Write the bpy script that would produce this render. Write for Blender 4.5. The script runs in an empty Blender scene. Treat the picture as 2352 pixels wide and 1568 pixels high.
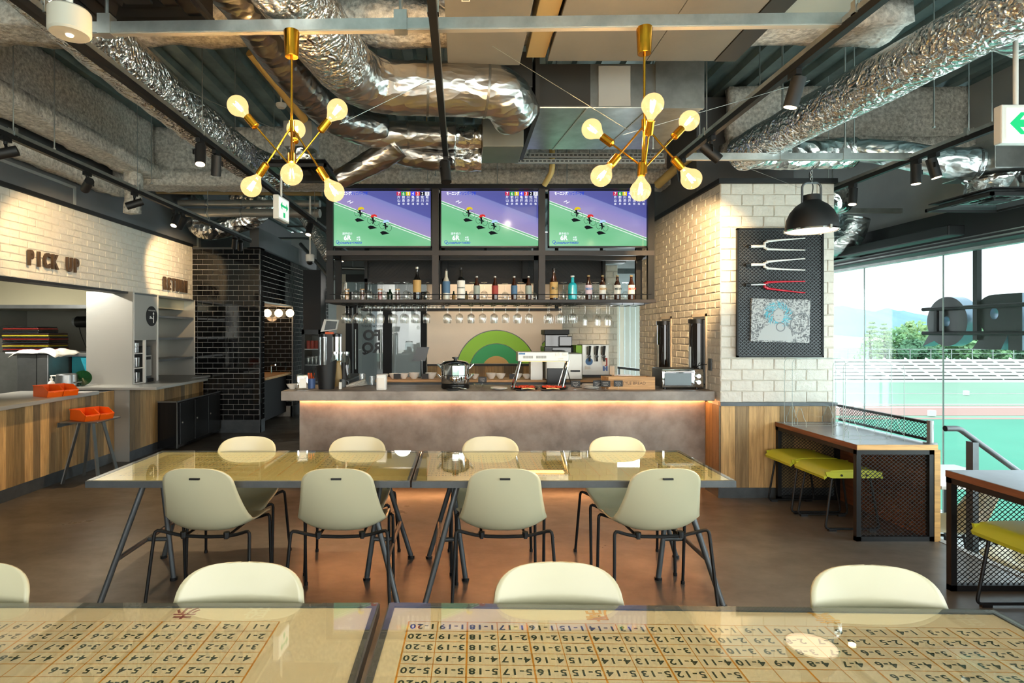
import bpy, bmesh, math, random
from mathutils import Vector, Matrix
random.seed(7)
R = math.radians
PI = math.pi
sc = bpy.context.scene
C = sc.collection

# ---------------------------------------------------------------- camera
F, CX, CY, H = 1307.0, 1060.0, 765.0, 1.57
cd = bpy.data.cameras.new('camera')
cam = bpy.data.objects.new('camera', cd); C.objects.link(cam)
cam.location = (0, 0, H); cam.rotation_euler = (PI/2, 0, 0)
cd.sensor_width = 36; cd.lens = F/2352*36
cd.shift_x = (1176-CX)/2352; cd.shift_y = (CY-784)/2352
cd.clip_start = .05; cd.clip_end = 4000
sc.camera = cam
def at(x, y, Y):
    return Vector(((x-CX)/F*Y, Y, H+(CY-y)/F*Y))
def X_(x, Y): return (x-CX)/F*Y
def Z_(y, Y): return H+(CY-y)/F*Y

# ---------------------------------------------------------------- light and exposure
sc.view_settings.view_transform = 'Standard'
sc.view_settings.look = 'None'
sc.view_settings.gamma = 1
sc.view_settings.use_curve_mapping = False
sc.view_settings.exposure = 0.78
w = bpy.data.worlds.new('sky'); sc.world = w; w.use_nodes = True
nt = w.node_tree; bg = nt.nodes['Background']
tc = nt.nodes.new('ShaderNodeTexCoord'); ns = nt.nodes.new('ShaderNodeTexNoise')
ns.inputs['Scale'].default_value = 2.2; ns.inputs['Detail'].default_value = 6
mp = nt.nodes.new('ShaderNodeMapping'); mp.inputs['Scale'].default_value = (1, 1, 3)
rp = nt.nodes.new('ShaderNodeValToRGB')
rp.color_ramp.elements[0].position = .35; rp.color_ramp.elements[0].color = (.66, .83, .92, 1)
rp.color_ramp.elements[1].position = .62; rp.color_ramp.elements[1].color = (.86, .92, .93, 1)
nt.links.new(tc.outputs['Generated'], mp.inputs[0]); nt.links.new(mp.outputs[0], ns.inputs['Vector'])
nt.links.new(ns.outputs['Fac'], rp.inputs[0]); nt.links.new(rp.outputs[0], bg.inputs[0])
bg.inputs[1].default_value = 1.6

def area(name, loc, rot, sx, sy, power, col):
    l = bpy.data.lights.new(name, 'AREA'); l.shape = 'RECTANGLE'; l.size = sx; l.size_y = sy
    l.energy = power; l.color = col
    o = bpy.data.objects.new(name, l); C.objects.link(o); o.location = loc; o.rotation_euler = rot
    return o
# added fill lights at the windows behind and beside the camera, boosting the daylight
area('fill_back_window', (0.2, -3.3, 1.9), (R(107), 0, 0), 8.2, 2.6, 185, (1, .96, .89))
area('fill_side_window', (5.05, .8, 1.2), (R(90), 0, R(90)), 8.0, 2.4, 165, (.84, .96, 1))
area('fill_far_window', (5.05, 12.2, 1.4), (R(90), 0, R(90)), 4.0, 2.2, 130, (.84, .96, 1))

def spot(name, loc, tgt, power, col=(1, .66, .33), ang=50, blend=.6, rad=.03, parent=None):
    l = bpy.data.lights.new(name, 'SPOT'); l.energy = power; l.color = col
    l.spot_size = R(ang); l.spot_blend = blend; l.shadow_soft_size = rad
    o = bpy.data.objects.new(name, l); C.objects.link(o); o.location = loc
    d = Vector(tgt)-Vector(loc)
    o.rotation_euler = d.to_track_quat('-Z', 'Y').to_euler()
    return o
def point(name, loc, power, col=(1, .62, .28), rad=.03):
    l = bpy.data.lights.new(name, 'POINT'); l.energy = power; l.color = col; l.shadow_soft_size = rad
    o = bpy.data.objects.new(name, l); C.objects.link(o); o.location = loc
    return o
cy = sc.cycles
cy.max_bounces = 6; cy.diffuse_bounces = 3; cy.glossy_bounces = 3; cy.transmission_bounces = 3
cy.transparent_max_bounces = 14; cy.use_adaptive_sampling = True; cy.adaptive_threshold = .2; cy.light_sampling_threshold = .04; cy.caustics_reflective = False; cy.caustics_refractive = False
cy.sample_clamp_indirect = 4; cy.blur_glossy = .5

# ---------------------------------------------------------------- materials
def srgb(h):
    h = h.lstrip('#'); v = [int(h[i:i+2], 16)/255 for i in (0, 2, 4)]
    return tuple(c/12.92 if c <= .04045 else ((c+.055)/1.055)**2.4 for c in v)
class Mat:
    def __init__(s, name):
        s.m = bpy.data.materials.new(name); s.m.use_nodes = True
        s.n = s.m.node_tree.nodes; s.l = s.m.node_tree.links
        s.b = s.n['Principled BSDF']
    def node(s, t, **k):
        n = s.n.new('ShaderNode'+t)
        for a, v in k.items():
            if a in n.inputs: n.inputs[a].default_value = v
            else: setattr(n, a, v)
        return n
    def coord(s, scale=(1, 1, 1), kind='Object', rnd=False):
        t = s.node('TexCoord'); m = s.node('Mapping'); m.inputs['Scale'].default_value = scale
        s.l.new(t.outputs[kind], m.inputs[0])
        if rnd:
            oi = s.node('ObjectInfo'); mu = s.node('Math', operation='MULTIPLY'); mu.inputs[1].default_value = 37
            s.l.new(oi.outputs['Random'], mu.inputs[0])
            cb = s.node('CombineXYZ'); 
            for i in range(3): s.l.new(mu.outputs[0], cb.inputs[i])
            s.l.new(cb.outputs[0], m.inputs['Location'])
        return m.outputs[0]
def M(name, col, rough=.5, metal=0., var=None, bump=None, emit=0., coat=0., spec=None, scale=(1, 1, 1), alpha=1, rnd=False, roughvar=None, col2=None):
    """var=(noise scale, amount), bump=(noise scale, strength, detail)"""
    if isinstance(col, str): col = srgb(col)
    k = Mat(name); b = k.b
    b.inputs['Base Color'].default_value = (*col, 1); b.inputs['Roughness'].default_value = rough
    b.inputs['Metallic'].default_value = metal
    if coat: b.inputs['Coat Weight'].default_value = coat; b.inputs['Coat Roughness'].default_value = .05
    if spec is not None: b.inputs['Specular IOR Level'].default_value = spec
    if emit: b.inputs['Emission Color'].default_value = (*col, 1); b.inputs['Emission Strength'].default_value = emit
    if var:
        v = k.coord(scale, rnd=rnd); n = k.node('TexNoise', Scale=var[0], Detail=6., Roughness=.62)
        k.l.new(v, n.inputs['Vector'])
        r = k.node('ValToRGB'); a = var[1]
        c2 = srgb(col2) if isinstance(col2, str) else col2
        lo = tuple(max(0, c*(1-a)) for c in col) if c2 is None else c2
        hi = tuple(min(1, c*(1+a)) for c in col) if c2 is None else col
        r.color_ramp.elements[0].position = .36; r.color_ramp.elements[0].color = (*lo, 1)
        r.color_ramp.elements[1].position = .64; r.color_ramp.elements[1].color = (*hi, 1)
        k.l.new(n.outputs['Fac'], r.inputs[0]); k.l.new(r.outputs[0], b.inputs['Base Color'])
        if roughvar:
            mr = k.node('MapRange'); mr.inputs['To Min'].default_value = roughvar[0]; mr.inputs['To Max'].default_value = roughvar[1]
            mr.inputs['From Min'].default_value = .3; mr.inputs['From Max'].default_value = .7
            k.l.new(n.outputs['Fac'], mr.inputs['Value']); k.l.new(mr.outputs[0], b.inputs['Roughness'])
    if bump:
        v = k.coord(scale, rnd=rnd); n = k.node('TexNoise', Scale=bump[0], Detail=bump[2] if len(bump) > 2 else 3.)
        bn = k.node('Bump', Strength=bump[1]); bn.inputs['Distance'].default_value = .02
        k.l.new(v, n.inputs['Vector']); k.l.new(n.outputs['Fac'], bn.inputs['Height'])
        k.l.new(bn.outputs[0], b.inputs['Normal'])
    return k.m
def glassy(name, tint=(1, 1, 1), ior=1.45, rough=.01, refl=1., dens=0.):
    """thin clear sheet: transparent with a fresnel reflection"""
    k = Mat(name); k.n.remove(k.b); out = k.n['Material Output']
    tr = k.node('BsdfTransparent'); tr.inputs[0].default_value = (*tint, 1)
    gl = k.node('BsdfGlossy', Roughness=rough); gl.inputs[0].default_value = (1, 1, 1, 1)
    fr = k.node('Fresnel', IOR=ior); mu = k.node('Math', operation='MULTIPLY_ADD'); mu.inputs[1].default_value = refl; mu.inputs[2].default_value = dens
    ge = k.node('NewGeometry'); io = k.node('MapRange'); io.inputs['To Min'].default_value = ior; io.inputs['To Max'].default_value = 1/ior
    k.l.new(ge.outputs['Backfacing'], io.inputs['Value']); k.l.new(io.outputs[0], fr.inputs['IOR'])
    mx = k.node('MixShader')
    k.l.new(fr.outputs[0], mu.inputs[0]); k.l.new(mu.outputs[0], mx.inputs[0])
    k.l.new(tr.outputs[0], mx.inputs[1]); k.l.new(gl.outputs[0], mx.inputs[2]); k.l.new(mx.outputs[0], out.inputs[0])
    return k.m
def emis(name, col, s):
    if isinstance(col, str): col = srgb(col)
    k = Mat(name); k.n.remove(k.b); e = k.node('Emission', Strength=s); e.inputs[0].default_value = (*col, 1)
    k.l.new(e.outputs[0], k.n['Material Output'].inputs[0]); return k.m
def wood(name, tones, axis=2, rough=.55):
    """per-board tone by object random, long grain on the given axis"""
    k = Mat(name); b = k.b; oi = k.node('ObjectInfo')
    r = k.node('ValToRGB'); r.color_ramp.interpolation = 'LINEAR'
    els = r.color_ramp.elements
    for i, t in enumerate(tones):
        p = i/(len(tones)-1)
        e = els[0] if i == 0 else (els[-1] if i == len(tones)-1 else els.new(p))
        e.position = p; e.color = (*srgb(t), 1)
    k.l.new(oi.outputs['Random'], r.inputs[0])
    s = [22, 22, 22]; s[axis] = 1.6
    v = k.coord(tuple(s), rnd=True); n = k.node('TexNoise', Scale=1.6, Detail=7., Roughness=.65, Distortion=.6); k.l.new(v, n.inputs['Vector'])
    r2 = k.node('ValToRGB'); r2.color_ramp.elements[0].position = .3; r2.color_ramp.elements[0].color = (.55, .52, .48, 1)
    r2.color_ramp.elements[1].position = .62; r2.color_ramp.elements[1].color = (1.05, 1.03, 1., 1)
    k.l.new(n.outputs['Fac'], r2.inputs[0])
    mx = k.node('MixRGB', blend_type='MULTIPLY'); mx.inputs[0].default_value = 1
    k.l.new(r.outputs[0], mx.inputs[1]); k.l.new(r2.outputs[0], mx.inputs[2]); k.l.new(mx.outputs[0], b.inputs['Base Color'])
    b.inputs['Roughness'].default_value = rough
    bn = k.node('Bump', Strength=.15); bn.inputs['Distance'].default_value = .004
    k.l.new(n.outputs['Fac'], bn.inputs['Height']); k.l.new(bn.outputs[0], b.inputs['Normal'])
    return k.m
def foil(name, col=(.82, .82, .80), rough=.2, sc1=16, st=.9, st2=.5, stretch=(1, 1, 1)):
    k = Mat(name); b = k.b
    b.inputs['Base Color'].default_value = (*col, 1); b.inputs['Metallic'].default_value = 1; b.inputs['Roughness'].default_value = rough
    v = k.coord(stretch)
    d = k.node('TexNoise', Scale=sc1*.35, Detail=3.); k.l.new(v, d.inputs['Vector'])
    ad = k.node('MixRGB', blend_type='ADD'); ad.inputs[0].default_value = .25
    k.l.new(v, ad.inputs[1]); k.l.new(d.outputs['Color'], ad.inputs[2])
    vo = k.node('TexVoronoi', Scale=sc1); vo.feature = 'F1'; k.l.new(ad.outputs[0], vo.inputs['Vector'])
    n2 = k.node('TexNoise', Scale=sc1*3, Detail=4.); k.l.new(v, n2.inputs['Vector'])
    b1 = k.node('Bump', Strength=st); b1.inputs['Distance'].default_value = .03
    b2 = k.node('Bump', Strength=st2); b2.inputs['Distance'].default_value = .008
    k.l.new(vo.outputs['Distance'], b1.inputs['Height']); k.l.new(n2.outputs['Fac'], b2.inputs['Height'])
    k.l.new(b1.outputs[0], b2.inputs['Normal']); k.l.new(b2.outputs[0], b.inputs['Normal'])
    return k.m

m = {}
k = Mat('floor_concrete'); v = k.coord((1, 1.5, 1))
n1 = k.node('TexNoise', Scale=.9, Detail=8., Roughness=.6, Distortion=.4); n2 = k.node('TexNoise', Scale=5., Detail=6., Roughness=.7); k.l.new(v, n1.inputs['Vector']); k.l.new(v, n2.inputs['Vector'])
mx = k.node('MixRGB'); mx.inputs[0].default_value = .35; k.l.new(n1.outputs['Fac'], mx.inputs[1]); k.l.new(n2.outputs['Fac'], mx.inputs[2])
r = k.node('ValToRGB'); r.color_ramp.elements[0].position = .3; r.color_ramp.elements[0].color = (*srgb('#40382f'), 1); r.color_ramp.elements[1].position = .7; r.color_ramp.elements[1].color = (*srgb('#6c655b'), 1)
k.l.new(mx.outputs[0], r.inputs[0]); k.l.new(r.outputs[0], k.b.inputs['Base Color'])
mr = k.node('MapRange'); mr.inputs['From Min'].default_value = .35; mr.inputs['From Max'].default_value = .65; mr.inputs['To Min'].default_value = .42; mr.inputs['To Max'].default_value = .26
k.l.new(mx.outputs[0], mr.inputs['Value']); k.l.new(mr.outputs[0], k.b.inputs['Roughness']); m['floor'] = k.m
m['floor_low'] = M('lower_floor', '#b9bab4', .3, var=(2, .1))
m['deck'] = M('deck_steel', '#7f9292', .42, .7, var=(3, .2))
m['spray'] = M('sprayed_insulation', '#efeae0', .95, var=(30, .3), bump=(24, 1., 6), col2='#b3aea4')
m['grey_wall'] = M('grey_paint', '#66686a', .7, var=(2, .06))
m['grey_light'] = M('pale_grey_paint', '#9a9d9b', .7, var=(2, .05))
m['cream_wall'] = M('cream_paint', '#dccdb8', .6, var=(1.5, .03))
m['brick_w'] = M('white_brick', '#d4cfc3', .7, var=(14, .05), bump=(26, .5, 5), rnd=True)
m['mortar_w'] = M('white_mortar', '#d6d0c3', .85, bump=(40, .3))
m['tile_b'] = M('black_tile', '#0b0b0c', .07, var=(6, .2), rnd=True, bump=(5, .05))
m['grout'] = M('grey_grout', '#c4c0b8', .85)
m['black'] = M('black_metal', '#101112', .5, .1, spec=.35)
m['black_m'] = M('black_matte', '#0d0d0e', .55)
m['black_p'] = M('black_plastic', '#101112', .3)
m['brown_m'] = M('bronze_steel', '#2a2422', .5, .1)
m['dgrey'] = M('dark_grey_metal', '#54585a', .42, .5, var=(9, .12))
m['concrete'] = M('counter_concrete', '#a39a90', .48, var=(2.6, .2), bump=(12, .05), col2='#7b7168')
m['plank'] = wood('oak_planks', ['#86704b', '#d0a76a', '#a58458', '#75644a', '#d9b276', '#b08a5a'])
m['oak'] = wood('light_oak', ['#d3a566', '#c89a58'], 0)
m['brown_w'] = wood('brown_desk_edge', ['#8a5638', '#7d4c30'], 1)
m['desk_top'] = M('grey_laminate', '#7d8084', .22, var=(8, .05))
m['boxwood'] = wood('pine_box', ['#c99b68', '#d1a673'], 0)
m['steel'] = M('brushed_steel', '#b8b6ae', .36, .6, bump=(6, .05), scale=(1, 1, 40))
m['steel_d'] = M('dull_steel', '#8b8d8c', .34, .9, var=(4, .1))
m['chrome'] = M('polished_steel', '#d8d8d5', .06, 1.)
m['galv'] = M('galvanised', '#b5bab8', .33, .9, var=(7, .15), bump=(3, .05))
m['galv_d'] = M('galvanised_dark', '#6f7068', .45, .6, var=(3, .1))
m['board'] = M('duct_board', '#77736a', .62, var=(2, .06))
m['board_l'] = M('pale_duct_board', '#a7aea6', .55, .2)
m['board_d'] = M('dark_duct_board', '#2b2a27', .5)
m['tan'] = M('tan_strip', '#a08a5d', .5)
m['foil'] = foil('foil_duct', sc1=22, st=.8, st2=.35, rough=.24)
m['foil2'] = foil('crumpled_foil', sc1=10, st=1., st2=.55, rough=.2)
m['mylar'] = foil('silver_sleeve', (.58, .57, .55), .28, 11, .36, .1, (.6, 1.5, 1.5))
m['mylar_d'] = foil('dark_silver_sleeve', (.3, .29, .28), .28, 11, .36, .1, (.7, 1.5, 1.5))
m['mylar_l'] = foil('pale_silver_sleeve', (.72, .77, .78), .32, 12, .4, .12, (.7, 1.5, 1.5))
m['shell'] = M('cream_shell', '#c2be9e', .3, coat=.12)
m['lime'] = M('lime_seat', '#b7bb2f', .4)
m['lime_s'] = M('lime_shell', '#b9bb35', .25)
m['tabletop'] = M('ivory_board', '#ebddc6', .5)
m['tabletop_refl'] = M('board_reflection_tint', '#d6c68c', .5)  # middle tables: their reflections painted into the board as a yellower tone
m['print_o'] = M('orange_ink', '#e0961c', .5)
m['print_k'] = M('dark_green_ink', '#1e3428', .5)
m['print_r'] = M('crimson_ink', '#8c1f28', .5)
m['print_y'] = M('yellow_ink', '#e5a92b', .5)
m['print_w'] = M('pale_ink', '#f2ead8', .5)
m['glass'] = glassy('sheet_glass', (.97, .99, .98), 1.45, .008)
m['table_glass'] = glassy('table_glass', (.96, .98, .93), 1.6, .006, 1.1, .01)
m['glass_pane'] = glassy('facade_glass', (.96, .985, .985), 1.3, .005, .7)
m['glass_edge'] = M('glass_edge', '#b5c4c0', .1, spec=.6)
m['acrylic'] = glassy('acrylic', (.985, .992, .992), 1.25, .01, .3, .0)
m['ware'] = glassy('glassware', (.97, .97, .96), 1.55, .02, 1.1, .035)
m['bulb'] = glassy('bulb_glass', (1, .93, .8), 1.45, .02, .7, .02)
k_ = m['bulb'].node_tree; _o = k_.nodes['Material Output']; _p = _o.inputs[0].links[0].from_socket
_e = k_.nodes.new('ShaderNodeEmission'); _e.inputs[0].default_value = (1, .62, .26, 1); _e.inputs[1].default_value = 1.5
_x = k_.nodes.new('ShaderNodeMixShader'); _x.inputs[0].default_value = .34
k_.links.new(_p, _x.inputs[1]); k_.links.new(_e.outputs[0], _x.inputs[2]); k_.links.new(_x.outputs[0], _o.inputs[0])
m['brown_glass'] = M('brown_glass', '#3a1a08', .08, coat=.5)
m['dark_glass'] = M('dark_glass', '#100c0a', .06, coat=.5)
m['green_glass'] = M('green_glass', '#12331a', .08, coat=.5)
m['clear_fill'] = M('pale_bottle', '#b9b4a4', .1, coat=.5)
m['cyan_glass'] = M('turquoise_glass', '#1fb2bf', .12, coat=.5)
m['brass'] = M('brass', '#d99a2b', .2, 1.)
m['filament'] = emis('filament', (1, .72, .38), 14)
m['lens_on'] = emis('lit_lens', (1, .7, .4), 10)
m['led'] = emis('led_strip', (1, .40, .13), 62); m['led_low'] = emis('led_strip_low', (1, .42, .15), 13)
m['lamp_in'] = emis('lamp_diffuser', (1, .78, .55), 1.6)
m['globe'] = emis('globe_glow', (1, .72, .42), 3.)
m['white'] = M('white_plastic', '#e6e4dd', .35)
m['ivory_p'] = M('ivory_plastic', '#c9c4b4', .4)
m['white_p'] = M('white_paper', '#f0ece2', .7)
m['porcelain'] = M('porcelain', '#e8e4da', .15, coat=.4)
m['orange'] = M('orange_plastic', '#f2610c', .35)
m['red'] = M('red_paint', '#c21626', .25)
m['red_food'] = M('tomato_topping', '#c7391c', .35, var=(60, .5), bump=(60, .6))
m['green'] = M('green_print', '#1f9d55', .5)
m['lime_p'] = M('lime_print', '#8cc427', .5)
m['pink'] = M('pink_plastic', '#d3567c', .4)
m['blue'] = M('blue_plastic', '#4f6ea8', .4)
m['teal'] = M('teal_bag', '#1c7f90', .45, bump=(12, .5))
m['cloth'] = M('white_cloth', '#e2ddd0', .9, bump=(60, .3))
m['chalk'] = M('chalkboard', '#2a2b2d', .6)
m['paper_label'] = M('paper_label', '#e8e0d2', .6)
m['kraft'] = M('kraft_label', '#c6a061', .6)
m['pipe_y'] = M('yellowed_pipe', '#c2a96a', .5)
m['exit_w'] = M('exit_panel', '#eef3ee', .4, emit=.35)
m['exit_g'] = M('exit_green', '#12a865', .4, emit=.5)
m['dark_room'] = M('dark_recess', '#0f0f10', .6)
m['kitchen_w'] = M('kitchen_wall', '#8d8b80', .6)

# ---------------------------------------------------------------- mesh helpers
class MB:
    def __init__(s): s.v = []; s.f = []
    def add(s, vs, fs):
        o = len(s.v); s.v += [tuple(v) for v in vs]; s.f += [tuple(i+o for i in f) for f in fs]; return s
    def box(s, a, b):
        x0, y0, z0 = [min(p, q) for p, q in zip(a, b)]; x1, y1, z1 = [max(p, q) for p, q in zip(a, b)]
        return s.add([(x0, y0, z0), (x1, y0, z0), (x1, y1, z0), (x0, y1, z0), (x0, y0, z1), (x1, y0, z1), (x1, y1, z1), (x0, y1, z1)],
                     [(0, 3, 2, 1), (4, 5, 6, 7), (0, 1, 5, 4), (1, 2, 6, 5), (2, 3, 7, 6), (3, 0, 4, 7)])
    def bbox(s, a, b, e=.006):
        """box with chamfered edges"""
        x0, y0, z0 = [min(p, q) for p, q in zip(a, b)]; x1, y1, z1 = [max(p, q) for p, q in zip(a, b)]
        e = min(e, (x1-x0)*.45, (y1-y0)*.45, (z1-z0)*.45)
        bm = bmesh.new(); bmesh.ops.create_cube(bm, size=1)
        for v in bm.verts:
            v.co = ((x0+x1)/2+v.co.x*(x1-x0), (y0+y1)/2+v.co.y*(y1-y0), (z0+z1)/2+v.co.z*(z1-z0))
        bmesh.ops.bevel(bm, geom=bm.edges[:], offset=e, segments=2, affect='EDGES', profile=.5)
        bm.verts.index_update(); s.add([v.co[:] for v in bm.verts], [[v.index for v in f.verts] for f in bm.faces]); bm.free(); return s
    def obox(s, p, q, w, h, up=(0, 0, 1)):
        """bar from p to q, w wide (sideways) and h high"""
        p = Vector(p); q = Vector(q); d = (q-p).normalized(); u = Vector(up)
        r = d.cross(u)
        if r.length < 1e-4: r = d.cross(Vector((1, 0, 0)))
        r.normalize(); u = r.cross(d)
        vs = []
        for c in (p, q):
            for a, b in ((-1, -1), (1, -1), (1, 1), (-1, 1)): vs.append(c+r*a*w/2+u*b*h/2)
        return s.add(vs, [(0, 1, 2, 3), (7, 6, 5, 4), (0, 4, 5, 1), (1, 5, 6, 2), (2, 6, 7, 3), (3, 7, 4, 0)])
    def cyl(s, p, q, r0, r1=None, n=14, caps=True):
        r1 = r0 if r1 is None else r1
        p = Vector(p); q = Vector(q); d = (q-p).normalized()
        a = d.orthogonal().normalized(); b = d.cross(a); vs = []
        for c, r in ((p, r0), (q, r1)):
            for i in range(n):
                t = 2*PI*i/n; vs.append(c+a*math.cos(t)*r+b*math.sin(t)*r)
        fs = [(i, (i+1) % n, n+(i+1) % n, n+i) for i in range(n)]
        if caps: fs += [tuple(range(n))[::-1], tuple(range(n, 2*n))]
        return s.add(vs, fs)
    def tube(s, pts, r, n=10, caps=True, round_=0, rfun=None):
        pts = [Vector(p) for p in pts]
        if round_: pts = smooth_path(pts, round_)
        T = []
        for i in range(len(pts)):
            a = pts[max(0, i-1)]; b = pts[min(len(pts)-1, i+1)]; T.append((b-a).normalized())
        nrm = T[0].orthogonal().normalized(); vs = []
        for i, p in enumerate(pts):
            nrm = (nrm-T[i]*nrm.dot(T[i])).normalized(); bn = T[i].cross(nrm)
            rr = r(i/(len(pts)-1)) if callable(r) else r
            for k in range(n):
                t = 2*PI*k/n; q = rr*(rfun(i, t) if rfun else 1)
                vs.append(p+nrm*math.cos(t)*q+bn*math.sin(t)*q)
        fs = []
        for i in range(len(pts)-1):
            for k in range(n):
                fs.append((i*n+k, i*n+(k+1) % n, (i+1)*n+(k+1) % n, (i+1)*n+k))
        if caps: fs += [tuple(range(n))[::-1], tuple(range((len(pts)-1)*n, len(pts)*n))]
        return s.add(vs, fs)
    def lathe(s, prof, c=(0, 0, 0), n=20, axis=None):
        """prof: (radius, height) list"""
        c = Vector(c); ax = Vector(axis or (0, 0, 1)).normalized(); q = Vector((0, 0, 1)).rotation_difference(ax)
        vs = []
        for r, z in prof:
            for i in range(n):
                t = 2*PI*i/n; vs.append(c+q @ Vector((math.cos(t)*r, math.sin(t)*r, z)))
        fs = [(j*n+i, j*n+(i+1) % n, (j+1)*n+(i+1) % n, (j+1)*n+i) for j in range(len(prof)-1) for i in range(n)]
        if prof[0][0] > 1e-5: fs.append(tuple(range(n))[::-1])
        if prof[-1][0] > 1e-5: fs.append(tuple(range((len(prof)-1)*n, len(prof)*n)))
        return s.add(vs, fs)
    def shell(s, prof, c=(0, 0, 0), n=20, axis=None):
        c = Vector(c); ax = Vector(axis or (0, 0, 1)).normalized(); q = Vector((0, 0, 1)).rotation_difference(ax); vs = []
        for r, z in prof:
            for i in range(n):
                t = 2*PI*i/n; vs.append(c+q @ Vector((math.cos(t)*r, math.sin(t)*r, z)))
        return s.add(vs, [(j*n+i, j*n+(i+1) % n, (j+1)*n+(i+1) % n, (j+1)*n+i) for j in range(len(prof)-1) for i in range(n)])
    def prism(s, poly, o, u, v, d):
        """polygon (2D) in the plane o,u,v extruded along d"""
        o = Vector(o); u = Vector(u); v = Vector(v); d = Vector(d); n = len(poly)
        a = [o+u*p[0]+v*p[1] for p in poly]; b = [q+d for q in a]
        return s.add(a+b, [tuple(range(n)), tuple(range(2*n-1, n-1, -1))]+[(i, i+n, (i+1) % n+n, (i+1) % n) for i in range(n)])
    def sphere(s, c, r, n=14, m_=9, sz=1):
        return s.lathe([(max(1e-6, r*math.sin(PI*i/m_)), -r*sz*math.cos(PI*i/m_)) for i in range(m_+1)], c, n)
    def xf(s, M4):
        s.v = [tuple(M4 @ Vector(v)) for v in s.v]; return s
    def mesh(s, name, mat, smooth=False, org=(0, 0, 0)):
        me = bpy.data.meshes.new(name)
        me.from_pydata([(v[0]-org[0], v[1]-org[1], v[2]-org[2]) for v in s.v], [], s.f)
        me.materials.append(m[mat] if isinstance(mat, str) else mat)
        bm = bmesh.new(); bm.from_mesh(me); bmesh.ops.recalc_face_normals(bm, faces=bm.faces); bm.to_mesh(me); bm.free()
        if smooth:
            me.polygons.foreach_set('use_smooth', [True]*len(me.polygons))
            if smooth != 2: me.set_sharp_from_angle(angle=R(38))
        me.update(); return me
def smooth_path(pts, k):
    """Catmull-Rom through the points, k samples per span"""
    out = []; n = len(pts)
    for i in range(n-1):
        p0 = pts[max(0, i-1)]; p1 = pts[i]; p2 = pts[i+1]; p3 = pts[min(n-1, i+2)]
        for j in range(k):
            t = j/k
            out.append(.5*((2*p1)+(p2-p0)*t+(2*p0-5*p1+4*p2-p3)*t*t+(3*p1-p0-3*p2+p3)*t**3))
    out.append(pts[-1]); return out
def bend(pts, r=.03, k=4):
    """polyline with its corners rounded"""
    pts = [Vector(p) for p in pts]; out = [pts[0]]
    for i in range(1, len(pts)-1):
        a, b, c = pts[i-1], pts[i], pts[i+1]
        d1 = (a-b); d2 = (c-b); q = min(r, d1.length*.45, d2.length*.45)
        s = b+d1.normalized()*q; e = b+d2.normalized()*q
        for j in range(k+1):
            t = j/k; out.append((1-t)**2*s+2*t*(1-t)*b+t*t*e)
    out.append(pts[-1]); return out
def wloc(o):
    v = Vector((0, 0, 0))
    while o: v += o.location; o = o.parent
    return v
def tag(o, label=None, cat=None, group=None, kind=None):
    if label: o['label'] = label
    if cat: o['category'] = cat
    if group: o['group'] = group
    if kind: o['kind'] = kind
    return o
def thing(name, label, cat, loc=(0, 0, 0), rz=0, group=None, kind=None):
    o = bpy.data.objects.new(name, None); C.objects.link(o); o.empty_display_size = .1
    o.location = loc; o.rotation_euler = (0, 0, rz)
    return tag(o, label, cat, group, kind)
def part(name, mb, mat, parent, smooth=False, w=False, kind=None, label=None):
    """child mesh; w=True when the vertices are in world coordinates"""
    me = mb.mesh(name, mat, smooth, wloc(parent) if w else (0, 0, 0))
    o = bpy.data.objects.new(name, me); C.objects.link(o); o.parent = parent
    return tag(o, label, None, None, kind)
def solo(name, mb, mat, label=None, cat=None, group=None, kind=None, smooth=False):
    """top-level mesh thing, vertices in world coordinates"""
    xs = [v[0] for v in mb.v]; ys = [v[1] for v in mb.v]; zs = [v[2] for v in mb.v]
    org = ((min(xs)+max(xs))/2, (min(ys)+max(ys))/2, min(zs))
    o = bpy.data.objects.new(name, mb.mesh(name, mat, smooth, org)); C.objects.link(o); o.location = org
    return tag(o, label, cat, group, kind)
def struct(name, mb, mat, smooth=False, parent=None):
    o = bpy.data.objects.new(name, mb.mesh(name, mat, smooth)); C.objects.link(o)
    o['kind'] = 'structure'
    if parent: o.parent = parent
    return o
def dup(root, loc, rz=0, label=None, group=None, scale=None):
    r = root.copy(); C.objects.link(r); r.location = loc; r.rotation_euler = (0, 0, rz)
    if scale: r.scale = (scale,)*3
    if label: r['label'] = label
    if group: r['group'] = group
    for ch in root.children:
        c = ch.copy(); C.objects.link(c); c.parent = r
        for g in ch.children:
            d = g.copy(); C.objects.link(d); d.parent = c
    return r
# text: queued, then converted to meshes in one pass at the end
TEXTS = []
def text(body, name, mat, parent, loc, rot, size, ext=.0, off=0., w=True, sx=1., label=None, align='CENTER', shear=0, top=None):
    cu = bpy.data.curves.new(name, 'FONT'); cu.body = body; cu.size = size; cu.extrude = ext; cu.offset = off
    cu.align_x = align; cu.align_y = 'CENTER'; cu.resolution_u = 3; cu.shear = shear
    o = bpy.data.objects.new(name+'_curve', cu); C.objects.link(o)
    TEXTS.append((o, name, mat, parent, Vector(loc), rot, w, sx, label, top))
def flush_texts():
    bpy.context.view_layer.update(); dg = bpy.context.evaluated_depsgraph_get()
    for o, name, mat, parent, loc, rot, w_, sx, label, top in TEXTS:
        me = bpy.data.meshes.new_from_object(o.evaluated_get(dg)); me.name = name
        me.materials.clear(); me.materials.append(m[mat])
        q = bpy.data.objects.new(name, me); C.objects.link(q); q.parent = parent
        q.location = loc-(wloc(parent) if w_ else Vector((0, 0, 0))); q.rotation_euler = rot; q.scale = (sx, 1, 1)
        if label and parent: q['label'] = label
        if top: tag(q, *top)
    for t in TEXTS:
        cu = t[0].data; bpy.data.objects.remove(t[0]); bpy.data.curves.remove(cu)
    TEXTS.clear()
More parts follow.
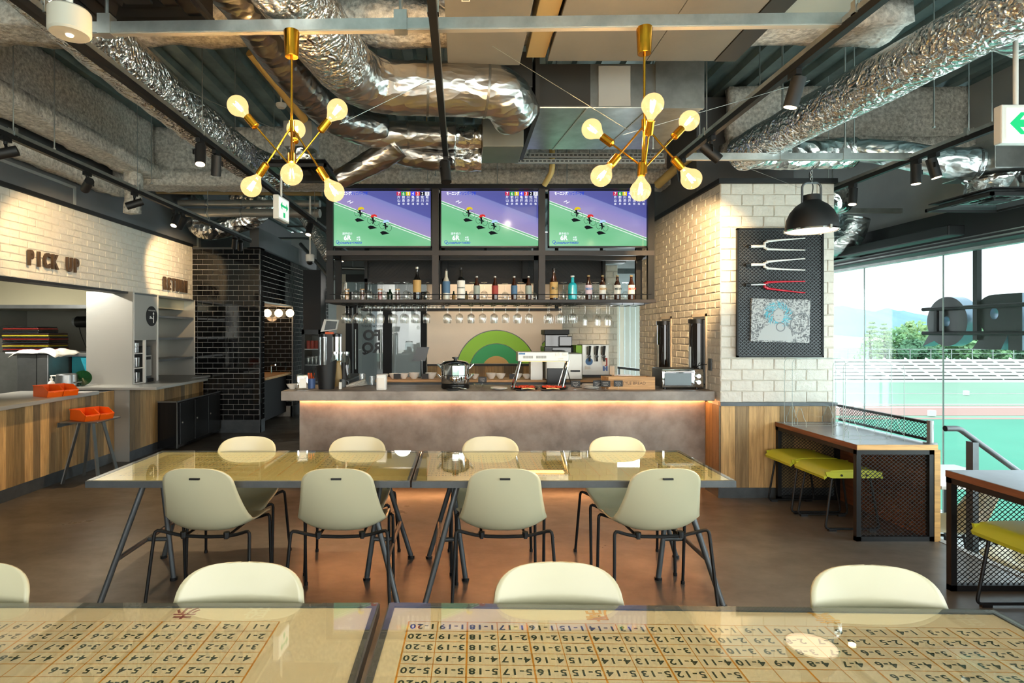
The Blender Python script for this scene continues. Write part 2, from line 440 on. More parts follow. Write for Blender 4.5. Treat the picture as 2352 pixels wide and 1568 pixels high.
FRONT = (PI/2, 0, 0)            # text facing the camera (-Y)
SIDE = (PI/2, 0, PI/2)          # text facing +X
def glyphs(chars, size, off=0.):
    out = {}; os_ = []
    for c in chars:
        cu = bpy.data.curves.new('g', 'FONT'); cu.body = c; cu.size = size; cu.offset = off; cu.align_x = 'CENTER'; cu.align_y = 'CENTER'; cu.resolution_u = 2
        o = bpy.data.objects.new('g', cu); C.objects.link(o); os_.append((c, o))
    bpy.context.view_layer.update(); dg = bpy.context.evaluated_depsgraph_get()
    for c, o in os_:
        me = bpy.data.meshes.new_from_object(o.evaluated_get(dg))
        out[c] = ([v.co[:] for v in me.vertices], [tuple(p.vertices) for p in me.polygons])
        cu = o.data; bpy.data.objects.remove(o); bpy.data.curves.remove(cu); bpy.data.meshes.remove(me)
    return out
def exmesh(mb, o, u, v, W, Hh, cw, ch, s=.003):
    """expanded metal in the plane o,u,v"""
    o = Vector(o); u = Vector(u).normalized(); v = Vector(v).normalized(); n = u.cross(v)
    nx = max(2, int(W/(cw/2))); ny = max(1, int(Hh/ch)); dx = W/nx; dy = Hh/ny
    for j in range(ny+1):
        pts = []
        for i in range(nx+1):
            y = j*dy+(dy/2-.0004)*(1 if (i+j) % 2 else -1)
            pts.append(o+u*(i*dx)+v*min(max(y, 0), Hh))
        vs = []
        for p in pts: vs += [p-v*s*.5-n*s*.4, p+v*s*.5-n*s*.4, p+v*s*.5+n*s*.4, p-v*s*.5+n*s*.4]
        fs = []
        for i in range(nx):
            for k in range(4):
                fs.append((i*4+k, i*4+(k+1) % 4, i*4+4+(k+1) % 4, i*4+4+k))
        mb.add(vs, fs)
BRICK = {}
def brick_mesh(name, w_, h_, t, e, mat, rough=0.):
    key = (name, round(w_, 3), round(h_, 3), t, random.randrange(3) if rough else 0)
    if key in BRICK: return BRICK[key]
    j = lambda a: random.uniform(-a, a)
    a, b = w_/2, h_/2; mb = MB(); vs = []
    for x, y, z in ((0, 0, 0), (0, 0, t-e), (1, 1, t)):
        for sx, sz in ((-1, -1), (1, -1), (1, 1), (-1, 1)):
            vs.append((sx*(a-e*x)+j(rough), -z+(j(rough)*.6 if z else 0), sz*(b-e*x)+j(rough)))
    fs = [(8, 9, 10, 11)]
    for L in (0, 4):
        for i in range(4): fs.append((L+i, L+(i+1) % 4, L+4+(i+1) % 4, L+4+i))
    BRICK[key] = mb.add(vs, fs).mesh(name, mat); return BRICK[key]
def courses(parent, o, face, W, Hh, bw, bh, gap, t, mat, name='brick', e=.004, rough=0., skip=None, limit=300, order=None, stuff_name='far_bricks', u0=0.):
    """running-bond pieces on a wall. face 'F': wall faces -Y, u=+X; 'R': faces +X, u=+Y; 'L': faces -X, u=+Y"""
    o = Vector(o); rz = {'F': 0, 'R': PI/2, 'L': -PI/2}[face]
    u = Vector((1, 0, 0)) if face == 'F' else Vector((0, 1, 0)); items = []
    nr = int(round(Hh/bh)); bh = Hh/nr
    for r in range(nr):
        x = -(bw/2 if r % 2 else 0)-u0
        while x < W-.004:
            a = max(0, x); b = min(W, x+bw); x += bw
            if b-a < .03: continue
            cu, cz = (a+b)/2, (r+.5)*bh
            for (s0, s1, t0, t1) in (skip or []):
                if a < s1 and b > s0 and r*bh < t1-.01 and (r+1)*bh > t0+.01:
                    if a < s0-.03 and b > s0: b = s0
                    elif b > s1+.03 and a < s1: a = s1
                    else: a = b
            if b-a < .03: continue
            items.append(((a+b)/2, cz, b-a-gap, bh-gap))
    if order: items.sort(key=order)
    q = Matrix.Rotation(rz, 4, 'Z'); rest = MB()
    for i, (cu, cz, w_, h_) in enumerate(items):
        p = o+u*cu+Vector((0, 0, cz)); me = brick_mesh(name, w_, h_, t, e, mat, rough)
        if i < limit:
            b_ = bpy.data.objects.new(name, me); C.objects.link(b_); b_.parent = parent
            b_.location = p-wloc(parent); b_.rotation_euler = (0, 0, rz)
        else:
            rest.add([p+q @ v.co for v in me.vertices], [tuple(f.vertices) for f in me.polygons])
    if rest.v: part(stuff_name, rest, mat, parent, w=True, kind='stuff')

# ================================================================ the setting
from mathutils import noise as mnoise
LX, TZ = -4.25, 2.94           # left wall plane, track height
COLX0, COLX1, COLY = 2.47, 3.56, 5.43
FX = 5.2                       # facade
DECK = 4.1
fl = struct('floor', MB().box((-7.2, -3.6, -.12), (3.65, 14.5, 0)), 'floor')
struct('floor_lower', MB().box((3.65, -3.6, -.57), (FX+.1, 14.5, -.45)), 'floor_low')
# retaining edge of the upper floor, with its pale nosing
struct('trim_1', MB().box((3.60, -3.6, -.45), (3.66, 14.5, .004)), 'grey_light')
# steel deck ceiling, ribs running to the back
mb = MB(); x = -7.2; prof = []
while x < FX+.2:
    prof += [(x, DECK), (x+.09, DECK), (x+.115, DECK+.055), (x+.205, DECK+.055)]; x += .23
for i in range(len(prof)-1):
    (x0, z0), (x1, z1) = prof[i], prof[i+1]
    mb.add([(x0, -3.6, z0), (x1, -3.6, z1), (x1, 14.5, z1), (x0, 14.5, z0)], [(0, 1, 2, 3)])
mb.box((-7.2, -3.6, DECK+.08), (FX+.2, 14.5, DECK+.2))
struct('ceiling', mb, 'deck')
def lumpy(a, b, step=.07, amp=.022, fr=5.):
    """a box with a rough sprayed-on surface"""
    mb = MB(); a = Vector(a); b = Vector(b); idx = {}
    def vert(p):
        k = tuple(round(c, 4) for c in p)
        if k not in idx:
            c = (a+b)/2; d = Vector(((p[0]-c[0])/(b[0]-a[0]), (p[1]-c[1])/(b[1]-a[1]), (p[2]-c[2])/(b[2]-a[2])))
            nn = Vector([math.copysign(1, q) if abs(abs(q)-.5) < 1e-3 else 0 for q in d]).normalized()
            nv = mnoise.noise(Vector(p)*fr)+.6*mnoise.noise(Vector(p)*fr*3.1)
            idx[k] = len(mb.v); mb.v.append(tuple(Vector(p)+nn*nv*amp))
        return idx[k]
    for ax in range(3):
        i, j = (ax+1) % 3, (ax+2) % 3
        ni = max(1, int((b[i]-a[i])/step)); nj = max(1, int((b[j]-a[j])/step))
        for side in (a, b):
            for p in range(ni):
                for q in range(nj):
                    f = []
                    for dp, dq in ((0, 0), (1, 0), (1, 1), (0, 1)):
                        v = [0, 0, 0]; v[ax] = side[ax]; v[i] = a[i]+(b[i]-a[i])*(p+dp)/ni; v[j] = a[j]+(b[j]-a[j])*(q+dq)/nj
                        f.append(vert(v))
                    mb.f.append(tuple(f))
    return mb
def beam(name, pts, label):
    mb = MB()
    for a, b in pts:
        q = lumpy(a, b); mb.add(q.v, q.f)
    o = struct(name, mb, 'spray', smooth=2); return o
# cross beams (flange and web) and the beam along the left wall
beam('trim_2', [((-4.2, 3.38, 3.42), (2.7, 3.68, 3.56)), ((-4.2, 3.49, 3.56), (2.7, 3.57, 4.1))], '')
beam('trim_3', [((-4.2, 6.85, 3.36), (3.3, 7.2, 3.55)), ((-4.2, 6.98, 3.55), (3.3, 7.08, 4.1))], '')
beam('trim_4', [((-3.95, -1, 3.42), (-3.6, 6.9, 3.56)), ((-3.82, -1, 3.56), (-3.74, 6.9, 4.1))], '')
beam('trim_5', [((2.75, 5.75, 3.42), (FX, 6.05, 3.56)), ((2.75, 5.84, 3.56), (FX, 5.94, 4.1))], '')
beam('trim_6', [((-4.18, -1, 3.2), (-4.02, 6.8, 3.36))], '')
beam('trim_7', [((-3.86, 6.5, 2.95), (-3.72, 6.64, 3.45))], '')

# ---- left wall: white brick header over the kitchen pass
wl = struct('wall_left', MB().box((LX-.2, -3.6, 2.1), (LX-.012, 8.98, 2.93)), 'mortar_w')
courses(wl, (LX-.012, 4.7, 2.1), 'R', 4.28, .83, .22, .0755, .006, .013, 'brick_w', rough=.0025, e=.005)
struct('wall_left_upper', MB().box((LX-.2, -3.6, 2.975), (LX-.03, 14.5, DECK)), 'grey_wall')
struct('trim_8', MB().box((LX-.2, -3.6, 2.93), (LX+.015, 8.98, 2.975)), 'black_m')
struct('trim_9', MB().box((LX-.2, -3.6, 2.075), (LX+.004, 7.25, 2.1)), 'black_m')
# grey panel and its pale frame high on the left wall
struct('trim_10', MB().box((LX-.03, 3.2, 3.16), (LX-.015, 6.3, 3.19)).box((LX-.03, 6.27, 2.98), (LX-.015, 6.3, 3.16)), 'grey_light')

# ---- black tiled block at the back left
TY, TX = 8.98, -3.18
wt = struct('wall_tiled', MB().box((LX-.2, TY+.012, 0), (TX-.012, 9.16, 2.9)), 'grout')
courses(wt, (LX, TY+.012, .2), 'F', TX-LX, 2.7, .162, .0815, .006, .012, 'tile_b', name='tile', e=.003)
# its side, with the opening to the washroom
ws = struct('wall_tiled_side', MB().box((TX-.2, TY+.02, 0), (TX-.012, 9.2, 2.9)).box((TX-.2, 9.2, 2.06), (TX-.012, 10.74, 2.9)).box((TX-.2, 10.74, 0), (TX-.012, 13.6, 2.9)), 'grout')
courses(ws, (TX-.012, TY+.012, .2), 'R', 4.6, 2.7, .162, .0815, .006, .012, 'tile_b', name='tile', e=.003,
        skip=[(.2, 1.76, -1, 1.86)], order=lambda q: q[0], stuff_name='far_tiles')
wj = struct('wall_washroom', MB().box((-4.6, 10.742, 0), (TX-.2, 10.9, 2.9)), 'grout')
courses(wj, (-4.3, 10.742, .2), 'F', 1.1, 1.9, .162, .0815, .006, .012, 'tile_b', name='tile', e=.003)
struct('wall_washroom_rear', MB().box((-4.7, 9.1, 0), (-4.6, 10.9, 2.9)), 'dark_room')
struct('ceiling_washroom', MB().box((-4.6, 9.16, 2.06), (TX-.2, 10.74, 2.1)), 'dark_room')
struct('trim_11', MB().box((LX, TY-.004, 2.9), (TX+.004, TY+.2, 2.925)).box((TX-.2, TY-.004, 2.9), (TX+.004, 13.6, 2.925)).box((TX-.008, TY-.006, .12), (TX+.006, TY+.008, 2.9)).box((TX-.008, 10.73, .12), (TX+.006, 10.745, 2.06)), 'dgrey')
struct('baseboard_tiled', MB().box((LX, TY-.004, 0), (TX+.004, TY+.05, .2)).box((TX-.05, TY, 0), (TX+.004, 9.2, .2)).box((TX-.05, 10.74, 0), (TX+.004, 13.6, .2)), 'dgrey')
struct('wall_left_rear', MB().box((TX-.2, TY+.1, 2.925), (TX-.05, 14.3, 3.25)), 'grey_wall')
struct('wall_back', MB().box((-4.6, 14.3, 0), (FX+.1, 14.5, DECK)), 'grey_light')

# ---- brick pier on the right of the counter
wp = struct('wall_pier', MB().box((COLX0+.012, COLY+.012, 0), (COLX1, 7.9, 3.0)), 'mortar_w')
courses(wp, (COLX0, COLY+.012, .91), 'F', COLX1-COLX0, 2.09, .205, .1045, .005, .012, 'brick_w', rough=.003, e=.006)
ws2 = struct('wall_pier_side', MB().box((COLX0+.006, COLY+.02, .95), (COLX0+.012, 7.9, 3.0)), 'mortar_w')
courses(ws2, (COLX0+.012, COLY, 1.0), 'L', 2.47, 2.0, .22, .0735, .006, .013, 'brick_w', rough=.003, e=.006, order=lambda q: q[0],
        skip=[(.30, .66, -1, .77), (1.26, 1.62, -1, .77)])
struct('trim_12', MB().box((COLX0-.02, COLY-.02, 3.0), (COLX1+.02, 7.92, 3.045)), 'black_m')
struct('trim_13', MB().box((COLX0-.012, COLY-.03, .88), (COLX1+.01, COLY+.02, .912)), 'dgrey')
pk = struct('wall_pier_panelling', MB().box((COLX0-.002, COLY, .1), (COLX1, COLY+.012, .88)), 'dark_room')
x = COLX0
for wd in (.135, .13, .145, .15, .14, .135, .13, .125):
    b = min(x+wd, COLX1)
    part('plank', MB().bbox((x+.001, COLY-.014, .1), (b-.001, COLY+.002, .88), .002), 'plank', pk); x = b
part('plank', MB().bbox((COLX0-.018, COLY-.012, .1), (COLX0-.002, COLY+.14, .88), .002), 'plank', pk)
part('plank', MB().bbox((COLX0-.018, COLY+.142, .1), (COLX0-.002, COLY+.29, .88), .002), 'plank', pk)
struct('baseboard_pier', MB().box((COLX0-.02, COLY-.004, 0), (COLX1, COLY+.04, .1)).box((COLX0-.016, COLY, 0), (COLX0+.02, COLY+.3, .1)), 'dgrey')
struct('wall_pier_upper', MB().box((COLX0+.05, 6.1, 3.045), (COLX1, 7.9, DECK)), 'grey_wall')

# ---- walls behind the bar
wc = struct('wall_bar', MB().box((-.5, 8.3, 1.12), (1.47, 8.36, 2.6)), 'cream_wall')
struct('trim_14', MB().box((-.5, 8.285, 1.095), (1.47, 8.37, 1.12)), 'black_m')
pb = struct('wall_bar_panelling', MB().box((-.5, 8.34, 0), (1.47, 8.38, 1.1)), 'dark_room')
x = -.5
while x < 1.46:
    b = min(1.47, x+.14); part('plank', MB().bbox((x+.001, 8.325, .05), (b-.001, 8.342, 1.095), .002), 'plank', pb); x = b
wb = struct('wall_brick_rear', MB().box((1.47, 8.612, 0), (2.36, 8.75, 2.6)), 'mortar_w')
courses(wb, (1.47, 8.612, .9), 'F', .89, 1.7, .205, .0925, .007, .013, 'brick_w', rough=.003, e=.006)
struct('wall_bar_upper', MB().box((-.5, 8.3, 2.6), (2.4, 8.5, 2.75)), 'grey_wall')
# blinds at the far window
bl = struct('window_2', MB().box((2.2, 10.8, -.45), (3.9, 10.84, -.3)).box((2.2, 10.8, 2.7), (3.9, 10.84, 2.8)), 'dgrey')
x = 2.2
while x < 3.85:
    part('blind_slat', MB().box((x, 10.775, -.3), (x+.086, 10.779, 2.25)), 'white_p', bl)
    x += .1
part('pane', MB().box((2.2, 10.81, -.3), (3.9, 10.815, 2.7)), 'glass_pane', bl)
area('daylight_blind_window', (3.05, 10.7, 1.3), (R(90), 0, PI), 1.4, 2.2, 45, (.86, .97, 1))
# ---- glazed entrance at the back
EY = 11.4
de = struct('door_1', MB().box((-2.32, EY, 0), (-2.2, EY+.1, 2.4)).box((-1.5, EY, 0), (-1.4, EY+.1, 2.4)).box((-.82, EY, 0), (-.7, EY+.1, 2.4))
            .box((-2.32, EY, 2.08), (-.7, EY+.1, 2.24)).box((-2.32, EY, 2.6), (-.7, EY+.1, 2.75)).box((-2.2, EY, 0), (-1.5, EY+.08, .1)).box((-2.17, EY+.02, .1), (-2.08, EY+.07, 2.08)).box((-1.58, EY+.02, .1), (-1.5, EY+.07, 2.08)), 'black_m')
part('pane', MB().box((-2.08, EY+.04, .1), (-1.58, EY+.05, 2.08)), 'glass', de)
part('pane', MB().box((-1.4, EY+.04, .1), (-.82, EY+.05, 2.08)), 'glass', de)
part('pull_handle', MB().cyl((-1.62, EY-.04, .85), (-1.62, EY-.04, 1.65), .014), 'steel', de, smooth=True)
part('pull_handle', MB().cyl((-2.12, EY-.04, .85), (-2.12, EY-.04, 1.65), .014), 'steel', de, smooth=True)
struct('wall_entrance', MB().box((-2.5, EY-.02, 0), (-2.32, EY+.12, 2.75)).box((-.7, EY, 0), (-.45, EY+.1, 2.75)), 'cream_wall')
struct('wall_entrance_pillar', MB().box((-2.95, 10.6, 0), (-2.62, 11.0, 2.75)), 'black_m')
struct('wall_entrance_upper', MB().box((-2.9, EY-.02, 2.75), (1.4, EY+.12, DECK)), 'grey_wall')
struct('wall_lobby', MB().box((-1.95, 13.2, 0), (-1.55, 13.3, 2.7)).box((-1.2, 13.0, .9), (-.7, 13.1, 2.0)), 'grey_light')
text('FO', 'door_lettering', 'black_p', de, (-1.8, EY+.035, 1.52), (PI/2, 0, PI), .28, off=.012)
text('RQ', 'door_lettering', 'black_p', de, (-1.8, EY+.035, 1.27), (PI/2, 0, PI), .28, off=.012)
text('RESTAURANT', 'door_lettering', 'black_p', de, (-1.8, EY+.035, 1.71), (PI/2, 0, PI), .07)

# ---- glazed facade on the right
fa = struct('window_1', MB().box((FX-.04, -3.6, -.45), (FX+.08, 14.4, -.37)).box((FX-.02, -3.6, 2.415), (FX+.06, 14.4, 2.445)), 'galv')
yy = [13.43-1.21*i for i in range(15)]
for a, b in zip(yy, yy[1:]):
    part('pane', MB().box((FX+.02, b+.005, -.37), (FX+.03, a-.005, 2.415)), 'glass_pane', fa)
    part('glass_joint', MB().box((FX+.018, a-.005, -.37), (FX+.03, a+.005, 2.415)), 'glass_edge', fa)
struct('wall_right', MB().box((FX-.25, -3.6, 2.445), (FX+.1, 14.4, 2.8)), 'black_m')
struct('wall_right_upper', MB().box((FX, -3.6, 2.8), (FX+.1, 14.4, DECK)), 'grey_light')
struct('trim_15', MB().box((FX-.27, -3.6, 2.46), (FX-.25, 14.4, 2.475)).box((FX-.27, -3.6, 2.50), (FX-.25, 14.4, 2.51)), 'galv')
# room behind the camera: wall with tall windows
struct('wall_rear', MB().box((-7.2, -3.7, 3.3), (FX, -3.6, DECK)).box((-7.2, -3.7, 0), (-4.2, -3.6, 3.3)), 'cream_wall')
wr = struct('window_3', MB().box((-4.2, -3.66, 0), (FX, -3.6, .25)).box((-4.2, -3.66, 3.2), (FX, -3.6, 3.3)), 'dgrey')
for i in range(9): part('mullion', MB().box((-4.2+i*1.175-.03, -3.6, .25), (-4.2+i*1.175+.03, -3.5, 3.2)), 'dgrey', wr)
struct('wall_kitchen', MB().box((-7.2, 9.3, 0), (-4.62, 9.4, 3.2)).box((-4.62, 9.2, 0), (LX, 9.28, 3.2)).box((-7.2, -3.6, 0), (-7.1, 9.3, 3.2)), 'kitchen_w')
struct('ceiling_kitchen', MB().box((-7.2, -3.6, 2.6), (LX-.2, 9.3, 2.68)), 'kitchen_w')

# ================================================================ outside
G = -5.0
gt = M('track_surface', '#4f9f84', .9, var=(.05, .1)); gp = M('infield', '#86ab93', .9, var=(.04, .08)); pk_ = M('clay_band', '#b58f84', .9)
m['gt'], m['gp'], m['pk_'] = gt, gp, pk_
gr = struct('ground_outside', MB().box((-400, -200, G-.4), (600, 400, G-.02)), 'gp')
struct('ground_track', MB().box((6, -60, G-.02), (140, 43.5, G)), 'gt')
struct('ground_clay', MB().box((6, 45.5, G-.02), (140, 51.5, G+.01)).box((6, 43.5, G-.02), (140, 44.2, G+.01)), 'pk_')
struct('ground_line', MB().box((6, 52.2, G), (140, 52.7, G+.03)).box((6, 50.2, G+.011), (140, 50.5, G+.03)).box((6, 62, G), (140, 62.25, G+.02)), 'white')
st = thing('bleacher', 'long white stepped bleacher beyond the green track', 'bleacher', (62, 76, G))
for i in range(7):
    part('bench_row', MB().box((-45, i*.9, i*.42-.02), (45, i*.9+.62, i*.42+.3)), 'white', st)
    part('step_riser', MB().box((-45, i*.9+.62, -.02), (45, i*.9+.9, i*.42+.12)), 'grey_light', st)
for i in range(31):
    part('fence_post', MB().box((-45+i*3-.04, 6.4, 0), (-45+i*3+.04, 6.48, 4.3)), 'galv', st)
    part('seat_divider', MB().obox((-43.5+i*3, 0, .45), (-43.5+i*3, 5.6, 3.0), .05, .25), 'white', st)
part('rail', MB().box((-45, 6.4, 4.22), (45, 6.48, 4.3)).box((-45, 6.4, 3.6), (45, 6.48, 3.66)), 'galv', st)
for i, (bx_, by_) in enumerate(((73.5, 49), (66, 47.2), (38.5, 50), (41, 44.8), (59, 60))):
    solo('track_box', MB().bbox((bx_*.9, by_, G+.02), (bx_*.9+.5, by_+.3, G+.5), .04), 'white',
         ['small white box on the clay band, right of the long bleacher', 'small white box at the edge of the green track', 'small white marker box on the clay band near the brick pier', 'white marker low on the green track near the brick pier', 'tiny white marker on the pale infield'][i], 'marker')
gs = thing('grandstand', 'white roofed grandstand left of the trees outside', 'grandstand', (52, 92, G))
part('roof', MB().add([(-16, 0, 4.2), (12.5, 0, 4.2), (12.5, 8, 5.4), (-16, 8, 5.4), (-16, 0, 5.9), (12.5, 0, 5.9), (12.5, 8, 6.3), (-16, 8, 6.3)], [(0, 3, 2, 1), (4, 5, 6, 7), (0, 1, 5, 4), (1, 2, 6, 5), (2, 3, 7, 6), (3, 0, 4, 7)]), 'white', gs)
part('seating', MB().box((-16, 4, 0), (9, 9, 3.2)), 'dgrey', gs)
for i in range(6): part('roof_post', MB().cyl((-14+i*4.6, 3, 0), (-14+i*4.6, 3, 4.6), .14), 'grey_light', gs, smooth=True)
mm = M('hill_haze_blue', '#7ea3ad', 1., var=(.012, .12)); m['hill'] = mm  # distance haze painted into the base colour as a bluish tint
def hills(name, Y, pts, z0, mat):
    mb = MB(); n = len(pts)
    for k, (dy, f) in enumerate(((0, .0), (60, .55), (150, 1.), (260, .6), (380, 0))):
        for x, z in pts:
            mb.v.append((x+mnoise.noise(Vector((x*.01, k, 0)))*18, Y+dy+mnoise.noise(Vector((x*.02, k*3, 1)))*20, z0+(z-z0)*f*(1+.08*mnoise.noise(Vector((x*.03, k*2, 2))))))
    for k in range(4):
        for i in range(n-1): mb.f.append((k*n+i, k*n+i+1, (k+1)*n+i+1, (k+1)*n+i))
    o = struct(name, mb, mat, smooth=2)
ridge = [(1500, 742), (1700, 735), (1850, 720), (1917, 703), (1945, 701), (1985, 712), (2002, 716), (2028, 708), (2046, 711), (2090, 718), (2125, 722), (2180, 730), (2260, 735), (2352, 742), (2500, 740), (2800, 746)]
rp_ = []
for (a, b), (c, d) in zip(ridge, ridge[1:]):
    for k in range(6):
        t = k/6; p = at(a+(c-a)*t, b+(d-b)*t+random.uniform(-1.2, 1.2), 1050); rp_.append((p.x, p.z))
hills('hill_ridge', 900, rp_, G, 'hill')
leafm = [M('leaf_pale', '#a3c184', .9, var=(.6, .25)), M('leaf_mid', '#84ad7a', .9, var=(.6, .3)), M('leaf_deep', '#648f6c', .9, var=(.6, .3))]
m['l0'], m['l1'], m['l2'] = leafm
m['bark'] = M('bark', '#5b4a3a', .9)
def tree(c, hgt, rad, k, label, pine=False, n=1500):
    t = thing('tree', label, 'tree', c, group='trees behind the bleacher')
    rnd = random.Random(int(c[0]*13+hgt*7)); mb = MB()
    blobs = []
    if pine:
        for i in range(9):
            f = i/8; blobs.append((Vector((rnd.uniform(-.3, .3), rnd.uniform(-.3, .3), hgt*(.25+.72*f))), rad*(1.05-.85*f), .28))
    else:
        for i in range(14):
            a = rnd.uniform(0, 2*PI); q = rnd.random()**.5*rad*.7; z = hgt*rnd.uniform(.25, .85)
            blobs.append((Vector((math.cos(a)*q, math.sin(a)*q, z)), rad*rnd.uniform(.3, .5), .8))
    for i in range(n):
        b, r, sz = rnd.choice(blobs); d = Vector((rnd.gauss(0, 1), rnd.gauss(0, 1), rnd.gauss(0, 1))).normalized()*r*rnd.uniform(.7, 1.05)
        d.z *= sz; p = b+d; s = rad*rnd.uniform(.05, .11)
        u = Vector((rnd.gauss(0, 1), rnd.gauss(0, 1), rnd.gauss(0, 1))).normalized(); v = u.orthogonal().normalized()
        mb.add([p-u*s, p+v*s*.7, p+u*s, p-v*s*.7], [(0, 1, 2, 3)])
    part('foliage', mb, 'l%d' % k, t, kind='stuff')
    tr = MB().tube([(0, 0, 0), (.1, 0, hgt*.4), (0, .1, hgt*.8)], lambda q: .35*(1-q*.8), 8)
    part('trunk', tr, 'bark', t, smooth=True)
for i, (px, top, Y, rw, k, pine, lab) in enumerate([
        (1998, 738, 104, 3.0, 0, True, 'pale green pine right above the grandstand roof'),
        (2031, 741, 104, 2.6, 0, True, 'slim pale pine at the right end of the grandstand'),
        (2085, 748, 112, 6.2, 1, False, 'mid green broad tree just right of the slim pine'),
        (2125, 738, 118, 6.5, 0, False, 'tall pale tree left of the round sign letter'),
        (2170, 752, 112, 6.5, 1, False, 'mid green tree below the round sign letter'),
        (2105, 775, 106, 5.0, 2, False, 'low deep green tree in front of the broad trees'),
        (2222, 748, 115, 6.5, 2, False, 'deep green tree behind the hanging sign post'),
        (2270, 755, 112, 6.5, 1, False, 'mid green tree below the sign letter R'),
        (2325, 745, 116, 6.8, 0, False, 'pale green tree right of the sign letter R'),
        (2375, 752, 112, 6.8, 2, False, 'deep green tree at the right edge of the window view'),
        (2060, 790, 104, 4.0, 2, False, 'short dark tree beside the grandstand wall')]):
    z = Z_(top, Y)-G
    tree((X_(px, Y), Y, G), z, rw*.8, k, lab, pine)

# ================================================================ shell chairs
def interp(tab, t):
    for (a, *p), (b, *q) in zip(tab, tab[1:]):
        if t <= b:
            f = (t-a)/(b-a); return [x+(y-x)*f for x, y in zip(p, q)]
    return list(tab[-1][1:])
SH = [(0, .25, .418, .235, .012), (.07, .236, .437, .245, .02), (.2, .16, .438, .25, .035), (.35, .05, .428, .252, .05), (.47, -.05, .425, .253, .062),
      (.56, -.118, .437, .253, .075), (.63, -.162, .47, .25, .082), (.72, -.19, .54, .236, .07), (.85, -.222, .67, .210, .04), (1, -.252, .826, .192, .01)]
def smooth_tab(tab, k=2):
    ps = [Vector(t[1:5]) for t in tab]; out = []
    N = 60
    for i in range(N+1):
        t = i/N; acc = Vector((0, 0, 0, 0)); wt = 0
        for d in (-.05, -.03, -.015, 0, .015, .03, .05):
            d *= min(1, t/.05, (1-t)/.05); acc += Vector(interp(tab, min(1, max(0, t+d)))); wt += 1
        if t in (0, 1): acc = Vector(interp(tab, t)); wt = 1
        out.append((t, *(acc/wt)))
    return out
SH = smooth_tab(SH)
def shell_mesh():
    mb = MB(); NU, NS = 22, 40
    rows = []; n_ = 2.9
    for i in range(9): q = R(88)*(1-i/8); rows.append((.10-.10*math.sin(q)**(2/n_), math.cos(q)**(2/n_)))
    for i in range(1, 22): rows.append((.10+.79*i/22, 1.))
    for i in range(11): q = R(89)*i/10; rows.append((.89+.11*math.sin(q)**(2/n_), math.cos(q)**(2/n_)))
    NS = len(rows)-1
    for S, wf in rows:
        for j in range(NU+1):
            u = -1+2*j/NU; uu = u*wf
            y, z, w_, c = interp(SH, S); y2, z2, *_ = interp(SH, min(1, S+.01)); y1, z1, *_ = interp(SH, max(0, S-.01))
            d = Vector((y2-y1, z2-z1)).normalized(); n = Vector((d.y, -d.x))
            L = c*abs(uu)**(2.6 if S < .6 else 2.1)
            mb.v.append((uu*w_, y+n.x*L, z+n.y*L))
    for i in range(NS):
        for j in range(NU):
            a = i*(NU+1)+j; mb.f.append((a, a+1, a+NU+2, a+NU+1))
    return mb.mesh('seat_shell', 'shell', smooth=2)
shell_me = shell_mesh()
def make_chair(name, label, group, mat='shell'):
    t = thing(name, label, 'chair', group=group)
    o = bpy.data.objects.new('seat_shell', shell_me if mat == 'shell' else shell_me.copy()); C.objects.link(o); o.parent = t
    if mat != 'shell': o.data.materials[0] = m[mat]
    sd = o.modifiers.new('thickness', 'SOLIDIFY'); sd.thickness = .008; sd.offset = 0
    part('logo_plate', MB().box((-.028, -.258, .762), (.028, -.246, .772)), 'black_p', t)
    for nm, fy, ty, fx, dip in (('rear_tube', -.235, -.165, .295, .378), ('front_tube', .17, .14, .272, .385)):
        pts = [(-fx, fy, .006), (-.272, ty, .458), (-.20, ty+.03, .427), (-.13, ty+.035, .411), (0, ty+.035, .406), (.13, ty+.035, .411), (.20, ty+.03, .427), (.272, ty, .458), (fx, fy, .006)]
        part(nm, MB().tube(bend(pts, .03, 3), .0095, 8), 'black', t, smooth=True)
    for sx in (-1, 1):
        part('side_bar', MB().cyl((sx*.125, -.13, .406), (sx*.125, .175, .406), .008, n=8), 'black', t, smooth=True)
        for yy_ in (-.13, .165):
            part('mount', MB().cyl((sx*.125, yy_, .405), (sx*.125, yy_, .435), .018, n=10).box((sx*.125-.01, yy_-.012, .397), (sx*.125+.01, yy_+.012, .412)), 'black_p', t)
        for fy, fx in ((-.235, .295), (.17, .272)):
            part('foot_cap', MB().cyl((sx*fx, fy, 0), (sx*fx, fy, .02), .013, n=8), 'black_p', t)
    return t
G1 = 'cream shell chairs at the glass-topped tables'
ch = make_chair('shell_chair', 'cream shell chair, back to us, leftmost at the near side of the middle table', G1)
ch.location = (-1.462, 3.385, 0); ch.rotation_euler = (0, 0, R(-2))
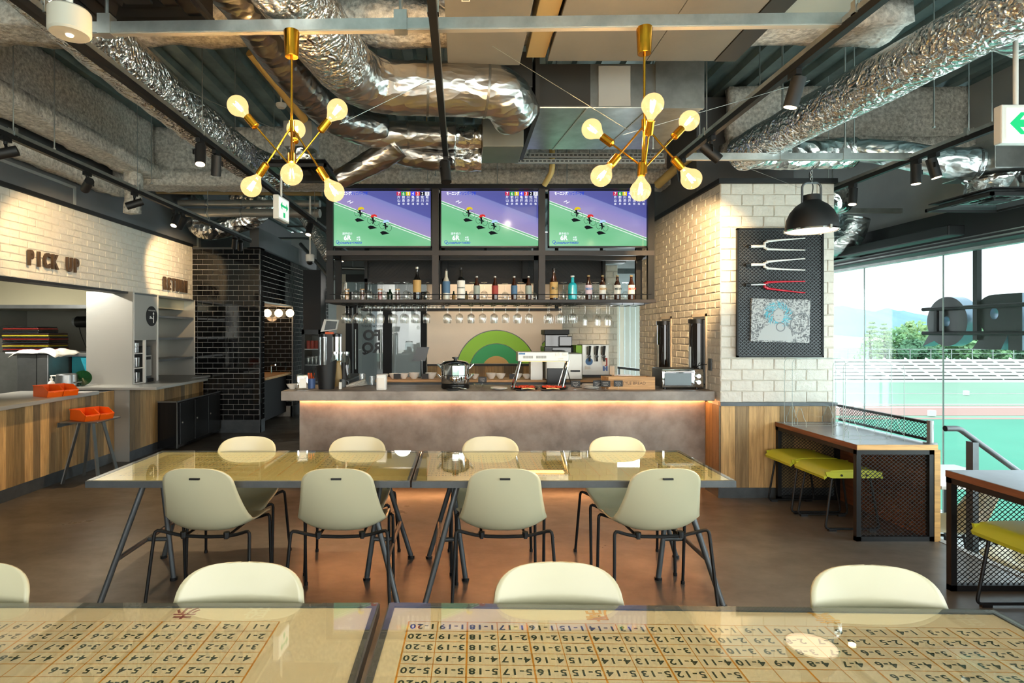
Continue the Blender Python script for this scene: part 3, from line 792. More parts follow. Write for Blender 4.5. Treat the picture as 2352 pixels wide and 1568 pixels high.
for x, y, rz, lab in [
        (-.695, 3.385, R(1), 'cream shell chair, back to us, second from the left at the middle table'),
        (.24, 3.385, R(0), 'cream shell chair, back to us, third from the left at the middle table'),
        (1.125, 3.385, R(3), 'cream shell chair, back to us, rightmost at the near side of the middle table'),
        (X_(583, 4.16), 3.86, PI+R(4), 'cream shell chair facing us, leftmost on the far side of the middle table'),
        (X_(826, 4.16), 3.86, PI, 'cream shell chair facing us, second from left on the far side of the middle table'),
        (X_(1125, 4.16), 3.86, PI, 'cream shell chair facing us, third from left on the far side of the middle table'),
        (X_(1410, 4.16), 3.86, PI, 'cream shell chair facing us, rightmost on the far side of the middle table'),
        (X_(-42, 1.87), 1.60, PI, 'cream shell chair cut off at the left edge of the photo'),
        (X_(570, 1.87), 1.60, PI+R(1), 'cream chair back behind the nearest table, left of the table seam'),
        (X_(1275, 1.87), 1.60, PI, 'cream chair back behind the nearest table, right of the table seam'),
        (X_(1975, 1.845), 1.575, PI-R(3), 'cream chair back behind the nearest table, rightmost')]:
    dup(ch, (x, y, 0), rz, lab)
low = dup(ch, (3.98, 4.62, -.45), R(70), 'cream shell chair on the lower floor behind the hatched desk panel', 'chairs on the lower floor')
dup(ch, (4.0, 3.9, -.45), R(100), 'cream shell chair on the lower floor just behind the right desk stool', 'chairs on the lower floor')
lc = make_chair('shell_chair', 'lime shell chair low behind the mesh of the right desk', 'chairs on the lower floor', 'lime_s')
lc.location = (4.05, 3.3, -.45); lc.rotation_euler = (0, 0, R(80))

# ================================================================ printed glass-topped tables
GL = glyphs('0123456789-', .036, .0009)
ADV = {c: .021 for c in '0123456789'}; ADV['-'] = .015
def grid_print(ncol, x0, far, rows, cw=.086, rh=.0537):
    """x0: right-hand edge of the grid when seen from the camera; returns lines, digits"""
    ln, tx = MB(), MB(); z = .7225
    def solid(c, r): return not (r >= 5 and (7 <= c <= 10)) and not (r >= 6 and c in (5, 6))
    for c in range(ncol+1):
        wd = .0024 if c % 2 else .0048; x = x0-c*cw
        ln.add([(x-wd/2, far, z), (x+wd/2, far, z), (x+wd/2, far-rows*rh, z), (x-wd/2, far-rows*rh, z)], [(0, 1, 2, 3)])
    for r in range(rows+1):
        wd = .0022; y = far-r*rh
        ln.add([(x0-ncol*cw, y-wd/2, z), (x0, y-wd/2, z), (x0, y+wd/2, z), (x0-ncol*cw, y+wd/2, z)], [(0, 1, 2, 3)])
    for r in range(1, rows+1):
        for c in range(1, ncol+1):
            if not solid(c, r): continue
            s = '%d-%d' % (r, c); cx_, cy_ = x0-(c-.5)*cw, far-(r-.5)*rh
            adv = [ADV[q]*(.82 if len(s) > 4 else 1) for q in s]; tot = sum(adv); a = tot/2
            for q, d in zip(s, adv):
                vs, fs = GL[q]; px_ = cx_+a-d/2; a -= d; k = .8 if len(s) > 4 else 1
                tx.add([(px_-v[0]*k, cy_-v[1], z+.0002) for v in vs], fs)
    return ln, tx
def table(name, label, loc, rz, x0, ncol, far, board, kanji, front=False):
    t = thing(name, label, 'table', loc, rz, 'glass-topped tables with printed number grids'); L, D = .925, .415
    fr = MB()
    for a, b in (((-L, -D), (L, -D+.02)), ((-L, D-.02), (L, D)), ((-L, -D+.02), (-L+.02, D-.02)), ((L-.02, -D+.02), (L, D-.02))):
        fr.box((a[0], a[1], .69), (b[0], b[1], .727))
    part('frame', fr, 'dgrey', t)
    part('board', MB().box((-L+.02, -D+.02, .70), (L-.02, D-.02, .722)), board, t)
    ln, tx = grid_print(ncol, x0, far, 11)
    part('grid_lines', ln, 'print_o', t); part('number_print', tx, 'print_k', t)
    for c, x, mat in kanji: text(c, 'title_print', mat, t, (x, far+.055, .7226), (0, 0, PI), .075, w=False, off=.0012)
    part('glass_top', MB().bbox((-L+.004, -D+.004, .7245), (L-.004, D-.004, .732), .0015), 'table_glass', t)
    for s in (-1, 1):
        tops = [(s*.66, -.28, .69), (s*.66, .28, .69), (s*.71, 0, .69)]
        feet = [(s*.855, -.40, .012), (s*.865, .33, .012), (s*.615, -.03, .012)]
        for a, b in zip(tops, feet):
            g = part('leg', MB().cyl(a, b, .0165, n=12), 'dgrey', t, smooth=True)
            part('foot', MB().cyl((b[0], b[1], 0), (b[0], b[1], .016), .024, n=12), 'black_p', g)
        P = lambda i, f: Vector(tops[i]).lerp(Vector(feet[i]), f)
        a, b, c = P(0, .64), P(1, .64), P(2, .64)
        part('stretcher', MB().cyl(a, b, .014, n=10), 'dgrey', t, smooth=True)
        part('stretcher', MB().cyl((a+b)/2, c, .014, n=10), 'dgrey', t, smooth=True)
        part('mounting_plate', MB().box((s*.58, -.32, .682), (s*.76, .32, .691)), 'dgrey', t)
    return t
table('trestle_table', 'middle glass-topped table on trestles, left of the seam, nearer the plank counter', (-1.218, 3.655, 0), 0, .64, 17, .31, 'tabletop_refl', [])
table('trestle_table', 'middle glass-topped table on trestles, right of the seam, reflecting the pot and toaster', (.64, 3.655, 0), R(.4), .87, 20, .31, 'tabletop_refl', [])
table('trestle_table', 'nearest glass-topped table, left half, with a crimson title character', (-1.180, 1.362, 0), 0, .645, 17, .312, 'tabletop', [('赤', .345, 'print_r'), ('段', .56, 'print_w')])
table('trestle_table', 'nearest glass-topped table, right half, with orange title characters', (.688, 1.342, 0), R(-1.4), .87, 20, .312, 'tabletop', [('席', -.29, 'print_o'), ('黄', .385, 'print_y'), ('段', .80, 'print_w')])

# ================================================================ window desks and stools
def desk(label, y0, y1, panels):
    t = thing('window_desk', label, 'desk', (3.29, (y0+y1)/2, 0)); h = (y1-y0)/2; a, b = -.31, .30
    part('top', MB().bbox((a, -h, .692), (b, h, .73), .003), 'desk_top', t)
    part('front_edge', MB().box((a-.004, -h, .69), (a, h, .729)), 'brown_w', t, label='brown wood edge')
    part('end_edge', MB().box((a, -h-.004, .69), (b, -h, .729)), 'oak', t, label='light wood edge')
    fr = MB()
    for yy_ in panels:
        fr.box((a, yy_-.018, .0), (a+.035, yy_+.018, .69)).box((b-.06, yy_-.018, 0), (b-.025, yy_+.018, .69)).box((a, yy_-.018, .655), (b-.025, yy_+.018, .69)).box((a, yy_-.018, 0), (b-.025, yy_+.018, .035))
        mbx = MB(); exmesh(mbx, (a+.03, yy_, .03), (1, 0, 0), (0, 0, 1), b-.06-a-.025, .63, .034, .0145, .0042)
        part('expanded_mesh', mbx, 'black', t, kind='stuff')
    fr.box((a, -h, .655), (a+.035, h, .69))
    part('frame', fr, 'black', t)
    part('rear_panel', MB().box((b-.025, -h, 0), (b-.005, h, .69)), 'brown_w', t)
    part('side_cheek', MB().box((b-.025, -h-.002, 0), (b+.02, -h+.03, .69)), 'oak', t)
    return t
d1 = desk('grey-topped window desk with hatched metal end, below the brick pier', 4.29, 5.40, (-.535, .53))
desk('grey-topped window desk at the right edge of the photo', 2.1, 3.5, (-.68, .68))
# mesh guard on the window side of the far desk
gd = thing('desk_guard', 'low black mesh guard along the window side of the desk', 'guard', (3.575, 4.86, .73))
mbx = MB(); exmesh(mbx, (0, -.5, .03), (0, 1, 0), (0, 0, 1), 1.02, .12, .034, .0145, .004)
part('expanded_mesh', mbx, 'black', gd, kind='stuff')
part('rail', MB().box((-.012, -.5, .145), (.012, .53, .165)).box((-.008, -.5, .015), (.008, .53, .035)), 'black', gd)
part('post', MB().cyl((0, -.52, 0), (0, -.52, .175), .022).cyl((0, -.52, 0), (0, -.52, .006), .045), 'steel_d', gd, smooth=True)
def acrylic(y, x0, label):
    t = thing('acrylic_divider', label, 'divider', (x0+.24, y, .73), group='clear dividers on the window desk')
    W_, Hh, r = .24, .61, .05; poly = [(-W_, .0), (W_, .0)]
    for cx_, a0 in ((W_-r, 0), (-W_+r, 90)):
        for k in range(6):
            a = R(a0+90*k/5); poly.append((cx_+r*math.cos(a), Hh-r+r*math.sin(a)))
    part('sheet', MB().prism(poly, (0, -.002, 0), (1, 0, 0), (0, 0, 1), (0, .004, 0)), 'acrylic', t)
    ed = [Vector((p[0], 0, p[1])) for p in poly]+[Vector((-W_, 0, 0))]
    part('polished_edge', MB().tube(ed, .0022, 5), 'glass_edge', t)
    for s in (-.17, .17):
        part('foot', MB().prism([(-.09, 0), (.09, 0), (.09, .05), (.06, .075), (.04, .12), (.015, .16), (-.015, .16), (-.04, .12), (-.06, .075), (-.09, .05)], (s-.0015, 0, 0), (0, 1, 0), (0, 0, 1), (.003, 0, 0)), 'acrylic', t)
        part('foot_edge', MB().tube([(s, q[0], q[1]) for q in ((-.09, .0), (-.09, .05), (-.06, .075), (-.04, .12), (-.015, .16), (.015, .16), (.04, .12), (.06, .075), (.09, .05), (.09, 0))], .0018, 5), 'glass_edge', t)
    return t
for y, x0, lab in ((4.50, 3.02, 'clear acrylic divider nearest the hatched end of the desk'), (4.66, 3.04, 'clear acrylic divider second from the hatched desk end'),
                   (5.16, 3.0, 'clear acrylic divider in the middle of the desk near the brick pier'), (5.32, 3.02, 'clear acrylic divider right against the brick pier')):
    acrylic(y, x0, lab)
def stool(loc, label, rz=0):
    t = thing('lime_stool', label, 'stool', loc, rz, 'lime bar-side stools at the window desks')
    mb = MB(); n = 16; prof = []
    for i in range(n+1):
        x = -.235+.47*i/n; e = abs(x)/.235
        prof.append((x, .485-.045*max(0, e-.72)**1.5*7*1.0+.006*math.cos(x*9)))
    top = [(p[0], p[1]) for p in prof]; bot = [(p[0]*.97, p[1]-.022) for p in prof][::-1]
    mb.prism(top+bot, (0, -.2, 0), (1, 0, 0), (0, 0, 1), (0, .4, 0))
    part('seat', mb, 'lime', t, smooth=True)
    lp = MB()
    for s in (-1, 1):
        part('apron', MB().prism([(-.225, .475), (-.215, .44), (-.17, .425), (.17, .425), (.215, .44), (.225, .475)], (0, s*.2-.008, 0), (1, 0, 0), (0, 0, 1), (0, .016, 0)), 'lime', t)
        part('apron_bolt', MB().cyl((-.1, s*.21-.002*s, .448), (-.1, s*.213, .448), .009, n=10).cyl((.1, s*.208, .448), (.1, s*.213, .448), .009, n=10), 'black_p', t)
        pts = [(0, s*.17, .432), (-.15, s*.17, .432), (-.215, s*.185, .018), (.215, s*.185, .018), (.15, s*.17, .432), (0, s*.17, .432)]
        part('sled_leg', MB().tube(bend(pts, .035, 4), .009, 8), 'black', t, smooth=True)
        for x in (-.16, .16): part('glide', MB().box((x-.03, s*.185-.01, 0), (x+.03, s*.185+.01, .016)), 'black_p', t)
    part('cross_bar', MB().cyl((-.13, -.17, .425), (-.13, .17, .425), .008, n=8).cyl((.13, -.17, .425), (.13, .17, .425), .008, n=8), 'black', t)
    return t
stool((3.10, 4.70, 0), 'lime stool tucked under the desk, nearest to the hatched end')
stool((3.08, 5.13, 0), 'lime stool tucked under the desk, next to the brick pier panelling')
stool((3.17, 3.08, 0), 'lime stool at the right edge of the photo, under the right desk')
# steps down and handrail between the desks
struct('step', MB().box((3.65, 3.55, -.45), (3.92, 4.25, -.15)).box((3.92, 3.55, -.45), (4.18, 4.25, -.30)), 'grey_light')
hr = thing('handrail', 'grey tubular handrail sloping down beside the window desk', 'handrail', (3.86, 4.3, -.15))
part('rail', MB().tube(bend([(-.20, 0, 1.0), (-.10, 0, 1.0), (.34, 0, .68), (.75, 0, .38)], .03), .021, 12), 'dgrey', hr, smooth=True)
part('post', MB().box((-.022, -.03, .0), (.022, .03, .90)), 'dgrey', hr)
part('end_cap', MB().cyl((-.206, 0, 1.0), (-.2, 0, 1.0), .022), 'black_p', hr)
wt_ = thing('low_table', 'white table on the lower floor by the window', 'table', (4.45, 5.2, -.45))
part('top', MB().bbox((-.4, -.4, .70), (.4, .4, .73), .004), 'white', wt_)
part('pedestal', MB().cyl((0, 0, .02), (0, 0, .7), .035).cyl((0, 0, 0), (0, 0, .02), .22), 'dgrey', wt_, smooth=True)

# ================================================================ left: pick-up counter, return station, kitchen
CXF = -4.24
pc = thing('pickup_counter', 'long oak-planked pick-up counter with steel top along the left', 'counter', (CXF, 5.0, 0))
part('carcass', MB().box((-5.0, -1.0, .12), (CXF-.018, 6.95, .87)), 'dark_room', pc, w=True)
y = 4.62; k = 0
while y < 6.94:
    b = min(6.95, y+random.choice((.095, .11, .125, .13)))
    part('plank', MB().bbox((CXF-.018, y+.001, .12), (CXF, b-.001, .87), .002), 'plank', pc, w=True); y = b
part('plinth', MB().box((-5.0, -1, 0), (CXF-.005, 6.95, .12)), 'dgrey', pc, w=True)
part('steel_top', MB().bbox((-5.05, -1, .87), (CXF+.09, 6.52, .91), .004), 'steel', pc, w=True)
rc = thing('return_counter', 'steel-topped tray return counter with oak planks, before the black tiles', 'counter', (-4.4, 7.9, 0))
part('carcass', MB().box((-4.75, 6.96, .12), (-4.078, 8.94, .88)), 'steel_d', rc, w=True)
part('steel_front', MB().box((-4.75, 6.952, 0), (-4.06, 6.962, .9)), 'steel', rc, w=True)
y = 6.97
while y < 8.94:
    b = min(8.95, y+.115); part('plank', MB().bbox((-4.078, y+.001, .12), (-4.06, b-.001, .88), .002), 'plank', rc, w=True); y = b
part('plinth', MB().box((-4.75, 6.97, 0), (-4.065, 8.94, .12)), 'dgrey', rc, w=True)
part('steel_top', MB().bbox((-4.78, 6.90, .88), (-3.70, 8.3, .915), .004).box((-4.78, 8.3, .88), (-3.95, 8.95, .914)), 'steel', rc, w=True)
bc = thing('bin_cabinet', 'low black glossy waste-bin cabinet below the return shelves', 'cabinet', (-3.93, 8.4, 0))
part('body', MB().bbox((-4.06, 7.6, .03), (-3.80, 8.96, .655), .004), M('black_mirror', '#1b1b1d', .12, .3), bc, w=True)
for i in range(3):
    g = part('door', MB().bbox((-3.80, 7.66+i*.43, .07), (-3.786, 8.07+i*.43, .63), .003), 'black_p', bc, w=True)
    part('latch', MB().cyl((-3.786, 7.72+i*.43, .36), (-3.778, 7.72+i*.43, .36), .012), 'steel', g, w=True)
part('edge_trim', MB().box((-4.065, 7.595, .645), (-3.795, 7.605, .66)).box((-3.805, 7.595, .645), (-3.795, 8.96, .66)).box((-3.806, 7.595, .03), (-3.795, 7.606, .65)), 'steel_d', bc, w=True)
# steel return shelves
SX = -4.19
rs = thing('return_shelf', 'brushed steel return station with open shelves and tall side panel', 'shelf unit', (-4.45, 8.1, .915))
part('side_panel', MB().box((-4.78, 7.25, .915), (SX, 7.27, 2.1)), 'steel', rs, w=True)
part('upper_panel', MB().box((SX-.02, 7.27, 1.48), (SX-.005, 7.84, 2.09)), 'steel', rs, w=True)
part('divider', MB().box((-4.7, 7.84, .915), (SX, 7.865, 2.09)), 'steel', rs, w=True)
part('back_panel', MB().box((-4.78, 7.27, .915), (-4.74, 8.94, 2.1)), 'steel', rs, w=True)
part('end_panel', MB().box((-4.74, 8.92, .915), (SX, 8.94, 2.09)), 'steel', rs, w=True)
part('ceiling_panel', MB().box((-4.74, 7.27, 2.07), (SX, 8.94, 2.09)), 'steel_d', rs, w=True)
for z in (1.19, 1.49, 1.8):
    part('shelf', MB().box((-4.60, 7.87, z), (SX-.01, 8.92, z+.012)).box((SX-.03, 7.87, z-.014), (SX-.005, 8.92, z+.016)), 'steel_d', rs, w=True)
wdw = part('hatch_frame', MB().box((-4.735, 7.9, 1.0), (-4.72, 7.95, 2.0)).box((-4.735, 8.5, 1.0), (-4.72, 8.55, 2.0)).box((-4.735, 7.95, 1.95), (-4.72, 8.5, 2.0)).box((-4.735, 7.95, 1.0), (-4.72, 8.5, 1.05)), 'white', rs, w=True)
part('hatch_pane', MB().box((-4.74, 7.95, 1.05), (-4.73, 8.5, 1.95)), 'white', wdw, w=True)
for z in (.915, 1.11, 1.3): part('glass_shelf', MB().box((-4.6, 7.28, z), (SX-.01, 7.52, z+.012)), 'white', rs, w=True)
for a_, b_ in (((SX-.03, 7.53, .915), (SX, 7.56, 1.48)), ((SX-.012, 7.27, .915), (SX+.002, 7.285, 2.09)), ((SX-.012, 7.838, .915), (SX+.003, 7.862, 2.09)), ((SX-.02, 8.925, .915), (SX+.002, 8.945, 2.09))): part('edge_post', MB().box(a_, b_), 'white', rs, w=True)
sg = part('round_sign', MB().lathe([(.0, 0), (.135, 0), (.135, .004), (0, .004)], (SX-.004, 7.70, 1.80), 28, (1, 0, 0)), 'black_p', rs, w=True)
text('FOOD RETURN', 'sign_print', 'white', sg, (SX+.0012, 7.70, 1.875), SIDE, .026)
part('sign_pictogram', MB().lathe([(0, 0), (.018, 0), (.018, .001), (0, .001)], (SX+.0005, 7.74, 1.835), 14, (1, 0, 0)).box((SX+.0003, 7.728, 1.71), (SX+.0015, 7.752, 1.81)).box((SX+.0003, 7.64, 1.765), (SX+.0015, 7.728, 1.773)).box((SX+.0003, 7.65, 1.775), (SX+.0015, 7.672, 1.80)).box((SX+.0003, 7.68, 1.775), (SX+.0015, 7.70, 1.79)), 'white', sg, w=True)
def tumbler(loc, label, group, h=.115, r=.034, mat='ware'):
    o = solo('tumbler', MB().shell([(.0001, .004), (r*.86, .004), (r, h), (r-.003, h), (r*.8, .012), (.0001, .012)], loc, 14), mat, label, 'glass', group, smooth=True); return o
GT = 'clear tumblers in the return station'
for z, lab in ((.927, 'clear tumbler on the lowest glass shelf of the return station'), (1.122, 'clear tumbler on the middle glass shelf of the return station')):
    for i in range(4): tumbler((-4.24-.08*(i//2) , 7.33+.1*(i % 2)+.012*(i//2), z), lab.replace('clear tumbler', ('left front', 'right front', 'left rear', 'right rear')[i]+' clear tumbler'), GT, .13, .036)
for i in range(2): tumbler((-4.25, 7.34+.09*i, 1.312), ('left', 'right')[i]+' clear tumbler on the topmost glass shelf of the return station', GT, .13, .036)
wd = thing('water_dispenser', 'silver and black water dispenser in the return station', 'dispenser', (-4.30, 7.68, .915))
part('body', MB().bbox((-.12, -.09, 0), (.06, .09, .48), .012), 'dgrey', wd)
part('front_face', MB().bbox((.06, -.085, .08), (.072, .085, .36), .006), 'steel', wd)
part('control_panel', MB().box((.0725, -.06, .30), (.075, .06, .34)), 'black_p', wd)
part('drip_tray', MB().bbox((.06, -.085, 0), (.10, .085, .05), .006), 'black_p', wd)
# lettering on the white brick
for body, y0, z0, sz, lab in (('PICK UP', 5.90, 2.30, .205, 'brown raised letters reading PICK UP on the white brick'), ('RETURN', 8.40, 2.27, .25, 'brown raised letters reading RETURN on the white brick')):
    tot = {'PICK UP': .66, 'RETURN': .60}[body]; n_ = len(body)
    sn = thing('wall_lettering', lab, 'sign', (LX+.012, y0, z0))
    for i, c in enumerate(body):
        if c != ' ': text(c, 'letter', 'letter_brown', sn, (.02, -tot/2+tot*i/(n_-1), 0), SIDE, sz, ext=.012, off=.007, w=False, sx=.62 if n_ == 7 else .5)
m['letter_brown'] = M('brown_letters', '#4a3826', .55)
# things on the pick-up counter
def bins(loc, rz, n, label):
    t = thing('sorting_bin', label, 'bin', loc, rz, 'orange sorting bins')
    for i in range(n):
        mb = MB(); w_ = .15; x0 = i*w_-n*w_/2; x1 = x0+w_-.004; th = .004
        def wall(poly, x): mb.prism(poly, (x, 0, 0), (0, 1, 0), (0, 0, 1), (th, 0, 0))
        sidep = [(-.13, 0), (.12, 0), (.135, .115), (-.05, .115), (-.155, .06)]
        wall(sidep, x0); wall(sidep, x1-th)
        mb.box((x0, -.13, 0), (x1, .12, th)).box((x0, .12, 0), (x1, .135, .115))
        mb.add([(x0, -.13, 0), (x1, -.13, 0), (x1, -.155, .06), (x0, -.155, .06), (x0, -.126, 0), (x1, -.126, 0), (x1, -.15, .06), (x0, -.15, .06)], [(0, 1, 2, 3), (7, 6, 5, 4), (3, 2, 6, 7), (0, 4, 5, 1), (0, 3, 7, 4), (1, 5, 6, 2)])
        mb.box((x0-.004, .128, .108), (x1+.004, .145, .116)); mb.obox((x0, -.152, .06), (x1, -.152, .06), .012, .012)
        g = part('bin_tub', mb, 'orange', t)
        part('label_slot', MB().box((x0+.05, -.160, .048), (x0+.09, -.157, .058)), 'orange', g)
    return t
bins((-4.29, 6.02, .91), R(62), 2, 'pair of orange sorting bins on the steel pick-up counter')
st_ = thing('metal_stool', 'grey metal stool with splayed legs against the plank counter', 'stool', (-3.97, 6.1, 0))
part('seat', MB().bbox((-.2, -.2, .635), (.2, .2, .65), .006).obox((-.22, -.2, .615), (-.22, .2, .615), .006, .05), 'steel_d', st_)
for sx in (-1, 1):
    for sy in (-1, 1):
        part('leg', MB().obox((sx*.07, sy*.08, .636), (sx*.19, sy*.17, 0.0), .012, .045, (0, 1, .2)), 'steel_d', st_)
bins((-3.96, 6.10, .65), R(62), 2, 'pair of orange sorting bins on the grey metal stool')
pb_ = thing('pump_bottle', 'white sanitizer pump bottle behind the orange bins', 'bottle', (-4.72, 6.55, .91))
part('body', MB().lathe([(.0, 0), (.034, 0), (.036, .01), (.036, .085), (.026, .105), (.014, .112), (.014, .125), (0, .125)], (0, 0, 0), 16), 'white', pb_, smooth=True)
part('pump', MB().cyl((0, 0, .125), (0, 0, .165), .007).cyl((-.012, 0, .168), (.055, -.01, .172), .007).lathe([(0, .122), (.018, .122), (.018, .14), (0, .14)], (0, 0, 0), 12), 'white', pb_, smooth=True)
part('label_band', MB().box((.01, -.037, .03), (.034, -.034, .055)), 'red', pb_)
solo('folded_wipe', MB().bbox((-4.25, 6.22, .91), (-4.12, 6.36, .925), .006), 'white_p', 'folded white paper wipes beside the orange bins', 'wipes')
# kitchen seen through the pass
hd = thing('range_hood', 'long stainless range hood in the kitchen', 'hood', (-5.9, 8.6, 1.93))
part('canopy', MB().add([(-1.2, -.75, 0), (1.55, -.75, 0), (1.55, .65, 0), (-1.2, .65, 0), (-1.2, -.3, .55), (1.55, -.3, .55), (1.55, .65, .55), (-1.2, .65, .55)], [(0, 3, 2, 1), (4, 5, 6, 7), (0, 1, 5, 4), (1, 2, 6, 5), (2, 3, 7, 6), (3, 0, 4, 7)]), M('hood_steel', '#b5ae92', .3, .6), hd)
part('lip', MB().box((-1.2, -.77, -.02), (1.55, -.75, .03)), 'steel_d', hd)
fr_ = thing('kitchen_fridge', 'dull steel kitchen cabinet behind the pick-up counter', 'cabinet', (-6.0, 8.2, 0))
part('body', MB().box((-.5, -.3, 0), (.62, .4, 1.30)), 'steel_d', fr_)
part('door', MB().bbox((-.49, -.325, .08), (.05, -.3, 1.28), .004), 'steel_d', fr_); part('door', MB().bbox((.07, -.325, .08), (.61, -.3, 1.28), .004), 'steel_d', fr_)
part('door_gap', MB().box((.05, -.31, .08), (.07, -.3, 1.28)), 'black_p', fr_)
dw = thing('dishwasher', 'steel dishwasher under the white cloth in the kitchen', 'dishwasher', (-5.35, 7.5, 0))
part('body', MB().bbox((-.28, -.3, 0), (.12, .3, 1.30), .01), 'steel_d', dw)
part('seam', MB().box((-.03, -.303, .2), (-.02, -.3, 1.3)), 'black_p', dw)
mb = MB(); NX, NY = 16, 10
for i in range(NX+1):
    for j in range(NY+1):
        x = -.36+.60*i/NX; yv = -.34+.5*j/NY; e = max(0, abs(x+.06)-.2)+max(0, -.3-yv)*1.2
        mb.v.append((-5.35+x, 7.5+yv, 1.318+.05*mnoise.noise(Vector((x*7, yv*6, 3)))+.03-e*.55))
for i in range(NX):
    for j in range(NY): a = i*(NY+1)+j; mb.f.append((a, a+NY+1, a+NY+2, a+1))
o = solo('white_cloth', mb, 'cloth', 'rumpled white cloth draped over the dishwasher in the kitchen', 'cloth', smooth=True)
o.modifiers.new('thickness', 'SOLIDIFY').thickness = .006
solo('cloth_pole', MB().cyl((-5.78, 7.22, 1.32), (-5.2, 7.22, 1.32), .012), 'white', 'white pole end sticking out under the cloth', 'pole')
ORD_ = ['first', 'second', 'third', 'fourth', 'fifth', 'sixth', 'seventh', 'eighth', 'ninth', 'tenth', 'eleventh', 'twelfth', 'thirteenth', 'fourteenth', 'fifteenth']
for i in range(15):
    c = ['#1a1412', '#7c1d17', '#161616', '#b7a82c', '#2a1512', '#101a22'][i % 6]
    key = 'tray%d' % (i % 6)
    if key not in m: m[key] = M('tray_'+str(i % 6), c, .4)
    sx = random.uniform(-.01, .01)
    solo('serving_tray', MB().bbox((-6.42+sx, 7.95, 1.31+i*.024), (-5.92+sx+(.15 if i < 11 else 0), 8.35, 1.327+i*.024), .006), key, 'serving tray, %s from the bottom of the stack in the kitchen' % ORD_[i], 'tray', 'serving trays stacked in the kitchen')
hr_ = thing('hose_reel', 'black and grey hose reel on the kitchen wall with hanging cords', 'reel', (-6.0, 9.1, 1.75))
part('drum', MB().cyl((-.14, 0, 0), (.06, 0, 0), .09, n=20).cyl((.06, 0, .03), (.12, 0, .03), .1, n=20), 'black_p', hr_, smooth=True)
part('bracket', MB().box((-.2, .02, -.03), (.16, .2, .03)).cyl((-.19, 0, 0), (-.14, 0, 0), .07), 'grey_light', hr_)
for x in (-.12, .02, .1): part('cord', MB().tube([(x, 0, -.06), (x+.05, -.02, -.2), (x+.12, 0, -.42)], .006, 6, round_=4), 'black_p', hr_)
solo('vertical_pipe', MB().tube(bend([(-5.0, 9.2, 1.1), (-5.0, 9.2, 1.95), (-4.7, 9.2, 1.95)], .08), .045, 12), 'kitchen_w', 'beige vertical pipe on the kitchen wall', 'pipe', smooth=True)
bb = thing('teal_rack', 'teal crate hanging open beside the dishwasher', 'crate', (-5.05, 7.7, .95))
part('crate', MB().bbox((-.16, -.1, 0), (.16, .1, .31), .01), 'teal', bb); part('rim', MB().box((-.18, -.12, .31), (.2, .12, .36)), 'steel_d', bb)
pt = thing('cooking_pot', 'upturned aluminium pot drying behind the pump bottle', 'pot', (-4.86, 7.0, .93))
part('body', MB().lathe([(0, 0), (.125, 0), (.115, .13), (.10, .142), (0, .142)], (0, 0, 0), 26), 'steel_d', pt, smooth=True)
part('handle', MB().tube([(.11, -.03, .03), (.17, -.02, .04), (.17, .02, .04), (.11, .03, .03)], .007, 8), 'steel_d', pt, smooth=True)
solo('green_pan', MB().lathe([(0, 0), (.09, .0), (.1, .03), (0, .04)], (-4.74, 7.12, 1.0), 24, (.5, -.8, .4)), 'green_glass', 'dark green pan lid leaning behind the aluminium pot', 'lid', smooth=True)
rk = MB()
for i in range(14): rk.cyl((-5.0+i*.022, 6.82, .905), (-5.0+i*.022, 6.82, .95), .003, n=6)
rk.cyl((-5.02, 6.82, .95), (-4.68, 6.82, .95), .004, n=6)
solo('dish_rack', rk, 'white', 'white wire dish rack under the aluminium pot', 'rack')

ORD = ['first', 'second', 'third', 'fourth', 'fifth', 'sixth', 'seventh', 'eighth', 'ninth', 'tenth', 'eleventh', 'twelfth', 'thirteenth', 'fourteenth', 'fifteenth', 'sixteenth', 'seventeenth', 'eighteenth', 'nineteenth', 'twentieth', 'twenty-first', 'twenty-second', 'twenty-third', 'twenty-fourth']
# ================================================================ bar counter
BC = thing('bar_counter', 'long concrete bar counter with warm light under its top', 'counter', (.4, 5.8, 0))
part('top', MB().bbox((-1.746, 5.5, .917), (COLX0-.02, 6.2, 1.01), .006), 'concrete', BC, w=True)
part('front', MB().box((-1.628, 5.72, .10), (COLX0-.02, 6.1, .917)), 'concrete', BC, w=True)
part('recessed_plinth', MB().box((-1.58, 5.80, 0), (COLX0-.02, 6.1, .10)), 'black_m', BC, w=True)
part('light_strip', MB().box((-1.62, 5.700, .905), (COLX0-.03, 5.712, .916)), 'led', BC, w=True)
part('light_strip', MB().box((-1.55, 5.775, .088), (COLX0-.05, 5.79, .099)), 'led_low', BC, w=True)
rb = thing('rear_worktop', 'grey back worktop behind the bar, lined with white bowls', 'worktop', (.2, 6.9, 0))
part('top', MB().bbox((-1.0, 6.6, 1.0), (2.2, 7.05, 1.03), .004).bbox((1.7, 7.05, 1.0), (2.2, 7.45, 1.0299), .004), 'boxwood', rb, w=True)
part('cabinet', MB().box((-1.0, 6.65, 0), (2.2, 7.05, 1.0)), 'dgrey', rb, w=True)

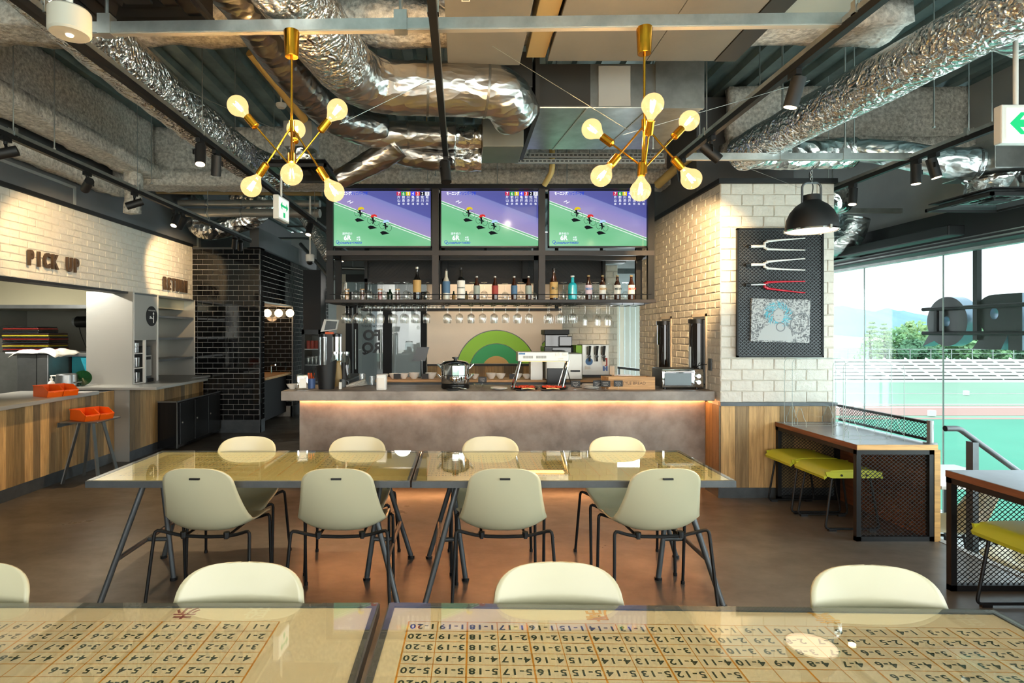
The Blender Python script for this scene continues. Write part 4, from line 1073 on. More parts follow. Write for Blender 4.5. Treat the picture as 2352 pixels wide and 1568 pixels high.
# ================================================================ gantry with screens
GY = 6.1; GZ0 = 1.93
gx = [X_(757, GY), X_(1000, GY), X_(1245, GY), X_(1496, GY)]
ga = thing('bar_gantry', 'black steel gantry over the bar holding screens and a bottle shelf', 'gantry', ((gx[0]+gx[3])/2, GY+.22, GZ0))
for i, x in enumerate(gx):
    for yy_ in (GY, GY+.42):
        part('post', MB().box((x-.035, yy_, GZ0), (x+.035, yy_+.05, 3.17)), 'brown_m' if yy_ == GY and 0 < i < 3 else 'black', ga, w=True)
for z0, z1 in ((3.12, 3.17), (2.405, 2.455)):
    for yy_ in (GY-.004, GY+.42):
        part('beam', MB().box((gx[0]-.035, yy_, z0), (gx[3]+.035, yy_+.054, z1)), 'black' if z0 > 3 else 'brown_m', ga, w=True)
    for x in (gx[0], gx[3]): part('side_beam', MB().box((x-.03, GY, z0), (x+.03, GY+.44, z1)), 'black', ga, w=True)
part('shelf', MB().bbox((gx[0]-.04, GY-.03, GZ0-.035), (gx[3]+.04, GY+.50, GZ0), .003), 'brown_m', ga, w=True)
part('guard_rod', MB().cyl((gx[0], GY+.0, GZ0+.055), (gx[3], GY+.0, GZ0+.055), .004, n=6).cyl((gx[0], GY+.46, GZ0+.055), (gx[3], GY+.46, GZ0+.055), .004, n=6), 'black', ga, w=True)
for i in range(5): part('hanger_rod', MB().cyl((gx[0]+.3+i*.75, GY+.03, 3.17), (gx[0]+.3+i*.75, GY+.03, 4.1), .006, n=6), 'galv', ga, w=True)
# rear frame with black mesh panels
gr_ = thing('rear_screen_frame', 'black mesh-fronted frame behind the bottle shelf', 'frame', (.24, 6.95, 2.2))
RY = 6.95; rx0, rx1 = X_(838, RY), X_(1390, RY)
for k in range(3):
    a = rx0+(rx1-rx0)*k/3; b = rx0+(rx1-rx0)*(k+1)/3
    part('backing_panel', MB().box((a+.03, RY+.06, Z_(642, RY)), (b-.03, RY+.08, Z_(582, RY))), 'black_m', gr_, w=True)
    mbx = MB(); exmesh(mbx, (a+.03, RY, Z_(642, RY)), (1, 0, 0), (0, 0, 1), b-a-.06, Z_(582, RY)-Z_(642, RY), .05, .022, .005)
    part('expanded_mesh', mbx, 'black', gr_, w=True, kind='stuff')
    part('frame_bar', MB().box((a, RY-.02, Z_(650, RY)), (a+.035, RY+.05, Z_(575, RY))).box((b-.035, RY-.02, Z_(650, RY)), (b, RY+.05, Z_(575, RY))).box((a, RY-.02, Z_(652, RY)), (b, RY+.05, Z_(640, RY))), 'black', gr_, w=True)
for q in (845, 1115, 1382): part('hanger', MB().box((X_(q, RY)-.015, RY, Z_(578, RY)), (X_(q, RY)+.015, RY+.03, 3.45)), 'black', gr_, w=True)
# ---- television screens
k = Mat('screen'); b = k.b; b.inputs['Base Color'].default_value = (.01, .01, .012, 1); b.inputs['Roughness'].default_value = .12
tcn = k.node('TexCoord'); sp = k.node('SeparateXYZ'); k.l.new(tcn.outputs['Object'], sp.inputs[0])
ma = k.node('Math', operation='MULTIPLY_ADD'); ma.inputs[1].default_value = .38; k.l.new(sp.outputs[0], ma.inputs[0]); k.l.new(sp.outputs[2], ma.inputs[2])
mrn = k.node('MapRange'); mrn.inputs['From Min'].default_value = -.5; mrn.inputs['From Max'].default_value = .5; k.l.new(ma.outputs[0], mrn.inputs['Value'])
rr = k.node('ValToRGB'); rr.color_ramp.interpolation = 'LINEAR'; els = rr.color_ramp.elements
stops = [(0, '#86c096'), (.3, '#62a878'), (.462, '#6aab80'), (.4645, '#e6efe6'), (.468, '#e6efe6'), (.470, '#5f9f74'), (.487, '#60a076'), (.489, '#dfe8e6'), (.493, '#dfe8e6'), (.496, '#8a7da8'), (.62, '#7f78ae'), (.70, '#6f74ab'), (.705, '#4d5090'), (1, '#43467f')]
for i, (p, c) in enumerate(stops):
    e = els[0] if i == 0 else (els[-1] if i == len(stops)-1 else els.new(p)); e.position = p; e.color = (*srgb(c), 1)
k.l.new(mrn.outputs[0], rr.inputs[0]); k.l.new(rr.outputs[0], b.inputs['Emission Color']); b.inputs['Emission Strength'].default_value = .8
m['screen'] = k.m
for nm, c in (('sc_w', '#f2f4ff'), ('sc_b', '#2742b5'), ('sc_k', '#15171a'), ('sc_y', '#c9b11d'), ('sc_r', '#c2322e'), ('sc_g', '#2f8f3a'), ('sc_v', '#4a48d8'), ('sc_m', '#b03050'), ('sc_l', '#c9c9d2'), ('sc_s', '#9fc0dd')):
    m[nm] = emis(nm, c, .8)
def ring(mb, cx_, cz, r, w_, y, n=20, sx=1., sk=0.):
    vs = []
    for rr_ in (r, r-w_):
        for i in range(n): a = 2*PI*i/n; vs.append((cx_+math.cos(a)*rr_*sx+sk*math.sin(a)*rr_, y, cz+math.sin(a)*rr_))
    mb.add(vs, [(i, (i+1) % n, n+(i+1) % n, n+i) for i in range(n)])
def flat(mb, pts, y): mb.add([(p[0], y, p[1]) for p in pts], [tuple(range(len(pts)))])
def tv(pxc, label):
    TY_ = 6.2; t = thing('television', label, 'television', (X_(pxc, TY_), TY_, Z_(502, TY_)), group='screens showing the cycle race'); W_, Hh = .545, .315
    part('housing', MB().bbox((-W_, 0, -Hh), (W_, .05, Hh), .006), 'black_p', t)
    part('bezel', MB().box((-W_, -.006, -Hh), (W_, 0, -Hh+.018)).box((-W_, -.006, Hh-.012), (W_, 0, Hh)).box((-W_, -.006, -Hh), (-W_+.012, 0, Hh)).box((W_-.012, -.006, -Hh), (W_, 0, Hh)), 'black_p', t)
    s = part('screen', MB().add([(-W_+.012, -.002, -Hh+.018), (W_-.012, -.002, -Hh+.018), (W_-.012, -.002, Hh-.012), (-W_+.012, -.002, Hh-.012)], [(0, 1, 2, 3)]), 'screen', t)
    part('wall_mount', MB().box((-.15, .05, -.1), (.15, .2, .1)), 'black_m', t)
    y0 = -.0035
    for (cx_, cz, c) in ((-.235, .075, 'sc_y'), (-.095, -.005, 'sc_r'), (.04, -.065, 'sc_s')):
        wh = MB(); ring(wh, cx_-.035, cz-.012, .036, .0035, y0, sx=.8); ring(wh, cx_+.038, cz-.035, .038, .0035, y0, sx=.8)
        flat(wh, [(cx_-.03, cz), (cx_+.03, cz-.02), (cx_+.025, cz-.03), (cx_-.03, cz-.012)], y0)
        part('bicycle_image', wh, 'sc_k', s)
        sh_ = MB(); flat(sh_, [(cx_-.06, cz-.085), (cx_-.03, cz-.07), (cx_+.0, cz-.075), (cx_+.045, cz-.098), (cx_+.0, cz-.105), (cx_-.035, cz-.112)], y0); part('rider_shadow_image', sh_, 'sc_k', s)
        lg = MB(); flat(lg, [(cx_-.02, cz+.02), (cx_+.004, cz+.022), (cx_+.012, cz-.02), (cx_+.002, cz-.055), (cx_-.008, cz-.055), (cx_-.004, cz-.02)], y0-.0004); part('rider_leg_image', lg, 'sc_k', s)
        rd = MB(); flat(rd, [(cx_-.028, cz+.018), (cx_-.018, cz+.045), (cx_+.015, cz+.052), (cx_+.04, cz+.042), (cx_+.043, cz+.025), (cx_+.03, cz+.022), (cx_+.02, cz+.03), (cx_+.0, cz+.02)], y0-.0008); part('rider_image', rd, c, s)
    text('モーニング7', 'caption', 'sc_w', s, (-.40, y0, .272), FRONT, .04, w=False, sx=.72, off=.001); text('オッズパーク杯', 'caption', 'sc_b', s, (-.245, y0-.0002, .272), FRONT, .04, w=False, sx=.66, off=.001)
    text('H', 'caption', 'sc_w', s, (-.355, y0, .185), (PI/2, R(28), 0), .05, w=False, shear=.5, sx=1.3)
    for i, (n_, c) in enumerate(zip('7654321', ('sc_m', 'sc_g', 'sc_y', 'sc_v', 'sc_r', 'sc_k', 'sc_l'))):
        x = .185+i*.0515; q = MB(); flat(q, [(x-.024, .25), (x+.024, .25), (x+.024, .292), (x-.024, .292)], y0); part('number_tile', q, c, s)
        text(n_, 'number_caption', 'sc_w' if i < 6 else 'sc_k', s, (x, y0-.0004, .271), FRONT, .045, w=False)
        for j, c3 in enumerate(('片前川亀菊佐堀', '山島添井池川川', '直恭輝進崇拓敬')):
            text(c3[i], 'name_caption', 'sc_w', s, (x, y0, .232-j*.037), FRONT, .034 if j < 2 else .026, w=False)
    text('選手紹介', 'caption', 'sc_w', s, (-.375, y0, -.165), FRONT, .028, w=False)
    text('6R', 'caption', 'sc_w', s, (-.375, y0, -.212), FRONT, .07, w=False, off=.002)
    text('A級', 'caption', 'sc_w', s, (-.255, y0, -.205), FRONT, .024, w=False); text('予選', 'caption', 'sc_w', s, (-.255, y0, -.232), FRONT, .024, w=False)
    text('OddsPark×TAKEO', 'caption', 'sc_b', s, (-.335, y0, -.264), FRONT, .03, w=False, off=.0008, shear=.15)
    q = MB(); ring(q, -.482, -.255, .018, .005, y0); ring(q, -.468, -.27, .014, .004, y0); part('logo_print', q, 'sc_b', s)
tv(877, 'left of the three screens showing the cycle race')
tv(1126, 'middle of the three screens showing the cycle race')
tv(1374, 'right of the three screens showing the cycle race')

# ================================================================ glassware
def up_glass(h=.20, r=.043):
    return [(.0005, .0), (.036, .0), (.034, .003), (.008, .008), (.0045, .02), (.0045, h*.44), (.012, h*.47), (r*.85, h*.56), (r, h*.70), (r*.93, h*.86), (r*.84, h), (r*.84-.0025, h), (r*.9, h*.85), (r-.003, h*.7), (r*.8, h*.575), (.0005, h*.50)]
wg_me = MB().shell(up_glass(), n=18).mesh('wine_glass', 'ware', smooth=True)
fl_me = MB().shell([(.0005, .0), (.032, 0), (.03, .003), (.006, .008), (.004, .1), (.008, .105), (.024, .13), (.028, .165), (.026, .225), (.0235, .225), (.025, .165), (.02, .132), (.0005, .112)], n=16).mesh('flute_glass', 'ware', smooth=True)
def glass(me, name, loc, flip, label, group):
    o = bpy.data.objects.new(name, me); C.objects.link(o); o.location = loc
    if flip: o.rotation_euler = (PI, 0, 0)
    return tag(o, label, 'glass', group)
hz = GZ0-.05
gxs = [793, 820, 847, 874, 900, 927, 953, 980, 1027, 1055, 1082, 1108, 1135, 1161, 1189, 1215, 1262, 1289, 1317]
rails = thing('glass_rack', 'black wire rack under the bottle shelf holding hanging glasses', 'rack', (.3, 6.32, GZ0-.035))
for i, px in enumerate(gxs):
    x = X_(px, 6.2)
    glass(wg_me, 'wine_glass', (x, 6.2, hz), True, '%s wine glass from the left hanging in the front row under the bottle shelf' % ORD[i], 'hanging wine glasses, front row')
    if i % 2 == 0 or i in (1, 5, 17): glass(wg_me, 'wine_glass', (x+.005, 6.36, hz), True, 'wine glass hanging behind the %s front one under the bottle shelf' % ORD[i], 'hanging wine glasses, back row')
    for s in (-.014, .014):
        part('rail', MB().tube([(x+s, 6.12, GZ0-.035), (x+s, 6.12, hz-.004), (x+s, 6.52, hz-.004), (x+s, 6.52, GZ0-.035)], .0025, 5), 'black', rails, w=True)
    part('end_loop', MB().tube([(x-.04, 6.13, hz+.01), (x-.014, 6.13, hz-.012), (x+.014, 6.13, hz-.012), (x+.04, 6.13, hz+.01)], .002, 5), 'black', rails, w=True)
part('cross_wire', MB().cyl((gx[0]+.1, 6.16, hz-.006), (gx[3]-.05, 6.16, hz-.006), .0025, n=5).cyl((gx[0]+.1, 6.46, hz-.006), (gx[3]-.05, 6.46, hz-.006), .0025, n=5), 'black', rails, w=True)
for i, (px, yy_) in enumerate(((1344, 6.2), (1371, 6.2), (1376, 6.34), (1393, 6.2), (1400, 6.34))):
    glass(fl_me, 'flute_glass', (X_(px, yy_), yy_, hz), True, '%s champagne flute from the left hanging under the bottle shelf' % ORD[i], 'hanging champagne flutes')
for i, px in enumerate((1425, 1450, 1475)):
    part('rail', MB().tube([(X_(px, 6.2), 6.12, GZ0-.035), (X_(px, 6.2), 6.12, hz-.004), (X_(px, 6.2), 6.52, hz-.004)], .0025, 5), 'black', rails, w=True)
for i, (px, yy_) in enumerate(((791, 6.28), (818, 6.24), (827, 6.4), (846, 6.24), (852, 6.4), (873, 6.36), (880, 6.24), (911, 6.3), (933, 6.24), (939, 6.4), (979, 6.28), (1026, 6.42), (1085, 6.26), (1112, 6.26), (1160, 6.4), (1196, 6.28), (1224, 6.4), (1294, 6.26), (1330, 6.34), (1343, 6.4), (1368, 6.28), (1392, 6.4), (1411, 6.34), (1436, 6.3))):
    glass(wg_me, 'wine_glass', (X_(px, yy_), yy_, GZ0+.2), True, '%s upturned wine glass from the left standing on the bottle shelf' % ORD[i], 'wine glasses standing on the bottle shelf')
for i, px in enumerate((797, 832, 873, 913)):
    mt = ['jar_a', 'jar_b', 'jar_c', 'jar_b'][i]
    if mt not in m: m[mt] = M(mt, ['#b98a4a', '#6b4a3a', '#8c3a2a'][i % 3], .6, var=(120, .4))
    t = thing('spice_jar', '%s corked spice jar from the left on the bottle shelf' % ORD[i], 'jar', (X_(px, 6.16), 6.16, GZ0), group='corked spice jars')
    part('filling', MB().lathe([(0, .003), (.022, .003), (.022, .085), (0, .085)], n=14), mt, t, smooth=True)
    part('glass_wall', MB().shell([(.001, 0), (.0255, 0), (.0255, .112)], n=14), 'ware', t, smooth=True)
    part('cork', MB().lathe([(0, .105), (.025, .105), (.026, .12), (0, .12)], n=14), 'boxwood', t, smooth=True)
def bottle(px, top, Y, r, shape, mat, lab, txt, label, tcol='print_k', cap='black_p', z0=GZ0, lh=(.28, .6)):
    h = Z_(top, Y)-z0; x = X_(px, Y)
    t = thing('bottle', label, 'bottle', (x, Y, z0), group='bottles on the bar shelf')
    if shape == 'beer': pr = [(0, 0), (r*.95, 0), (r, .01), (r, h*.55), (r*.9, h*.63), (r*.45, h*.78), (r*.38, h*.95), (r*.42, h*.955), (r*.42, h*.97), (0, h*.97)]
    elif shape == 'tall': pr = [(0, 0), (r*.95, 0), (r, .01), (r, h*.52), (r*.85, h*.62), (r*.42, h*.75), (r*.32, h*.93), (r*.36, h*.94), (r*.36, h*.97), (0, h*.97)]
    else: pr = [(0, 0), (r*.95, 0), (r, .01), (r, h*.60), (r*.8, h*.68), (r*.40, h*.72), (r*.34, h*.92), (0, h*.95)]
    part('body', MB().lathe(pr, n=20), mat, t, smooth=True)
    part('cap', MB().lathe([(0, h*.94), (r*.44, h*.94), (r*.44, h), (0, h)], n=14), cap, t, smooth=True)
    lb = part('label', MB().shell([(r+.0012, h*lh[0]-.02), (r+.0012, h*lh[1])], n=20), lab, t, smooth=True)
    if txt: text(txt, 'label_print', tcol, lb, (0, -r-.0022, h*(lh[0]*.4+lh[1]*.6)-.01), FRONT, .034 if len(txt) < 4 else .018, w=False, off=.0008)
    return t
for nm, c in (('lab_b', '#4a6d8c'), ('lab_p', '#e5c9cf'), ('lab_g', '#9aa39a'), ('lab_r', '#a03a30'), ('pr_r', '#d8342c'), ('pr_b', '#5a86b8')):
    m[nm] = M(nm, c, .6)
BY = 6.15
bottle(958, 613, BY, .043, 'tall', 'dark_glass', 'kraft', '', 'tall dark bottle with kraft label left of the middle gantry post', cap='steel')
bottle(1025, 618, BY, .04, 'tall', 'clear_fill', 'lab_b', '', 'clear spirit bottle with blue label and spout, right of the middle post', tcol='white', cap='black_p')
bottle(1059, 615, BY, .042, 'liq', 'dark_glass', 'white_p', "DEWAR'S", 'dark whisky bottle with large white label', cap='black_p', lh=(.1, .6))
for px, lab, s in ((1095, 'lab_g', 'beer bottle with grey label, first of the four small brown ones'), (1137, 'lab_r', 'beer bottle with round grey and red label, second of four small brown ones'), (1181, 'lab_b', 'beer bottle with blue-grey label, third of four small brown ones'), (1214, 'lab_g', 'beer bottle with dark grey label, nearest to the right gantry post')):
    bottle(px, 634, BY, .034, 'beer', 'brown_glass', lab, '', s, cap='steel', tcol='white')
bottle(1272, 616, BY, .044, 'tall', 'brown_glass', 'kraft', '魚山', 'tall brown bottle with tan label and brushed characters', cap='black_p', lh=(.12, .56))
bottle(1315, 633, BY, .047, 'liq', 'cyan_glass', 'cyan_glass', '', 'turquoise bottle among brown beer bottles', cap='white')
for px, tc_, s in ((1352, 'pr_b', 'brown beer bottle with pink label and blue letters'), (1384, 'kraft', 'brown beer bottle with white label and yellow letters'), (1418, 'print_k', 'brown beer bottle with white label and black letters'), (1450, 'pr_r', 'brown beer bottle with pale label and red letters, rightmost')):
    bottle(px, 632, BY, .036, 'beer', 'brown_glass', 'lab_p' if px == 1352 else 'white_p', 'MBW', s, tcol=tc_, cap='tan')
bottle(896, 664, 6.4, .03, 'beer', 'green_glass', 'green_glass', '', 'small green bottle behind the upturned glasses')
bottle(1042, 668, 6.45, .02, 'beer', 'green_glass', 'kraft', '', 'tiny dark bottle left of the whisky bottle'); bottle(1071, 668, 6.45, .02, 'beer', 'green_glass', 'kraft', '', 'tiny dark bottle right of the whisky bottle')
# rear rack of glasses
rr2 = thing('rear_glass_shelf', 'rear shelf behind the bottle shelf with rows of glasses', 'shelf', (.0, 7.3, 1.86))
part('board', MB().box((X_(828, 7.2), 7.2, 1.86), (X_(1290, 7.2), 7.55, 1.885)), 'brown_m', rr2, w=True)
part('hanger', MB().box((X_(828, 7.2), 7.5, 1.885), (X_(834, 7.2), 7.53, DECK)), 'black', rr2, w=True)
for q in (1012, 1284): part('hanger', MB().box((X_(q, 7.2), 7.5, 1.885), (X_(q+8, 7.2), 7.53, DECK)), 'black', rr2, w=True)
for i in range(20):
    tumbler((X_(840+i*9.3, 7.3), 7.3, 1.885), '%s small tumbler from the left on the rear glass shelf' % ORD[i], 'tumblers on the rear shelf', .10, .03)

# ================================================================ on the counter
ZT = 1.01
def cpos(px, Y): return (X_(px, Y), Y, ZT)
bowl_prof = lambda r, h: [(.0005, .004), (r*.45, .0), (r*.5, .006), (r*.85, h*.55), (r, h), (r-.004, h), (r*.8, h*.55), (r*.4, .014), (.0005, .012)]
solo('white_bowl', MB().shell(bowl_prof(.06, .05), cpos(672, 5.72), 20), 'porcelain', 'small white bowl at the left end of the bar, beside the steel napkin holder', 'bowl', smooth=True)
def napkin(loc, rz, label, w_=.105, h=.15, white=False):
    t = thing('napkin_holder', label, 'napkin holder', loc, rz, 'napkin holders')
    part('case', MB().bbox((-w_/2, -.05, 0), (w_/2, .05, h), .008), 'chrome' if not white else 'white', t, smooth=True)
    part('napkins', MB().box((-w_/2+.018, -.054, .02), (w_/2-.018, -.046, h*.78)), 'white_p', t)
    part('face_rim', MB().box((-w_/2+.008, -.053, h*.80), (w_/2-.008, -.05, h*.93)), 'steel', t)
napkin(cpos(694, 5.66), R(22), 'chrome napkin holder at the left end of the bar'); napkin(cpos(877, 5.64), 0, 'white-faced napkin holder standing alone on the bar', .095, .155, True)
t = thing('straw_cup', 'blue and white cup of orange sticks behind the chrome napkin holder', 'cup', cpos(715, 5.8))
part('cup', MB().lathe([(0, 0), (.04, 0), (.044, .1), (.04, .1), (.038, .01), (0, .01)], n=16), 'blue', t, smooth=True)
for i in range(14): a = i*2.4; part('stick', MB().cyl((.02*math.cos(a), .02*math.sin(a), .02), (.033*math.cos(a), .033*math.sin(a), .155), .003, n=5), 'orange', t)
t = thing('wine_bucket', 'black slanted wine bucket on the bar', 'bucket', cpos(750, 5.74))
mb = MB().shell([(.0005, .0), (.078, 0), (.09, .12), (.103, .235), (.099, .235), (.086, .12), (.074, .008), (.0005, .008)], n=24)
mb.v = [(v[0], v[1], v[2]*(1+.25*max(0, v[0])/.1*(v[2] > .1))) for v in mb.v]
part('body', mb, 'black_m', t, smooth=True); part('handle', MB().tube([(-.085, 0, .10), (-.13, 0, .13), (-.12, 0, .2), (-.09, 0, .19)], .008, 8, round_=3), 'black_m', t, smooth=True)
solo('amber_carafe', MB().lathe([(0, 0), (.04, 0), (.05, .1), (.035, .2), (.028, .25), (.04, .27), (0, .27)], cpos(776, 6.02), 18), 'tan', 'tan paper-wrapped carafe behind the black bucket', 'carafe', smooth=True)
solo('black_carafe', MB().lathe([(0, 0), (.045, 0), (.042, .1), (.024, .19), (.026, .25), (0, .25)], cpos(789, 6.05), 18), 'black_m', 'black carafe right of the black bucket', 'carafe', smooth=True)
t = thing('grey_mug', 'grey mug in front of the black carafe', 'mug', cpos(788, 5.92))
part('cup', MB().shell([(.0005, 0), (.034, 0), (.036, .08), (.032, .08), (.03, .008), (.0005, .008)], n=18), 'dgrey', t, smooth=True); part('handle', MB().tube([(.034, 0, .02), (.055, 0, .03), (.055, 0, .06), (.035, 0, .065)], .005, 6, round_=3), 'dgrey', t, smooth=True)
t = thing('menu_stack', 'loose stack of white menus between bucket and napkin holder', 'menus', cpos(815, 5.98))
for i in range(5):
    o = part('menu_sheet', MB().box((-.13, -.05, .004+i*.009), (.12, .06, .007+i*.009)), 'white_p', t); o.rotation_euler = (0, R(-8-2*i), R(i*7-14))
solo('tape_dispenser', MB().bbox((X_(778, 5.7), 5.7, ZT), (X_(784, 5.7), 5.74, ZT+.07), .005), 'white', 'small white clip stand right of the black bucket', 'stand')
tumbler(cpos(832, 6.05), 'water tumbler behind the bar between menus and white napkin holder', 'tumblers on the bar', .13, .036); tumbler(cpos(855, 6.1), 'water tumbler just left of the white napkin holder', 'tumblers on the bar', .1, .034)
t = thing('steamer_pot', 'two-tier polished steamer pot with black base on the bar', 'pot', cpos(1046, 5.78))
part('warming_base', MB().lathe([(0, 0), (.135, 0), (.142, .01), (.142, .045), (.13, .055), (0, .055)], n=28), 'black_p', t, smooth=True)
part('lower_pan', MB().lathe([(0, .055), (.138, .055), (.142, .065), (.142, .135), (.146, .14), (0, .14)], n=32), 'chrome', t, smooth=True)
part('upper_pan', MB().lathe([(0, .14), (.142, .141), (.142, .235), (.148, .24), (0, .24)], n=32), 'chrome', t, smooth=True)
ld = part('lid', MB().lathe([(.148, .24), (.146, .248), (.12, .272), (.06, .285), (0, .287)], n=32), 'chrome', t, smooth=True)
part('lid_knob', MB().lathe([(0, .285), (.016, .285), (.018, .30), (.034, .304), (.034, .318), (0, .32)], n=16), 'black_p', ld, smooth=True)
for s in (-1, 1):
    for z in (.11, .215): part('handle', MB().tube([(s*.14, -.04, z-.01), (s*.18, -.035, z+.03), (s*.18, .035, z+.03), (s*.14, .04, z-.01)], .009, 8), 'chrome', t, smooth=True)
t = thing('serving_ladle', 'steel ladle on a rest in front of the steamer pot', 'ladle', cpos(1040, 5.6))
part('rest', MB().shell([(.0005, .003), (.06, .0), (.07, .012), (.066, .012), (.0005, .006)], n=18), 'dgrey', t, smooth=True); part('handle', MB().tube([(0, 0, .02), (.06, -.01, .025), (.14, -.02, .012)], .006, 8), 'chrome', t, smooth=True)
solo('glass_bowl', MB().shell(bowl_prof(.058, .055), cpos(1099, 5.68), 20), 'ware', 'small glass bowl right of the steamer pot', 'bowl', smooth=True)
for i, (px, Y, n_, lab) in enumerate(((1146, 5.66, 2, 'stack of small white plates left of the heat lamp'), (1356, 5.75, 5, 'stack of white plates left of the wooden bread box'))):
    t = thing('plate_stack', lab, 'plates', cpos(px, Y))
    for j in range(n_): part('plate', MB().shell([(.0005, .003+j*.008), (.05, .0+j*.008), (.085, .012+j*.008), (.085, .015+j*.008), (.05, .005+j*.008), (.0005, .006+j*.008)], n=22), 'porcelain', t, smooth=True)
for i, (px, lab) in enumerate(((1205, 'dark platter of red food under the left of the heat lamp'), (1272, 'dark platter of red food under the right of the heat lamp'))):
    t = thing('food_platter', lab, 'platter', cpos(px, 5.72), group='platters of red food')
    part('dish', MB().shell([(.0005, .002), (.11, 0), (.15, .022), (.147, .024), (.11, .005), (.0005, .006)], n=26), 'black_p', t, smooth=True)
    mb = MB()
    for q in range(40):
        a = random.uniform(0, 2*PI); r_ = .115*random.random()**.5; mb.sphere((math.cos(a)*r_, math.sin(a)*r_, .018), .02, 7, 5, .6)
    part('red_food', mb, 'red_food', t, smooth=True, kind='stuff')
for i, (px, lab) in enumerate(((1198, 'spoon rest before the left platter'), (1255, 'spoon rest before the right platter'))):
    t = thing('spoon_rest', 'small dark '+lab, 'spoon rest', cpos(px, 5.56)); part('dish', MB().shell([(.0005, .003), (.05, .0), (.062, .01), (.0005, .006)], n=18), 'dgrey', t, smooth=True)
    part('spoon', MB().tube([(0, 0, .014), (.06, -.01, .02), (.13, -.015, .012)], .006, 8), 'chrome', t, smooth=True)
t = thing('heat_lamp', 'steel food warmer lamp bridging the platters', 'food warmer', cpos(1245, 5.74))
hw = .26
part('lamp_housing', MB().bbox((-.255, -.09, .28), (.25, .09, .375), .006), 'steel', t)
mb = MB()
for q in range(28): x = -.20+q*.0072+(.03 if q > 13 else 0); mb.box((x, -.0935, .31), (x+.003, -.0898, .335))
part('vent_slots', mb, 'black_p', t); part('brand_sticker', MB().box((-.245, -.093, .348), (-.18, -.0902, .365)), 'pr_b', t); part('warning_sticker', MB().box((.12, -.093, .335), (.16, -.0902, .365)).box((.19, -.093, .34), (.235, -.0902, .365)).box((.15, -.093, .29), (.2, -.0902, .315)), 'white_p', t)
part('heater_tube', MB().box((-.22, -.05, .276), (.22, .05, .28)), emis('heater_glow', (1, .42, .15), 4), t)
for s in (-1, 1): part('leg', MB().tube(bend([(s*.24+.02, -.06, .29), (s*.24-.055*1, -.1, .008), (s*.24-.055, .12, .008), (s*.24+.02, .06, .29)], .02), .009, 8), 'chrome', t, smooth=True)
part('cord', MB().tube([(.25, .05, .3), (.27, .02, .15), (.32, .05, .02), (.42, .1, .006)], .004, 6, round_=4), 'black_p', t)
for i, (px, Y, lab) in enumerate(((1322, 5.6, 'chalk sign right of the heat lamp'), (1372, 5.62, 'chalk sign left of the round-cornered one by the bread box'), (1391, 5.58, 'overlapping chalk sign before the left end of the bread box'), (1420, 5.6, 'chalk sign before the middle of the bread box'), (1108, 6.08, 'chalk sign left of the heat lamp before the bowls'))):
    t = thing('chalk_sign', 'small '+lab, 'sign', cpos(px, Y), R((-8, 12, -14, 4, 0)[i]), 'chalk signs on the bar')
    part('slate', MB().bbox((-.045, -.003, .035), (.045, .003, .095), .002), 'chalk', t); part('clip', MB().cyl((0, 0, 0), (0, 0, .04), .004).cyl((0, 0, 0), (0, 0, .004), .022), 'ware', t, smooth=True)
    mb = MB()
    for zz, x0, x1 in ((.076, -.03, .025), (.062, -.028, .03), (.049, -.02, .02)):
        mb.tube([(x0+(x1-x0)*q/12, -.0036, zz+.004*math.sin(q*2.4+i)*(1 if q % 3 else -.6)) for q in range(13)], .0011, 4)
    part('chalk_scribble', mb, 'white_p', t)
t = thing('bread_box', 'pale wooden box with burnt lettering on the bar', 'box', cpos(1443, 5.72))
part('front_board', MB().bbox((-.215, -.06, 0), (.25, -.048, .125), .002), 'boxwood', t); part('back_board', MB().bbox((-.25, .10, 0), (.22, .112, .125), .002), 'boxwood', t)
for s, q in ((-.215, -.245), (.24, .21)): part('end_board', MB().add([(s, -.05, 0), (s+.012, -.05, 0), (q+.012, .1, 0), (q, .1, 0), (s, -.05, .125), (s+.012, -.05, .125), (q+.012, .1, .125), (q, .1, .125)], [(0, 3, 2, 1), (4, 5, 6, 7), (0, 1, 5, 4), (1, 2, 6, 5), (2, 3, 7, 6), (3, 0, 4, 7)]), 'boxwood', t)
part('base_board', MB().box((-.22, -.05, 0), (.23, .1, .01)), 'boxwood', t)
text('STYLE BREAD', 'burnt_lettering', 'letter_brown', t, (.03, -.0615, .062), FRONT, .042, w=False)
t = thing('toaster_oven', 'silver toaster oven with glass door at the right end of the bar', 'toaster', cpos(1563, 5.72))
part('body', MB().bbox((-.205, -.05, .018), (.205, .26, .205), .016), 'dgrey', t, smooth=True)
part('front_frame', MB().bbox((-.205, -.064, .02), (.205, -.045, .203), .012), 'chrome', t, smooth=True)
part('door_glass', MB().bbox((-.185, -.07, .04), (.085, -.063, .165), .006), 'dark_glass', t); part('handle', MB().cyl((-.18, -.085, .178), (.10, -.085, .178), .007).cyl((-.17, -.085, .178), (-.17, -.06, .178), .005).cyl((.09, -.085, .178), (.09, -.06, .178), .005), 'chrome', t, smooth=True)
for z in (.075, .135): part('knob', MB().cyl((.148, -.064, z), (.148, -.09, z), .021, n=18), 'chrome', t, smooth=True)
for x in (-.16, .16): part('foot', MB().cyl((x, 0, 0), (x, 0, .02), .015), 'black_p', t)
solo('power_cord', MB().tube([(2.44, 5.66, 1.26), (2.38, 5.68, 1.25), (2.32, 5.78, 1.18), (2.27, 5.9, 1.06)], .005, 6, round_=5), 'black_p', 'black power cord from wall socket to toaster oven', 'cord')
solo('wall_socket', MB().bbox((2.455, 5.60, 1.20), (2.468, 5.67, 1.32), .004), 'dgrey', 'grey wall socket on the brick beside the toaster oven', 'socket')

